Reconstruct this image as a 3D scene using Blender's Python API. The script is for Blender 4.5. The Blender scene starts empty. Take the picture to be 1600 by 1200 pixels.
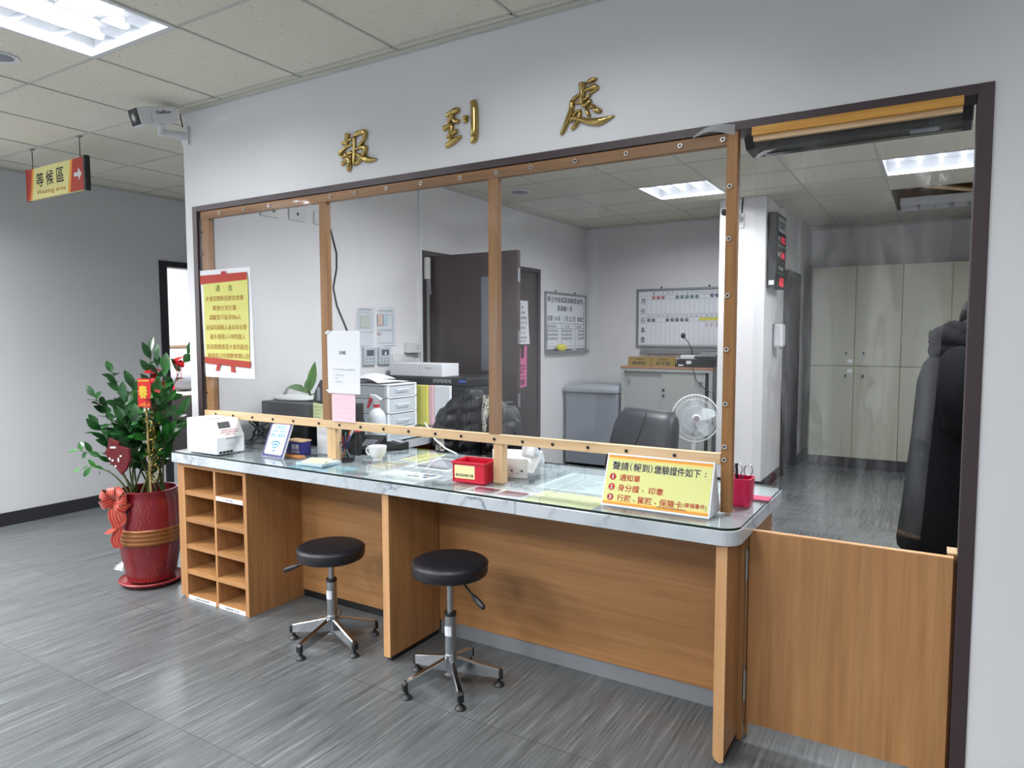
import bpy, bmesh, math, random
from mathutils import Vector as V, Matrix as MX
random.seed(7)
S = bpy.context.scene
COL = S.collection
R = math.radians
PI = math.pi

# ---------------------------------------------------------------- camera
cam = bpy.data.objects.new('camera_view', bpy.data.cameras.new('camera_view'))
COL.objects.link(cam)
yaw, pitch, roll = 0.548, -0.0689, -0.0014
fw = V((-math.sin(yaw)*math.cos(pitch), math.cos(yaw)*math.cos(pitch), math.sin(pitch)))
rt = V((math.cos(yaw), math.sin(yaw), 0)); up = rt.cross(fw)
rt2 = rt*math.cos(roll)+up*math.sin(roll); up2 = up*math.cos(roll)-rt*math.sin(roll)
mw = MX((( rt2.x, up2.x, -fw.x, 3.604), (rt2.y, up2.y, -fw.y, -2.4234), (rt2.z, up2.z, -fw.z, 1.4129), (0, 0, 0, 1)))
cam.matrix_world = mw
cam.data.sensor_width = 36.0
cam.data.lens = 36.0*1093.07/1600
cam.data.clip_start = 0.05
S.camera = cam

# ---------------------------------------------------------------- world and exposure
W = bpy.data.worlds.new('room_world'); S.world = W; W.use_nodes = True
W.node_tree.nodes['Background'].inputs[0].default_value = (0.75, 0.82, 1.0, 1)
W.node_tree.nodes['Background'].inputs[1].default_value = 0.12
S.view_settings.view_transform = 'Standard'
try: S.view_settings.look = 'None'
except Exception: pass
S.view_settings.exposure = 0.0
S.view_settings.gamma = 1.0
S.view_settings.use_curve_mapping = False
S.cycles.max_bounces = 8
S.cycles.transparent_max_bounces = 16
S.cycles.use_denoising = True
S.cycles.caustics_reflective = False
S.cycles.caustics_refractive = False
S.cycles.sample_clamp_indirect = 6.0

# ---------------------------------------------------------------- lamps inside the ceiling troffers
CZ = 2.646
def lamp(name, x, y, sx, sy, z, power, spread=150):
    l = bpy.data.lights.new(name, 'AREA'); l.shape = 'RECTANGLE'; l.size = sx; l.size_y = sy
    l.energy = power; l.color = (0.97, 0.985, 1.0); l.spread = R(spread)
    o = bpy.data.objects.new(name, l); COL.objects.link(o); o.location = (x, y, z)
    return o
FRONT = [(-1.74, -1.86), (0.66, -1.26), (0.66, -3.66), (-0.54, -3.66), (2.46, -1.26), (2.46, -3.66), (4.26, -1.26), (4.26, -3.66)]  # first entry: unseen fitting added to brighten the corridor side
for x, y in FRONT:
    for dx in (-0.185, 0.0, 0.185): lamp('troffer_tube_light', x+dx, y, 0.06, 1.12, CZ+0.052, {(-1.74, -1.86): 230, (0.66, -1.26): 34, (0.66, -3.66): 125, (-0.54, -3.66): 150, (2.46, -1.26): 26, (2.46, -3.66): 98, (4.26, -1.26): 14, (4.26, -3.66): 42}[(x, y)]/3, 172)
BACK = [(1.70, 3.47, 30), (1.70, 1.07, 48), (3.50, 3.47, 36), (3.50, 1.07, 44)]
for x, y, p in BACK:
    lamp('panel_light', x, y, 0.52, 0.52, 2.64+0.03, p, 160)
lamp('far_room_light', -3.6, 2.2, 1.0, 1.0, 2.6, 170, 170)

# ---------------------------------------------------------------- materials
def lin(c):
    if isinstance(c, str): c = [int(c[i:i+2], 16) for i in (0, 2, 4)]
    o = []
    for v in c:
        v = v/255.0
        o.append(v/12.92 if v <= 0.04045 else ((v+0.055)/1.055)**2.4)
    return (o[0], o[1], o[2], 1.0)
MATS = {}
class NT:
    def __init__(s, m): s.t = m.node_tree; s.n = s.t.nodes; s.l = s.t.links
    def new(s, typ, **kw):
        n = s.n.new(typ)
        for k, v in kw.items(): setattr(n, k, v)
        return n
    def link(s, a, b): s.l.new(a, b)
    def val(s, node, name, v): node.inputs[name].default_value = v
    def coords(s, scale=(1, 1, 1), rot=(0, 0, 0)):
        tc = s.new('ShaderNodeTexCoord'); mp = s.new('ShaderNodeMapping')
        s.link(tc.outputs['Object'], mp.inputs['Vector']); mp.inputs['Scale'].default_value = scale; mp.inputs['Rotation'].default_value = rot
        return mp.outputs['Vector']
    def noise(s, vec, scale=5, detail=4, rough=0.55, dist=0):
        n = s.new('ShaderNodeTexNoise'); s.link(vec, n.inputs['Vector'])
        s.val(n, 'Scale', scale); s.val(n, 'Detail', detail); s.val(n, 'Roughness', rough); s.val(n, 'Distortion', dist)
        return n.outputs['Fac']
    def ramp(s, fac, stops):
        r = s.new('ShaderNodeValToRGB'); e = r.color_ramp.elements
        while len(e) < len(stops): e.new(0.5)
        for el, (p, c) in zip(e, stops): el.position = p; el.color = c if len(c) == 4 else lin(c)
        s.link(fac, r.inputs['Fac']); return r.outputs['Color']
    def mix(s, fac, a, b, typ='MIX'):
        m = s.new('ShaderNodeMix', data_type='RGBA', blend_type=typ)
        if hasattr(fac, 'links'): s.link(fac, m.inputs['Factor'])
        else: m.inputs['Factor'].default_value = fac
        for x, k in ((a, 6), (b, 7)):
            if hasattr(x, 'links'): s.link(x, m.inputs[k])
            else: m.inputs[k].default_value = x
        return m.outputs[2]
    def bump(s, h, strength=0.2, dist=0.01):
        b = s.new('ShaderNodeBump'); s.link(h, b.inputs['Height']); s.val(b, 'Strength', strength); s.val(b, 'Distance', dist)
        return b.outputs['Normal']
def base(name):
    m = bpy.data.materials.new(name); m.use_nodes = True
    return m, NT(m), m.node_tree.nodes['Principled BSDF']
def mat(name, col, rough=0.5, metal=0.0, spec=0.5, vary=0.0, vscale=8, bump=0, bscale=60, coat=0, emit=0, alpha=1, trans=0, sheen=0):
    if name in MATS: return MATS[name]
    m, t, b = base(name)
    c = lin(col)
    b.inputs['Base Color'].default_value = c; b.inputs['Roughness'].default_value = rough
    b.inputs['Metallic'].default_value = metal; b.inputs['Specular IOR Level'].default_value = spec
    b.inputs['Coat Weight'].default_value = coat; b.inputs['Coat Roughness'].default_value = 0.08
    b.inputs['Transmission Weight'].default_value = trans; b.inputs['Alpha'].default_value = alpha
    b.inputs['Sheen Weight'].default_value = sheen
    if emit: b.inputs['Emission Color'].default_value = c; b.inputs['Emission Strength'].default_value = emit
    if vary or bump:
        vec = t.coords()
        if vary:
            n = t.noise(vec, vscale, 5)
            d = tuple(max(0, x*(1-vary)) for x in c[:3])+(1,); l = tuple(min(1, x*(1+vary)) for x in c[:3])+(1,)
            t.link(t.ramp(n, [(0.3, d), (0.7, l)]), b.inputs['Base Color'])
        if bump:
            t.link(t.bump(t.noise(vec, bscale, 4), bump, 0.004), b.inputs['Normal'])
    MATS[name] = m
    return m
def wood(name, dark, mid, light, axis='z', rough=0.42, sc=1.0, spec=0.45):
    m, t, b = base(name)
    k = {'x': (1.6, 34, 34), 'y': (34, 1.6, 34), 'z': (34, 34, 1.6)}[axis]
    vec = t.coords(tuple(v*sc for v in k))
    n1 = t.noise(vec, 1.0, 6, 0.62, 0.6)
    k2 = {'x': (0.5, 9, 9), 'y': (9, 0.5, 9), 'z': (9, 9, 0.5)}[axis]
    n2 = t.noise(t.coords(tuple(v*sc for v in k2)), 1.0, 3, 0.5, 0.4)
    c1 = t.ramp(n1, [(0.25, dark), (0.5, mid), (0.78, light)])
    c2 = t.ramp(n2, [(0.3, (0.72, 0.72, 0.72, 1)), (0.7, (1.12, 1.12, 1.12, 1))])
    t.link(t.mix(0.55, c1, c2, 'MULTIPLY'), b.inputs['Base Color'])
    b.inputs['Roughness'].default_value = rough; b.inputs['Specular IOR Level'].default_value = spec
    t.link(t.bump(n1, 0.06, 0.002), b.inputs['Normal'])
    MATS[name] = m
    return m
def floor_mat(name, turn=0, cell=(3.0, 0.6), contrast=1.0, rough=0.3):
    m, t, b = base(name)
    vec = t.coords()
    sep = t.new('ShaderNodeSeparateXYZ'); t.link(vec, sep.inputs[0])
    def math_(op, a, bb=None):
        n = t.new('ShaderNodeMath', operation=op)
        for i, x in enumerate((a, bb)):
            if x is None: continue
            if hasattr(x, 'links'): t.link(x, n.inputs[i])
            else: n.inputs[i].default_value = x
        return n.outputs[0]
    # rows of planks: seams along x every cell[1], broken along x every cell[0]
    row = math_('FLOOR', math_('DIVIDE', math_('ADD', sep.outputs[1], 0.378), cell[1]))
    off = math_('MULTIPLY', math_('FRACT', math_('MULTIPLY', row, 0.377)), cell[0])
    colx = math_('FLOOR', math_('DIVIDE', math_('ADD', sep.outputs[0], off), cell[0]))
    fx = math_('FRACT', math_('DIVIDE', math_('ADD', sep.outputs[0], off), cell[0]))
    fy = math_('FRACT', math_('DIVIDE', math_('ADD', sep.outputs[1], 0.378), cell[1]))
    ex = math_('MULTIPLY', math_('MINIMUM', fx, math_('SUBTRACT', 1.0, fx)), cell[0])
    ey = math_('MULTIPLY', math_('MINIMUM', fy, math_('SUBTRACT', 1.0, fy)), cell[1])
    seam = math_('LESS_THAN', math_('MINIMUM', ex, ey), 0.0022)
    rnd = t.new('ShaderNodeTexWhiteNoise', noise_dimensions='2D')
    cv = t.new('ShaderNodeCombineXYZ'); t.link(colx, cv.inputs[0]); t.link(row, cv.inputs[1]); t.link(cv.outputs[0], rnd.inputs['Vector'])
    # streaks along y (or along x in every other tile when turn)
    def streak(kx, ky, seed):
        mp = t.new('ShaderNodeMapping'); t.link(vec, mp.inputs['Vector']); mp.inputs['Scale'].default_value = (kx, ky, 1); mp.inputs['Location'].default_value = (seed, seed*2, 0)
        return t.noise(mp.outputs[0], 1.0, 7, 0.68, 0.25)
    s1 = streak(75, 2.6, 1.3); s2 = streak(16, 1.1, 7.7)
    a = t.ramp(s1, [(0.26, '3a3c3e'), (0.43, '56595b'), (0.57, '65696a'), (0.76, '909494')])
    bb = t.ramp(s2, [(0.32, (0.74, 0.75, 0.76, 1)), (0.68, (1.1, 1.1, 1.1, 1))])
    c = t.mix(0.75, a, bb, 'MULTIPLY')
    if turn:
        s3 = streak(2.0, 46, 4.1)
        c3 = t.ramp(s3, [(0.30, '4c5052'), (0.45, '5f6365'), (0.6, '6d7172'), (0.78, '858989')])
        sel = math_('GREATER_THAN', rnd.outputs[0], 0.5)
        c = t.mix(sel, c, c3)
    tone = t.ramp(rnd.outputs[0], [(0.0, (0.86, 0.86, 0.87, 1)), (1.0, (1.06, 1.06, 1.06, 1))])
    c = t.mix(0.8, c, tone, 'MULTIPLY')
    c = t.mix(seam, c, lin('4a4c4e'))
    t.link(c, b.inputs['Base Color'])
    rr = t.ramp(s1, [(0.2, (rough-0.06,)*3+(1,)), (0.8, (rough+0.12,)*3+(1,))])
    t.link(rr, b.inputs['Roughness']); b.inputs['Specular IOR Level'].default_value = 0.5
    t.link(t.bump(s1, 0.08, 0.002), b.inputs['Normal'])
    MATS[name] = m
    return m
def marble(name):
    m, t, b = base(name)
    vec = t.coords((1, 1, 1))
    n = t.noise(vec, 3.2, 5, 0.6, 0.4)
    w = t.new('ShaderNodeTexNoise'); t.link(vec, w.inputs['Vector']); t.val(w, 'Scale', 2.3); t.val(w, 'Detail', 8); t.val(w, 'Roughness', 0.62); t.val(w, 'Distortion', 1.6)
    vein = t.ramp(w.outputs['Fac'], [(0.455, (1, 1, 1, 1)), (0.492, (0.42, 0.45, 0.5, 1)), (0.5, (0.25, 0.27, 0.3, 1)), (0.512, (0.7, 0.72, 0.75, 1)), (0.55, (1, 1, 1, 1))])
    mask = t.ramp(t.noise(vec, 2.6, 3), [(0.42, (0, 0, 0, 1)), (0.62, (1, 1, 1, 1))])
    soft = t.ramp(n, [(0.3, 'a9b2b9'), (0.55, 'bbc2c8'), (0.75, 'c9ced3')])
    v2 = t.mix(mask, (1, 1, 1, 1), vein)
    t.link(t.mix(0.9, soft, v2, 'MULTIPLY'), b.inputs['Base Color'])
    b.inputs['Roughness'].default_value = 0.12
    MATS[name] = m
    return m
def ceil_mat(name):
    m, t, b = base(name)
    vec = t.coords()
    n = t.noise(vec, 120, 2, 0.5)
    sp = t.ramp(n, [(0.27, '8d8d86'), (0.335, 'e4e0d2')])
    n2 = t.noise(vec, 1.2, 3)
    tn = t.ramp(n2, [(0.3, (0.9, 0.9, 0.88, 1)), (0.7, (1, 1, 1, 1))])
    t.link(t.mix(0.8, sp, tn, 'MULTIPLY'), b.inputs['Base Color'])
    b.inputs['Roughness'].default_value = 0.9
    t.link(t.bump(n, 0.3, 0.003), b.inputs['Normal'])
    MATS[name] = m
    return m
def clear(name, tint=(0.96, 0.975, 0.98), haze=0.03, refl=1.0, rough=0.04, wav=0.0, wscale=6):
    m = bpy.data.materials.new(name); m.use_nodes = True
    t = NT(m); t.n.clear()
    out = t.new('ShaderNodeOutputMaterial'); tr = t.new('ShaderNodeBsdfTransparent'); gl = t.new('ShaderNodeBsdfGlossy'); df = t.new('ShaderNodeBsdfDiffuse')
    tr.inputs[0].default_value = tint+(1,); gl.inputs['Roughness'].default_value = rough; df.inputs[0].default_value = (0.85, 0.88, 0.9, 1)
    ge = t.new('ShaderNodeNewGeometry'); dt = t.new('ShaderNodeVectorMath', operation='DOT_PRODUCT')
    t.link(ge.outputs['Incoming'], dt.inputs[0]); t.link(ge.outputs['Normal'], dt.inputs[1])
    def mth(op, x, y):
        n = t.new('ShaderNodeMath', operation=op)
        for i, v in enumerate((x, y)):
            if hasattr(v, 'links'): t.link(v, n.inputs[i])
            elif v is not None: n.inputs[i].default_value = v
        return n.outputs[0]
    sch = mth('ADD', mth('MULTIPLY', mth('POWER', mth('SUBTRACT', 1.0, mth('ABSOLUTE', dt.outputs['Value'], None)), 5.0), 0.95), 0.05)
    mu = t.new('ShaderNodeMath', operation='MULTIPLY'); t.link(sch, mu.inputs[0]); mu.inputs[1].default_value = refl
    m1 = t.new('ShaderNodeMixShader'); m2 = t.new('ShaderNodeMixShader')
    t.link(tr.outputs[0], m1.inputs[1]); t.link(df.outputs[0], m1.inputs[2])
    if wav:
        vec = t.coords((1, 1, 0.35)); nz = t.noise(vec, wscale, 2, 0.5, 0.3); bm_ = t.bump(nz, wav, 0.02)
        t.link(bm_, gl.inputs['Normal'])
        hz = t.ramp(t.noise(t.coords((7, 7, 0.9)), 1.0, 4, 0.6, 0.5), [(0.54, (haze*0.4,)*3+(1,)), (0.60, (haze*2.5,)*3+(1,)), (0.74, (haze*4.5,)*3+(1,))])  # streaked white haze painted in for glare bands on the vinyl
        t.link(hz, m1.inputs[0])
    else: m1.inputs[0].default_value = haze
    t.link(mu.outputs[0], m2.inputs[0]); t.link(m1.outputs[0], m2.inputs[1]); t.link(gl.outputs[0], m2.inputs[2])
    t.link(m2.outputs[0], out.inputs[0])
    MATS[name] = m
    return m

M_WALL = mat('white_wall_paint', 'dcdcdf', 0.75, vary=0.025, vscale=1.5)
M_WALLG = mat('corridor_wall_paint', 'd2d3d6', 0.8, vary=0.03, vscale=1.2)
M_CEIL = ceil_mat('mineral_fibre_ceiling')
M_TBAR = mat('ceiling_tee_bar', 'c2c2bb', 0.6)
M_FLOOR = floor_mat('grey_vinyl_planks', 0, (1.9, 0.595))
M_FLOORB = floor_mat('grey_vinyl_parquet', 1, (0.3, 0.3), rough=0.24)
M_BROWN = mat('dark_brown_frame_paint', '3b2f31', 0.45, vary=0.1)
M_BASEB = mat('black_skirting', '26252a', 0.5)
M_DESK = wood('honey_laminate_upright', '9a6c44', 'ac7d50', 'bb8d60', 'z')
M_DESKX = wood('honey_laminate_across', '94673f', 'a6784b', 'b5875a', 'x')
M_EDGE = wood('honey_edge_band', 'c08f60', 'd0a070', 'dcb080', 'z', sc=0.7)
M_PINE = wood('pale_pine', 'bd9a72', 'd0b088', 'dcc09a', 'x', 0.55)
M_PINEV = wood('pale_pine_upright', 'bd9a72', 'd0b088', 'dcc09a', 'z', 0.55)
M_STAIN = wood('stained_timber_upright', '7a502b', '8f6437', 'a27546', 'z', 0.5)
M_STAINX = wood('stained_timber_across', '75502f', '8c6540', 'a07850', 'x', 0.5)
M_OAK = wood('yellow_timber_batten', 'b0782c', 'cc9340', 'dcab5a', 'x', 0.5)
M_MARBLE = marble('white_marble_laminate')
M_GLASS = clear('counter_glass', (0.93, 0.97, 0.96), 0.0, 1.0, 0.02)
M_GEDGE = mat('glass_edge_dark', '10201c', 0.15)
M_VINYL = clear('clear_vinyl', (0.97, 0.978, 0.982), 0.004, 0.6, 0.05, 0.22, 7)
M_VINYLC = clear('clear_vinyl_curtain', (0.955, 0.968, 0.975), 0.015, 1.4, 0.06, 1.0, 9)
M_GOLD = mat('polished_gold', 'b59c62', 0.1, 1.0)
M_CHROME = mat('chrome', 'c9ccd0', 0.16, 1.0)
M_STEEL = mat('brushed_steel', 'a9acb0', 0.3, 1.0)
M_BLKLEA = mat('black_leatherette', '17171d', 0.38, spec=0.5, bump=0.12, bscale=180)
M_BLACK = mat('black_plastic', '17181b', 0.45)
M_BLACKG = mat('black_gloss', '08090b', 0.2)
M_DARK = mat('charcoal_plastic', '2c2e33', 0.5)
M_WHITE = mat('white_plastic', 'dddfe3', 0.35)
M_WHITEP = mat('white_paper', 'dcdee4', 0.8)
M_IVORY = mat('ivory_plastic', 'd3d5d4', 0.45)
M_GREYP = mat('grey_plastic', '8d929b', 0.5)
M_RED = mat('red_plastic', 'c4112f', 0.35)
M_REDINK = mat('red_ink', 'b0302a', 0.8)
M_BLACKINK = mat('black_ink', '1d1d22', 0.8)
M_NAVYINK = mat('navy_ink', '26264f', 0.8)
M_GREYINK = mat('grey_ink', '8a8c92', 0.8)
M_BROWNINK = mat('brown_ink', 'a0662a', 0.8)
M_GREENINK = mat('dark_green_ink', '4c5c1e', 0.8)
M_YELLOWP = mat('yellow_paper', 'e2e09a', 0.8)
M_ORANGE = mat('orange_print', 'e39a36', 0.7)
M_REDP = mat('red_print', 'a3382a', 0.75)

# ---------------------------------------------------------------- helpers
def tag(o, label=None, cat=None, group=None, kind=None):
    if label: o['label'] = label
    if cat: o['category'] = cat
    if group: o['group'] = group
    if kind: o['kind'] = kind
    return o
def thing(name, label, cat, loc=(0, 0, 0), rz=0, group=None, rot=None):
    o = bpy.data.objects.new(name, None); COL.objects.link(o)
    o.location = loc; o.rotation_euler = rot if rot else (0, 0, rz); o.empty_display_size = 0.1
    return tag(o, label, cat, group)
def rootof(o):
    while o.parent: o = o.parent
    return o
def obj(name, bm, m, parent=None, w=True, smooth=None, bev=0, seg=2, label=None):
    """w: geometry is given in world coordinates (root unrotated); otherwise in the root's own frame"""
    if parent and w: bm.transform(MX.Translation(-V(rootof(parent).location)))
    me = bpy.data.meshes.new(name)
    bmesh.ops.recalc_face_normals(bm, faces=bm.faces[:])
    bm.to_mesh(me); bm.free()
    for x in (m if isinstance(m, (list, tuple)) else [m]): me.materials.append(x)
    if smooth:
        me.shade_smooth(); me.set_sharp_from_angle(angle=R(smooth))
    o = bpy.data.objects.new(name, me); COL.objects.link(o)
    if parent: o.parent = parent
    if bev:
        md = o.modifiers.new('edge', 'BEVEL'); md.width = bev; md.segments = seg; md.limit_method = 'ANGLE'; md.angle_limit = R(40)
    if label: o['label'] = label
    return o
def struct(name, bm, m, bev=0, smooth=None):
    return tag(obj(name, bm, m, bev=bev, smooth=smooth), kind='structure')
def nb(): return bmesh.new()
def box(bm, x0, x1, y0, y1, z0, z1, mi=0, mx=None):
    v = [bm.verts.new((x, y, z)) for x in (x0, x1) for y in (y0, y1) for z in (z0, z1)]
    fs = [(0, 1, 3, 2), (4, 6, 7, 5), (0, 4, 5, 1), (2, 3, 7, 6), (0, 2, 6, 4), (1, 5, 7, 3)]
    for f in fs:
        ff = bm.faces.new([v[i] for i in f]); ff.material_index = mi
    if mx is not None: bmesh.ops.transform(bm, matrix=mx, verts=v)
    return bm
def bx(*a, **k): return box(nb(), *a, **k)
def frame_of(d):
    d = V(d).normalized(); a = V((0, 0, 1)) if abs(d.z) < 0.9 else V((1, 0, 0))
    u = d.cross(a).normalized(); return u, d.cross(u).normalized()
def tube(bm, pts, rad, seg=10, caps=True, mi=0, sx=1.0):
    pts = [V(p) for p in pts]; n = len(pts)
    rads = rad if isinstance(rad, (list, tuple)) else [rad]*n
    rings = []; pu = None
    for i, p in enumerate(pts):
        d = (pts[min(i+1, n-1)]-pts[max(i-1, 0)])
        if d.length < 1e-9: d = V((0, 0, 1))
        u, v = frame_of(d)
        if pu is not None:
            dd = d.normalized(); u = (pu-dd*pu.dot(dd))
            u = u.normalized() if u.length > 1e-6 else frame_of(d)[0]; v = dd.cross(u).normalized()
        pu = u
        rings.append([bm.verts.new(p+u*math.cos(2*PI*k/seg)*rads[i]*sx+v*math.sin(2*PI*k/seg)*rads[i]) for k in range(seg)])
    for a, b in zip(rings, rings[1:]):
        for k in range(seg):
            f = bm.faces.new((a[k], a[(k+1) % seg], b[(k+1) % seg], b[k])); f.material_index = mi
    if caps:
        for r in (rings[0], rings[-1]):
            f = bm.faces.new(r); f.material_index = mi
    return bm
def cyl(bm, p0, p1, r0, r1=None, seg=20, mi=0): return tube(bm, [p0, p1], [r0, r0 if r1 is None else r1], seg, True, mi)
def lathe(bm, prof, c=(0, 0, 0), seg=28, mi=0, mx=None, close=False):
    c = V(c); rings = []; allv = []
    for r, z in prof:
        if r < 1e-6:
            v = bm.verts.new(c+V((0, 0, z))); rings.append([v]); allv.append(v)
        else:
            ring = [bm.verts.new(c+V((r*math.cos(2*PI*k/seg), r*math.sin(2*PI*k/seg), z))) for k in range(seg)]
            rings.append(ring); allv += ring
    for a, b in zip(rings, rings[1:]):
        for k in range(seg):
            k2 = (k+1) % seg
            if len(a) == 1 and len(b) == 1: continue
            vs = [a[0], b[k2], b[k]] if len(a) == 1 else ([a[k], a[k2], b[0]] if len(b) == 1 else [a[k], a[k2], b[k2], b[k]])
            f = bm.faces.new(vs); f.material_index = mi
    if mx is not None: bmesh.ops.transform(bm, matrix=mx, verts=allv)
    return bm
def ball(bm, c, rx, ry=None, rz=None, seg=16, rings=10, mx=None, mi=0):
    ry = ry or rx; rz = rz or rx
    prof = [(math.sin(PI*i/rings), -math.cos(PI*i/rings)) for i in range(rings+1)]
    prof[0] = (0, -1); prof[-1] = (0, 1)
    m = MX.Translation(V(c)) @ (mx or MX.Identity(4)) @ MX.Diagonal((rx, ry, rz, 1))
    return lathe(bm, prof, (0, 0, 0), seg, mi, m)
def prism(bm, poly, origin, ex, ey, depth, mi=0):
    """poly in the plane (ex, ey), pushed along ex x ey by depth"""
    o = V(origin); ex = V(ex); ey = V(ey); n = ex.cross(ey).normalized()*depth
    a = [bm.verts.new(o+ex*p[0]+ey*p[1]) for p in poly]; b = [bm.verts.new(o+ex*p[0]+ey*p[1]+n) for p in poly]
    k = len(poly)
    for f in (bm.faces.new(a), bm.faces.new(b[::-1])): f.material_index = mi
    for i in range(k):
        f = bm.faces.new((a[i], b[i], b[(i+1) % k], a[(i+1) % k])); f.material_index = mi
    return bm
def rrect(w, h, r, seg=5, x0=0, y0=0):
    p = []
    for cx, cy, a in ((w-r, h-r, 0), (r, h-r, 90), (r, r, 180), (w-r, r, 270)):
        for i in range(seg+1):
            t = R(a+90*i/seg); p.append((x0+cx+r*math.cos(t), y0+cy+r*math.sin(t)))
    return p
def grid(bm, fn, nu, nv, thick=0.0, mi=0):
    vs = [[bm.verts.new(fn(i/nu, j/nv)) for j in range(nv+1)] for i in range(nu+1)]
    fs = []
    for i in range(nu):
        for j in range(nv):
            f = bm.faces.new((vs[i][j], vs[i+1][j], vs[i+1][j+1], vs[i][j+1])); f.material_index = mi; fs.append(f)
    if thick:
        bmesh.ops.recalc_face_normals(bm, faces=fs)
        bmesh.ops.solidify(bm, geom=fs, thickness=thick)
    return bm
def loft(bm, rings, caps=True, mi=0):
    vr = [[bm.verts.new(p) for p in r] for r in rings]; n = len(vr[0])
    for a, b in zip(vr, vr[1:]):
        for k in range(n):
            f = bm.faces.new((a[k], a[(k+1) % n], b[(k+1) % n], b[k])); f.material_index = mi
    if caps:
        for r in (vr[0], vr[-1]):
            f = bm.faces.new(r); f.material_index = mi
    return bm
def plane_mx(origin, ex, ey):
    ex = V(ex).normalized(); ey = V(ey).normalized(); n = ex.cross(ey)
    return MX(((ex.x, ey.x, n.x, origin[0]), (ex.y, ey.y, n.y, origin[1]), (ex.z, ey.z, n.z, origin[2]), (0, 0, 0, 1)))
_TX = {}
def glyphs(s, bold=0.0):
    key = (s, bold)
    if key in _TX: return _TX[key]
    c = bpy.data.curves.new('tmp_text', 'FONT'); c.body = s; c.size = 1.0; c.resolution_u = 2; c.offset = bold
    o = bpy.data.objects.new('tmp_text', c); COL.objects.link(o)
    bpy.context.view_layer.update()
    me = bpy.data.meshes.new_from_object(o.evaluated_get(bpy.context.evaluated_depsgraph_get()))
    vs = [tuple(v.co) for v in me.vertices]; fs = [tuple(p.vertices) for p in me.polygons]
    bpy.data.objects.remove(o); bpy.data.curves.remove(c); bpy.data.meshes.remove(me)
    _TX[key] = (vs, fs)
    return vs, fs
def write(bm, s, mx, cx, cy, w, h, bold=0.0, lift=0.0006, mi=0):
    """string s fitted into the box of size w x h centred on (cx, cy) of plane mx"""
    vs, fs = glyphs(s, bold)
    if not vs: return bm
    x0 = min(v[0] for v in vs); x1 = max(v[0] for v in vs); y0 = min(v[1] for v in vs); y1 = max(v[1] for v in vs)
    kx = w/max(x1-x0, 1e-6); ky = h/max(y1-y0, 1e-6)
    nv = [bm.verts.new(mx @ V(((v[0]-(x0+x1)/2)*kx+cx, (v[1]-(y0+y1)/2)*ky+cy, lift))) for v in vs]
    for f in fs:
        try: bm.faces.new([nv[i] for i in f]).material_index = mi
        except ValueError: pass
    return bm
def lettering(name, lines, mx, m, parent, w=True, bold=0.0, lift=0.0006):
    bm = nb()
    for l in lines: write(bm, l[0], mx, l[1], l[2], l[3], l[4], l[5] if len(l) > 5 else bold, lift)
    bmesh_ok = bm
    me = bpy.data.meshes.new(name)
    if parent and w: bm.transform(MX.Translation(-V(rootof(parent).location)))
    bm.to_mesh(me); bm.free(); me.materials.append(m)
    o = bpy.data.objects.new(name, me); COL.objects.link(o)
    if parent: o.parent = parent
    return o
def flat(bm, mx, x0, x1, y0, y1, lift=0.0003, mi=0):
    v = [bm.verts.new(mx @ V((x, y, lift))) for x, y in ((x0, y0), (x1, y0), (x1, y1), (x0, y1))]
    bm.faces.new(v).material_index = mi
    return bm
def dup(root, loc, rz=None, label=None, group=None):
    r = root.copy(); COL.objects.link(r); r.location = loc
    if rz is not None: r.rotation_euler = (0, 0, rz)
    if label: r['label'] = label
    if group: r['group'] = group
    for ch in list(root.children):
        c = ch.copy(); COL.objects.link(c); c.parent = r
        for g in ch.children:
            d = g.copy(); COL.objects.link(d); d.parent = c
    return r
def dup_part(o, loc):
    c = o.copy(); COL.objects.link(c); c.location = loc
    return c

# ================================================================ SETTING
bm = nb(); box(bm, -2.4, 6.0, -5.5, 0.18, -0.05, 0); box(bm, -2.4, 0.0, 0.18, 4.1, -0.05, 0); box(bm, -5.2, -2.4, 0.6, 4.1, -0.05, 0)
struct('floor', bm, M_FLOOR)
struct('floor_inner', bx(0.0, 6.0, 0.18, 6.5, -0.05, 0), M_FLOORB)
# outer ceiling: one tile per cell of the grid, holes at the troffers
def cells(a, b, o, p=0.6):
    out = []; k = math.floor((a-o)/p)
    while o+k*p < b-1e-6:
        x0 = max(a, o+k*p); x1 = min(b, o+(k+1)*p)
        if x1-x0 > 1e-4: out.append((x0, x1))
        k += 1
    return out
bm = nb(); tb = nb()
for (rx0, rx1, ry0, ry1) in ((-2.31, 6.0, -5.5, 0.0), (-2.31, 0.0, 0.0, 4.0)):
    for x0, x1 in cells(rx0, rx1, -0.24):
        for y0, y1 in cells(ry0, ry1, -0.06):
            mxx, myy = (x0+x1)/2, (y0+y1)/2
            if any(abs(mxx-fx) < 0.3 and abs(myy-fy) < 0.6 for fx, fy in FRONT): continue
            box(bm, x0, x1, y0, y1, CZ, CZ+0.015)
    for x0, x1 in cells(rx0, rx1, -0.24)[1:]: 
        for y0, y1 in cells(ry0, ry1, -0.06):
            if any(abs(x0-fx) < 0.25 and abs((y0+y1)/2-fy) < 0.6 for fx, fy in FRONT): continue
            box(tb, x0-0.006, x0+0.006, y0, y1, CZ-0.004, CZ+0.002)
    for y0, y1 in cells(ry0, ry1, -0.06)[1:]:
        for x0, x1 in cells(rx0, rx1, -0.24):
            if any(abs((x0+x1)/2-fx) < 0.3 and abs(y0-fy) < 0.5 for fx, fy in FRONT): continue
            box(tb, x0, x1, y0-0.006, y0+0.006, CZ-0.004, CZ+0.002)
struct('ceiling', bm, M_CEIL); struct('trim_1', tb, M_TBAR)
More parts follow.
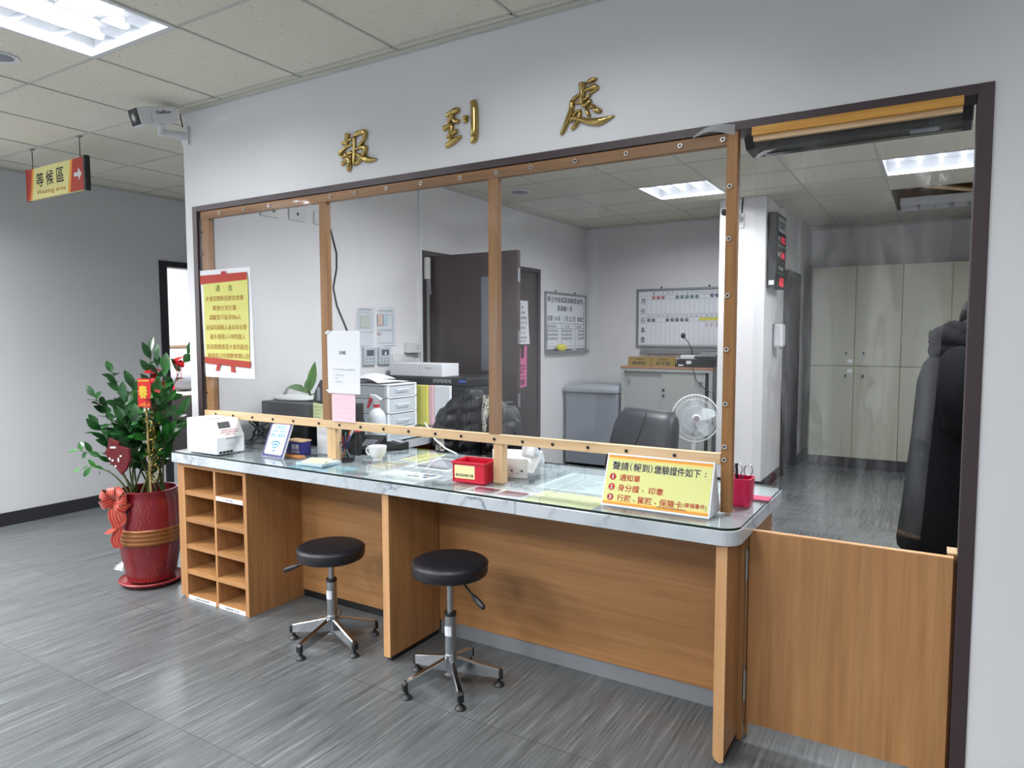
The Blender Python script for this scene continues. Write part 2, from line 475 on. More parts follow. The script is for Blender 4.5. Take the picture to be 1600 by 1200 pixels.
# inner ceiling with the missing tiles over the lockers
CI = 2.64
HOLE = (3.2, 4.4, 4.37, 5.57)
bm = nb(); tb = nb()
for x0, x1 in cells(0.0, 6.0, 0.2):
    for y0, y1 in cells(0.1, 6.4, 0.17):
        mxx, myy = (x0+x1)/2, (y0+y1)/2
        if any(abs(mxx-l[0]) < 0.3 and abs(myy-l[1]) < 0.3 for l in BACK): continue
        if HOLE[0] < mxx < HOLE[1] and HOLE[2] < myy < HOLE[3]: continue
        box(bm, x0, x1, y0, y1, CI, CI+0.015)
for x0, x1 in cells(0.0, 6.0, 0.2)[1:]: box(tb, x0-0.006, x0+0.006, 0.1, HOLE[2] if HOLE[0]+0.1 < x0 < HOLE[1]-0.1 else 6.4, CI-0.003, CI+0.002)
for y0, y1 in cells(0.1, 6.4, 0.17)[1:]:
    if HOLE[2]+0.1 < y0 < HOLE[3]-0.1: box(tb, 0.0, HOLE[0], y0-0.006, y0+0.006, CI-0.003, CI+0.002); box(tb, HOLE[1], 6.0, y0-0.006, y0+0.006, CI-0.003, CI+0.002)
    else: box(tb, 0.0, 6.0, y0-0.006, y0+0.006, CI-0.003, CI+0.002)
struct('ceiling_inner', bm, M_CEIL); struct('trim_2', tb, M_TBAR)
# void above the missing tiles, with timber bearers
M_VOID = mat('void_timber', 'c4a57c', 0.8, vary=0.25, vscale=5)
M_VOIDW = mat('void_bearer', 'e2c79c', 0.75, vary=0.15)
bm = nb()
box(bm, 2.9, 4.7, 4.2, 5.8, 2.88, 2.91); box(bm, 2.9, 2.93, 4.2, 5.8, CI+0.016, 2.88); box(bm, 4.67, 4.7, 4.2, 5.8, CI+0.016, 2.88)
box(bm, 2.93, 4.67, 4.2, 4.23, CI+0.016, 2.88); box(bm, 2.93, 4.67, 5.77, 5.8, CI+0.016, 2.88)
struct('ceiling_void', bm, M_VOID)
t = thing('roof_bearers', 'bare timber bearers seen through the missing ceiling tiles over the lockers', 'bearers', (3.8, 5.0, 2.9))
for k, (a, b, r) in enumerate((((2.95, 4.55, 2.78), (4.65, 4.62, 2.78), 0.03), ((2.95, 5.0, 2.8), (4.65, 4.9, 2.8), 0.03), ((3.3, 5.05, 2.77), (4.0, 4.45, 2.77), 0.022), ((3.75, 4.5, 2.74), (4.5, 5.3, 2.74), 0.022), ((3.2, 4.6, 2.74), (3.9, 5.3, 2.72), 0.02))):
    obj('beam', tube(nb(), [a, b], r, 4), M_VOIDW, t)
# front wall with its opening
bm = nb()
box(bm, 0.0, 0.066, 0, 0.1, 0, CZ); box(bm, 0.066, 3.712, 0, 0.1, 2.122, CZ); box(bm, 3.712, 6.0, 0, 0.1, 0, CZ)
struct('wall_front', bm, M_WALL)
struct('wall_office_side', (lambda b: (box(b, 0.0, 0.1, 0.1, 1.97, 0, CI+0.02), box(b, 0.0, 0.1, 3.85, 5.04, 0, CI+0.02), box(b, 0.0, 0.1, 1.97, 3.85, 2.07, CI+0.02), b)[-1])(nb()), M_WALL)
struct('wall_office_back', bx(0.1, 2.1, 4.94, 5.04, 0, CI), M_WALL)
struct('pillar', bx(1.86, 2.267, 4.06, 4.94, 0, CI), M_WALL, bev=0.006)
struct('wall_hall_side', (lambda b: (box(b, 2.1, 2.3, 5.66, 6.4, 0, CI), box(b, 2.1, 2.267, 4.94, 5.66, 2.06, CI), b)[-1])(nb()), M_WALL)
struct('wall_hall_back', bx(2.1, 6.0, 6.4, 6.5, 0, CI), M_WALL)
struct('wall_hall_right', bx(4.62, 4.72, 0.1, 6.4, 0, CI), M_WALL)
struct('wall_left', (lambda b: (box(b, -2.41, -2.31, -5.5, 1.275, 0, CZ), box(b, -2.41, -2.31, 1.275, 2.35, 2.08, CZ), box(b, -2.41, -2.31, 2.35, 4.0, 0, CZ), b)[-1])(nb()), M_WALLG)
struct('wall_corridor_end', bx(-2.31, 0.0, 4.0, 4.1, 0, CZ), M_WALLG)
struct('wall_rear', bx(-2.41, 6.0, -5.6, -5.5, 0, CZ), M_WALLG)
struct('wall_right', bx(6.0, 6.1, -5.5, 0.1, 0, CZ), M_WALLG)
bm = nb()
box(bm, -5.2, -5.1, 0.6, 4.1, 0, 2.7); box(bm, -5.1, -2.41, 0.6, 0.7, 0, 2.7); box(bm, -5.1, -2.41, 4.0, 4.1, 0, 2.7); box(bm, -5.2, -2.41, 0.6, 4.1, 2.7, 2.75)
struct('wall_far_room', bm, M_WALL)
# skirting and mouldings
struct('baseboard_left', (lambda b: (box(b, -2.31, -2.296, -5.5, 1.275, 0, 0.1), box(b, -2.31, -2.296, 2.35, 4.0, 0, 0.1), b)[-1])(nb()), M_BASEB, bev=0.003)
struct('baseboard_front', bx(3.715, 6.0, -0.012, 0.0, 0, 0.1), M_BASEB)
struct('baseboard_pillar', (lambda b: (box(b, 1.84, 2.267, 4.046, 4.06, 0, 0.1), box(b, 2.267, 2.281, 4.046, 4.94, 0, 0.1), b)[-1])(nb()), M_BASEB, bev=0.002)
struct('baseboard_hall', (lambda b: (box(b, 2.3, 2.314, 5.66, 6.4, 0, 0.1), b)[-1])(nb()), M_BASEB)
bm = nb(); box(bm, 0.0, 6.0, -0.02, 0.0, CZ-0.018, CZ-0.002); box(bm, -2.31, -2.29, -5.5, 4.0, CZ-0.018, CZ-0.002); box(bm, -0.02, 0.0, 0.0, 4.0, CZ-0.018, CZ-0.002)
struct('trim_3', bm, M_TBAR)
bm = nb(); box(bm, 0.1, 0.122, 0.1, 4.94, CI-0.024, CI-0.002); box(bm, 0.122, 1.86, 4.918, 4.94, CI-0.024, CI-0.002); box(bm, 2.3, 4.62, 6.378, 6.4, CI-0.024, CI-0.002)
struct('trim_4', bm, M_TBAR)
# dark brown lining of the counter opening
bm = nb()
box(bm, 0.066, 0.106, -0.006, 0.102, 0.0, 2.122); box(bm, 3.672, 3.712, -0.006, 0.102, 0.0, 2.122); box(bm, 0.106, 3.672, -0.006, 0.102, 2.092, 2.122)
struct('trim_5', bm, M_BROWN, bev=0.002)
# corridor door opening in the left wall
bm = nb()
box(bm, -2.42, -2.296, 1.275, 1.345, 0, 2.08); box(bm, -2.42, -2.296, 2.28, 2.35, 0, 2.08); box(bm, -2.42, -2.296, 1.345, 2.28, 2.03, 2.08)
struct('trim_6', bm, M_BASEB)
# hall doorway lining
bm = nb()
box(bm, 2.09, 2.312, 5.60, 5.66, 0, 2.06); box(bm, 2.09, 2.312, 4.94, 5.0, 0, 2.06); box(bm, 2.09, 2.312, 5.0, 5.6, 2.0, 2.06)
struct('trim_7', bm, M_BASEB)
t = thing('door_1', None, None, (2.0, 5.6, 0)); tag(t, kind='structure')
obj('door_leaf', bx(1.72, 2.08, 5.63, 5.66, 0.01, 2.0), mat('beige_door', 'b9aea2', 0.5), t)
obj('door_panel', bx(1.78, 2.06, 5.622, 5.63, 0.1, 0.98), mat('grey_door_panel', '77736f', 0.5), t)
obj('band', bx(1.72, 2.08, 5.618, 5.63, 1.0, 1.03), mat('lilac_band', '7d78a0', 0.5), t)

# ================================================================ CEILING LIGHTS
def troffer(x, y, label):
    t = thing('ceiling_light', label, 'ceiling light', (x, y, CZ), 0, 'recessed lights of the outer hall')
    bm = nb(); sx, sy = 0.3, 0.6
    for a in ((-sx, sx, -sy, -sy+0.022, -0.006, 0.012), (-sx, sx, sy-0.022, sy, -0.006, 0.012), (-sx, -sx+0.022, -sy+0.022, sy-0.022, -0.006, 0.012), (sx-0.022, sx, -sy+0.022, sy-0.022, -0.006, 0.012)): box(bm, *a)
    obj('frame', bm, M_WHITE, t, w=False)
    bm = nb()
    for a in ((-sx, sx, -sy, -sy+0.008, 0.012, 0.1), (-sx, sx, sy-0.008, sy, 0.012, 0.1), (-sx, -sx+0.008, -sy, sy, 0.012, 0.1), (sx-0.008, sx, -sy, sy, 0.012, 0.1), (-sx, sx, -sy, sy, 0.1, 0.106)): box(bm, *a)
    obj('housing', bm, M_WHITE, t, w=False)
    bm = nb()
    for k in range(1, 3): box(bm, -0.278+k*0.556/3-0.002, -0.278+k*0.556/3+0.002, -0.578, 0.578, 0.0, 0.03)
    for k in range(1, 7): 
        yy = -0.578+k*1.156/7
        prism(bm, [(-0.007, 0.03), (-0.001, 0.0), (0.001, 0.0), (0.007, 0.03)], (-0.278, yy, 0), (0, 1, 0), (0, 0, 1), 0.556)
    obj('louvre', bm, mat('bright_louvre', 'b4b8bc', 0.18, 1.0), t, w=False)
    for k in range(3):
        xx = -0.278+(k+0.5)*0.556/3
        obj('tube', cyl(nb(), (xx, -0.56, 0.075), (xx, 0.56, 0.075), 0.013, seg=10), mat('lit_tube', 'f4f8ff', 0.4, emit=3.0), t, w=False)
    return t
FL = ['recessed louvred ceiling light over the left hall by the plant, out of the picture', 'recessed louvred ceiling light at the top left of the room, above the stools side', 'recessed louvred ceiling light behind the viewer, over the left side', 'recessed louvred ceiling light far behind, near the corridor', 'recessed louvred ceiling light above the counter centre, out of the picture', 'recessed louvred ceiling light behind the viewer, centre', 'recessed louvred ceiling light at the right end, near the wall', 'recessed louvred ceiling light at the right rear']
for (x, y), l in zip(FRONT, FL): troffer(x, y, l)
def panel(x, y, label):
    t = thing('panel_light', label, 'ceiling light', (x, y, CI), 0, 'square lights of the inner office')
    bm = nb(); s = 0.3
    for a in ((-s, s, -s, -s+0.02, -0.005, 0.012), (-s, s, s-0.02, s, -0.005, 0.012), (-s, -s+0.02, -s+0.02, s-0.02, -0.005, 0.012), (s-0.02, s, -s+0.02, s-0.02, -0.005, 0.012)): box(bm, *a)
    obj('frame', bm, M_WHITE, t, w=False)
    bm = nb()
    for a in ((-s, s, -s, -s+0.008, 0.012, 0.09), (-s, s, s-0.008, s, 0.012, 0.09), (-s, -s+0.008, -s, s, 0.012, 0.09), (s-0.008, s, -s, s, 0.012, 0.09), (-s, s, -s, s, 0.09, 0.095)): box(bm, *a)
    obj('housing', bm, M_WHITE, t, w=False)
    bm = nb()
    for k in range(4):
        xx = -0.21+k*0.14; cyl(bm, (xx, -0.27, 0.06), (xx, 0.27, 0.06), 0.013, seg=8)
    obj('tubes', bm, mat('lit_tube', 'f4f8ff', 0.4, emit=3.0), t, w=False)
BL = ['bright square ceiling light over the office, seen through the middle of the vinyl', 'square ceiling light close behind the counter opening', 'bright square ceiling light in the hall, seen through the hanging vinyl curtain', 'square ceiling light just inside the gate']
for (x, y, p), l in zip(BACK, BL): panel(x, y, l)
t = thing('light_fitting', 'unlit louvred light fitting beside the hole in the hall ceiling', 'ceiling light', (3.8, 5.4, CI))
bm = nb()
for a in ((3.24, 4.36, 5.24, 5.255, CI-0.01, CI+0.06), (3.24, 4.36, 5.545, 5.56, CI-0.01, CI+0.06), (3.24, 3.255, 5.255, 5.545, CI-0.01, CI+0.06), (4.345, 4.36, 5.255, 5.545, CI-0.01, CI+0.06), (3.24, 4.36, 5.24, 5.56, CI+0.06, CI+0.066)): box(bm, *a)
obj('housing', bm, M_WHITE, t)
bm = nb()
for k in range(1, 8): box(bm, 3.255+k*0.136-0.003, 3.255+k*0.136+0.003, 5.255, 5.545, CI-0.006, CI+0.03)
obj('louvre', bm, M_STEEL, t)
def detector(x, y, z, label, r=0.07):
    t = thing('ceiling_speaker', label, 'speaker', (x, y, z))
    obj('rim', lathe(nb(), [(r*0.75, -0.004), (r, -0.006), (r, 0.0)], (0, 0, 0)), M_WHITE, t, w=False, smooth=40)
    obj('grille', lathe(nb(), [(0, -0.012), (r*0.5, -0.011), (r*0.76, -0.004)], (0, 0, 0)), M_GREYP, t, w=False, smooth=40)
detector(0.02, -0.885, CZ, 'small round white ceiling speaker below the louvred light')
detector(0.492, 2.806, CI, 'round flush ceiling speaker inside the office above the dark door', 0.1)

# ================================================================ COUNTER
WT = 0.80
t = thing('marble_counter', 'long white marble counter top with a glass sheet on it', 'counter', (1.6, 0.17, 0.745))
def top_poly(x0, x1, y0, y1, r1, r2, n=8):
    p = [(x0, y0)]
    for k in range(n+1): a = -PI/2+PI/2*k/n; p.append((x1-r1+r1*math.cos(a), y0+r1+r1*math.sin(a)))
    for k in range(n+1): a = PI/2*k/n; p.append((x1-r2+r2*math.cos(a), y1-r2+r2*math.sin(a)))
    p.append((x0, y1)); return p
P0 = top_poly(0.115, 3.083, -0.208, 0.545, 0.06, 0.035)
obj('slab', prism(nb(), P0, (0, 0, 0.742), (1, 0, 0), (0, 1, 0), 0.049), M_MARBLE, t, bev=0.002)
obj('apron_joint', bx(1.603, 1.6045, -0.2088, -0.2, 0.742, 0.791), mat('joint_grey', '9da3a8', 0.5), t)
P1 = top_poly(0.117, 3.079, -0.204, 0.541, 0.058, 0.033)
bm = prism(nb(), P1, (0, 0, 0.7915), (1, 0, 0), (0, 1, 0), 0.008)
bm.faces.ensure_lookup_table()
for f in bm.faces:
    if abs(f.normal.z) < 0.5 and f.calc_area() > 0: f.material_index = 1
bm.normal_update()
for f in bm.faces: f.material_index = 0 if abs(f.normal.z) > 0.5 else 1
bmesh.ops.delete(bm, geom=[f for f in bm.faces if f.calc_center_median().z < 0.7917], context='FACES')
obj('glass_sheet', bm, [M_GLASS, M_GEDGE], t, label='clear glass sheet with dark green edge')
# desk body below
t = thing('counter_desk', 'honey wood counter desk with knee spaces under the marble top', 'desk', (1.85, 0.0, 0))
obj('end_panel', bx(3.012, 3.047, -0.186, 0.52, 0.03, 0.742), M_DESK, t, bev=0.003)
bm = nb(); prism(bm, [(3.0118, 0.0345), (3.018, 0.022), (3.035, 0.012), (3.047, 0.02), (3.0472, 0.0345), (3.0472, 0.742), (3.0118, 0.742)], (0, -0.1905, 0), (1, 0, 0), (0, 0, 1), -0.0045)
obj('edge_band', bm, M_EDGE, t)
bm = nb(); box(bm, 3.02, 3.04, -0.15, 0.5, 0, 0.03); obj('foot', bm, M_BLACK, t)
obj('partition', bx(1.586, 1.622, -0.186, 0.165, 0.022, 0.742), M_DESK, t, bev=0.002)
obj('edge_band', bx(1.586, 1.622, -0.190, -0.1862, 0.022, 0.742), M_EDGE, t)
obj('foot', bx(1.592, 1.616, -0.17, 0.16, 0, 0.022), M_BLACK, t)
obj('modesty_panel', bx(1.622, 3.012, 0.165, 0.183, 0.07, 0.742), M_DESKX, t)
obj('modesty_panel', bx(0.69, 1.586, 0.165, 0.183, 0.04, 0.742), M_DESKX, t)
obj('kick_plate', bx(1.622, 3.012, 0.172, 0.18, 0.0, 0.07), mat('grey_kick', '84878c', 0.4), t)
obj('kick_plate', bx(0.69, 1.586, 0.172, 0.18, 0.0, 0.04), M_BLACK, t)
obj('modesty_panel', bx(0.70, 3.0, 0.5, 0.518, 0.05, 0.742), M_DESKX, t)
# hinge stile between desk and gate
obj('hinge_stile', bx(3.0475, 3.062, -0.016, 0.018, 0.012, 0.742), M_DESK, t)
obj('hinge_stile', bx(3.062, 3.072, 0.03, 0.06, 0.012, 0.742), M_DESK, t)
# pigeon-hole unit
t = thing('pigeonhole_unit', 'honey wood pigeonhole shelf unit of ten slots under the left end of the counter', 'shelf unit', (0.43, 0.0, 0))
obj('side_panel', bx(0.167, 0.19, -0.186, 0.16, 0.0, 0.735), M_DESK, t, bev=0.0015)
obj('side_panel', bx(0.665, 0.69, -0.186, 0.184, 0.0, 0.742), M_DESK, t, bev=0.0015)
obj('divider', bx(0.430, 0.447, -0.184, 0.15, 0.0, 0.72), M_DESK, t, bev=0.0015)
obj('top_board', bx(0.19, 0.665, -0.186, 0.16, 0.718, 0.742), M_DESKX, t)
obj('back_panel', bx(0.190, 0.665, 0.15, 0.165, 0.0, 0.718), M_DESKX, t)
obj('end_stile', bx(0.115, 0.167, -0.176, 0.5, 0.008, 0.742), M_DESK, t, bev=0.002)
for z in (0.012, 0.150, 0.289, 0.434, 0.580):
    for x0, x1 in ((0.19, 0.430), (0.447, 0.665)):
        s = obj('shelf', bx(x0, x1, -0.184, 0.15, z-0.012, z+0.012), M_DESKX, t, bev=0.001)
        lab = {(0.012, 0.19): '調解聲請書', (0.012, 0.447): '調解委任書', (0.580, 0.447): '委任書'}.get((z, x0))
        if lab:
            l = obj('shelf_label', bx(x0+0.004, x1-0.004, -0.1855, -0.184, z-0.011, z+0.011), M_WHITEP, s)
            lettering('lettering', [(lab, (x0+x1)/2, z, (x1-x0)*(0.5 if len(lab) > 3 else 0.25), 0.009)], plane_mx((0, -0.1855, 0), (1, 0, 0), (0, 0, 1)), M_BLACKINK, s)
# second desk along the side wall
t = thing('return_desk', 'marble topped desk running back along the office side wall', 'desk', (0.5, 1.25, 0))
bm = prism(nb(), top_poly(0.102, 0.902, 0.546, 1.92, 0.0005, 0.03), (0, 0, 0.742), (1, 0, 0), (0, 1, 0), 0.049)
obj('slab', bm, M_MARBLE, t)
bm = prism(nb(), top_poly(0.104, 0.9, 0.546, 1.918, 0.0005, 0.03), (0, 0, 0.7915), (1, 0, 0), (0, 1, 0), 0.008); bm.normal_update()
for f in bm.faces: f.material_index = 0 if abs(f.normal.z) > 0.5 else 1
bmesh.ops.delete(bm, geom=[f for f in bm.faces if f.calc_center_median().z < 0.7917], context='FACES')
obj('glass_sheet', bm, [M_GLASS, M_GEDGE], t)
obj('side_panel', bx(0.11, 0.88, 1.86, 1.885, 0, 0.742), M_DESK, t); obj('drawer_unit', bx(0.12, 0.87, 1.3, 1.86, 0.05, 0.742), M_DESKX, t)
obj('back_panel', bx(0.11, 0.125, 0.55, 1.86, 0.05, 0.742), M_DESKX, t)

# gate
t = thing('swing_gate', 'honey wood half-height swing gate between counter and wall', 'gate', (3.37, 0.02, 0))
g = obj('gate_panel', bx(3.073, 3.662, 0.004, 0.026, 0.07, 0.748), M_DESK, t, bev=0.001)
obj('edge_band', bx(3.073, 3.662, 0.004, 0.026, 0.748, 0.7505), M_EDGE, t)
for z in (0.628, 0.205):
    h = obj('hinge', bx(3.0635, 3.0725, -0.0035, 0.004, z-0.045, z+0.045), M_STEEL, t)
    bm = nb(); cyl(bm, (3.0665, -0.006, z-0.052), (3.0665, -0.006, z+0.052), 0.0065, seg=12); cyl(bm, (3.0665, -0.006, z+0.052), (3.0665, -0.006, z+0.06), 0.0045, seg=12)
    for k in (-0.03, 0.03): cyl(bm, (3.0665, -0.006, z+k-0.001), (3.0665, -0.006, z+k+0.001), 0.0075, seg=12)
    obj('hinge_barrel', bm, M_CHROME, h, smooth=40)
t = thing('gate_post', 'narrow honey wood stop post fixed to the jamb beside the gate', 'post', (3.68, 0.07, 0))
obj('post', bx(3.648, 3.671, 0.036, 0.1, 0.0, 0.752), M_DESK, t); obj('cap', bx(3.645, 3.6715, 0.034, 0.102, 0.752, 0.757), M_PINE, t)
obj('stop_strip', bx(3.6705, 3.6715, 0.04, 0.09, 0.1, 0.2), M_DESK, t)
bm = nb(); tube(bm, [(3.655, 0.034, 0.735), (3.655, 0.026, 0.745), (3.655, 0.022, 0.74)], 0.004, 8); cyl(bm, (3.655, 0.036, 0.73), (3.655, 0.03, 0.73), 0.006, seg=10)
obj('catch', bm, mat('brass', 'b98f3e', 0.3, 1.0), t)
t = thing('door_batten', 'yellow wood batten across the head of the gateway, holding the vinyl curtain', 'batten', (3.35, 0.01, 2.08))
obj('board', bx(3.053, 3.640, -0.008, 0.018, 2.068, 2.096), M_OAK, t, bev=0.002)
obj('lower_board', bx(3.056, 3.638, 0.004, 0.02, 2.052, 2.068), M_PINE, t)
t = thing('air_curtain', 'long black air curtain unit behind the head of the gateway', 'air curtain', (3.36, 0.2, 2.05))
bm = prism(nb(), [(0.104, 2.10), (0.104, 2.16), (0.26, 2.16), (0.27, 2.09), (0.25, 2.055), (0.14, 2.06)], (3.0, 0, 0), (0, 1, 0), (0, 0, 1), 0.668)
obj('housing', bm, M_BLACK, t, bev=0.004)
bm = nb(); pl = [(0, 0)]+[(0.1*math.sin(R(a)), 0.1*math.cos(R(a))-0.1) for a in range(0, 91, 10)]
prism(bm, [(3.012, 0.238), (3.03, 0.19), (3.06, 0.15), (3.1, 0.15), (3.075, 0.175), (3.05, 0.2), (3.02, 0.244)], (0, 0, 2.0525), (1, 0, 0), (0, 1, 0), 0.003)
obj('end_badge', bm, M_STEEL, t); obj('outlet', bx(3.05, 3.64, 0.2, 0.235, 2.0525, 2.056), M_BLACKG, t)
obj('maker_plate', bx(3.5, 3.58, 0.15, 0.19, 2.0535, 2.058), M_GREYP, t)

# ================================================================ TIMBER LATTICE WITH VINYL
t = thing('timber_screen', 'timber lattice screen with clear vinyl sheets standing on the counter', 'screen', (1.55, 0.015, WT))
obj('top_beam', bx(0.13, 2.973, 0.0, 0.03, 2.05, 2.090), M_STAINX, t, bev=0.002)
obj('bottom_rail', bx(0.115, 2.971, -0.002, 0.028, 0.966, 1.004), M_PINE, t, bev=0.002, label='pale unstained pine rail')
for x0, x1 in ((0.133, 0.198), (1.038, 1.088), (2.010, 2.058)):
    obj('post', bx(x0, x1, 0.002, 0.03, 1.004, 2.05), M_STAIN, t, bev=0.002)
obj('post', bx(2.972, 3.009, -0.002, 0.032, WT, 2.095), M_STAIN, t, bev=0.002)
for x0, x1 in ((1.062, 1.118), (2.030, 2.076)):
    obj('lower_post', bx(x0, x1, 0.004, 0.044, WT, 0.966), M_PINEV, t, bev=0.002, label='pale unstained pine post foot')
obj('lower_post', bx(0.135, 0.18, 0.004, 0.03, WT, 0.966), M_PINEV, t, label='pale unstained pine post foot')
GM = [mat('grommet_ring', 'b9b4ae', 0.35, 0.6), M_BLACKG]
gbm = lathe(nb(), [(0.0, -0.0012), (0.0042, -0.0012), (0.0043, -0.004), (0.0085, -0.004), (0.009, 0.0)], (0, 0, 0), 12, 0, MX.Rotation(R(-90), 4, 'X'))
gbm.faces.ensure_lookup_table()
for f in gbm.faces:
    c = f.calc_center_median(); f.material_index = 1 if math.hypot(c.x, c.z) < 0.0041 else 0
g0 = None
M_GD = [M_BLACKG, M_BLACKG]
pos = [(x, 2.07) for x in (0.296, 0.494, 0.692, 0.892, 1.12, 1.28, 1.47, 1.666, 1.876, 2.053, 2.214, 2.406, 2.612, 2.811, 2.958)]+[(2.984, z) for z in (1.913, 1.739, 1.548, 1.365, 1.178, 1.03, 0.985)]
scr = [(x, 0.985) for x in (0.216, 0.363, 0.520, 0.680, 0.833, 1.015, 1.154, 1.291, 1.434, 1.582, 1.733, 1.871, 2.040, 2.176, 2.314, 2.467, 2.624, 2.808)]+[(0.14, z) for z in (1.98, 1.86, 1.2, 1.1)]
s0 = None
rl = V(t.location)
for x, z in pos:
    yy = -0.0025 if x > 2.97 else -0.0005
    if g0 is None: g0 = obj('grommet', gbm, GM, t, w=False); g0.location = V((x, yy, z))-rl
    else: dup_part(g0, V((x, yy, z))-rl)
sb = lathe(nb(), [(0.0, 0.0), (0.006, 0.0), (0.0065, 0.0035), (0.004, 0.005), (0, 0.0045)], (0, 0, 0), 10, 0, MX.Rotation(R(90), 4, 'X'))
for x, z in scr:
    if s0 is None: s0 = obj('screw', sb, M_BLACKG, t, w=False); s0.location = V((x, -0.0022, z))-rl
    else: dup_part(s0, V((x, -0.0022 if z < 1 else 0.0018, z))-rl)
def ripple(x0, x1, z0, z1, y, a, s):
    return lambda u, v: V((x0+(x1-x0)*u, y+a*math.sin(s+u*17)*math.sin(v*5+s)+a*0.6*math.sin(u*41+v*9+s), z0+(z1-z0)*v))
obj('vinyl_sheet', grid(nb(), ripple(0.125, 2.50, 1.0, 2.075, -0.0045, 0.0012, 0.3), 60, 24), M_VINYL, t, smooth=60, label='clear soft vinyl sheet')
obj('vinyl_sheet', grid(nb(), ripple(2.03, 2.972, 1.0, 2.078, -0.0090, 0.0012, 2.1), 40, 24), M_VINYL, t, smooth=60, label='clear soft vinyl sheet')
# loose corner of vinyl over the last post
bm = grid(nb(), lambda u, v: V((2.86+0.14*u, -0.012-0.01*math.sin(u*PI), 2.085+0.03*v*(0.2+u)+0.012*math.sin(u*4))), 8, 3)
obj('loose_corner', bm, clear('milky_vinyl', (0.8, 0.82, 0.82), 0.35, 1.0, 0.1), t, smooth=60)
for x, z, h in ((0.155, 2.035, 0.012), (0.12, 2.0, 0.01), (0.13, 1.47, 0.012), (0.135, 1.5, 0.01)):
    pass
# hanging vinyl curtain in the gateway
def cur(u, v):
    x0 = 3.056; x1 = 3.638-0.065*(1-v)**1.2
    x = x0+(x1-x0)*u
    y = 0.032+0.02*(1-v)*math.sin(u*11+0.8)+0.018*(1-v)**1.5*math.sin(u*23)+0.035*(1-v)*max(0, (u-0.82)/0.18)+0.05*(1-v)
    return V((x, y, 0.79+1.278*v-0.02*(1-v)*u))
t = thing('vinyl_curtain', 'clear creased vinyl curtain hanging in the gateway from the yellow batten', 'curtain', (3.35, 0.025, 2.05))
obj('sheet', grid(nb(), cur, 72, 50), M_VINYLC, t, smooth=80)

# ================================================================ GOLD CHARACTERS ON THE WALL
def brush(strokes, conv, depth=0.022):
    """brush strokes as domed ridges lying on the wall plane y = 0; conv maps drawing units to (x, z, radius)"""
    bm = nb()
    for st in strokes:
        pts = [conv(*p) for p in st]
        dense = []
        for i, (a, b) in enumerate(zip(pts, pts[1:])):
            k = 4
            for j in range(k): f = j/k; dense.append(tuple(a[q]*(1-f)+b[q]*f for q in range(3)))
        dense.append(pts[-1])
        for _ in range(2):
            dense = [dense[0]]+[tuple((dense[i-1][q]+2*dense[i][q]+dense[i+1][q])/4 for q in range(3)) for i in range(1, len(dense)-1)]+[dense[-1]]
        n = len(dense); rings = []
        for i, (x, z, r) in enumerate(dense):
            a = dense[max(i-1, 0)]; b = dense[min(i+1, n-1)]
            d = V((b[0]-a[0], 0, b[1]-a[1])).normalized(); s = V((-d.z, 0, d.x))
            end = 0.55 if i in (0, n-1) else 1.0
            rr = 1.14*r*(0.7 if i in (0, n-1) else 1.0); h = min(depth*1.1, r*1.3)*end
            c = V((x, 0, z))
            prof = [(-1, 0), (-1, 0.25), (-0.8, 0.62), (-0.42, 0.9), (0.0, 1.0), (0.42, 0.9), (0.8, 0.62), (1, 0.25), (1, 0)]
            rings.append([c+s*(rr*p)+V((0, -1, 0))*(0.006+h*q if q else 0.0) for p, q in prof])
        loft(bm, rings, True)
    return bm
def character(name, label, strokes, ox, oz, kx, kz, rk):
    t = tag(obj(name, brush(strokes, lambda x, y, r: (ox+x*kx, oz-y*kz, r*rk)), M_GOLD, None, smooth=65), label, 'wall character', 'gold characters over the counter')
    return t
C1 = [[(370, 130, 58), (352, 250, 44), (335, 430, 36)], [(240, 355, 42), (330, 320, 26), (450, 285, 22)], [(165, 610, 48), (260, 520, 34), (350, 445, 26), (455, 425, 22)],
      [(285, 605, 26), (340, 660, 24)], [(430, 565, 20), (350, 655, 24)], [(215, 690, 30), (330, 660, 24), (450, 615, 20)], [(220, 875, 40), (320, 790, 36), (440, 690, 24)], [(345, 650, 30), (400, 780, 44), (392, 900, 50), (372, 1075, 42)],
      [(500, 225, 30), (590, 175, 46), (735, 165, 44), (740, 280, 42), (690, 400, 36), (590, 490, 26)], [(500, 225, 30), (502, 420, 26), (500, 640, 28), (492, 800, 34), (505, 950, 34)],
      [(520, 560, 24), (640, 535, 30), (755, 540, 42), (720, 690, 44), (610, 840, 38), (535, 935, 30)], [(500, 645, 20), (640, 745, 40), (780, 875, 66), (965, 895, 16)]]
C2 = [[(200, 365, 32), (300, 325, 46), (390, 285, 54), (445, 305, 34)], [(335, 360, 40), (275, 460, 42), (228, 560, 22)], [(300, 390, 26), (360, 520, 36), (445, 545, 40)],
      [(145, 645, 50), (230, 610, 40), (320, 570, 28)], [(305, 560, 40), (300, 700, 44), (282, 850, 48), (280, 980, 36)], [(195, 845, 18), (300, 800, 32), (405, 740, 42)],
      [(185, 1045, 40), (300, 985, 50), (400, 925, 46), (475, 875, 24)], [(570, 440, 46), (560, 520, 46), (558, 605, 38)], [(690, 150, 58), (722, 300, 58), (722, 500, 60), (724, 700, 62), (722, 900, 64), (720, 1015, 54), (650, 1042, 30)]]
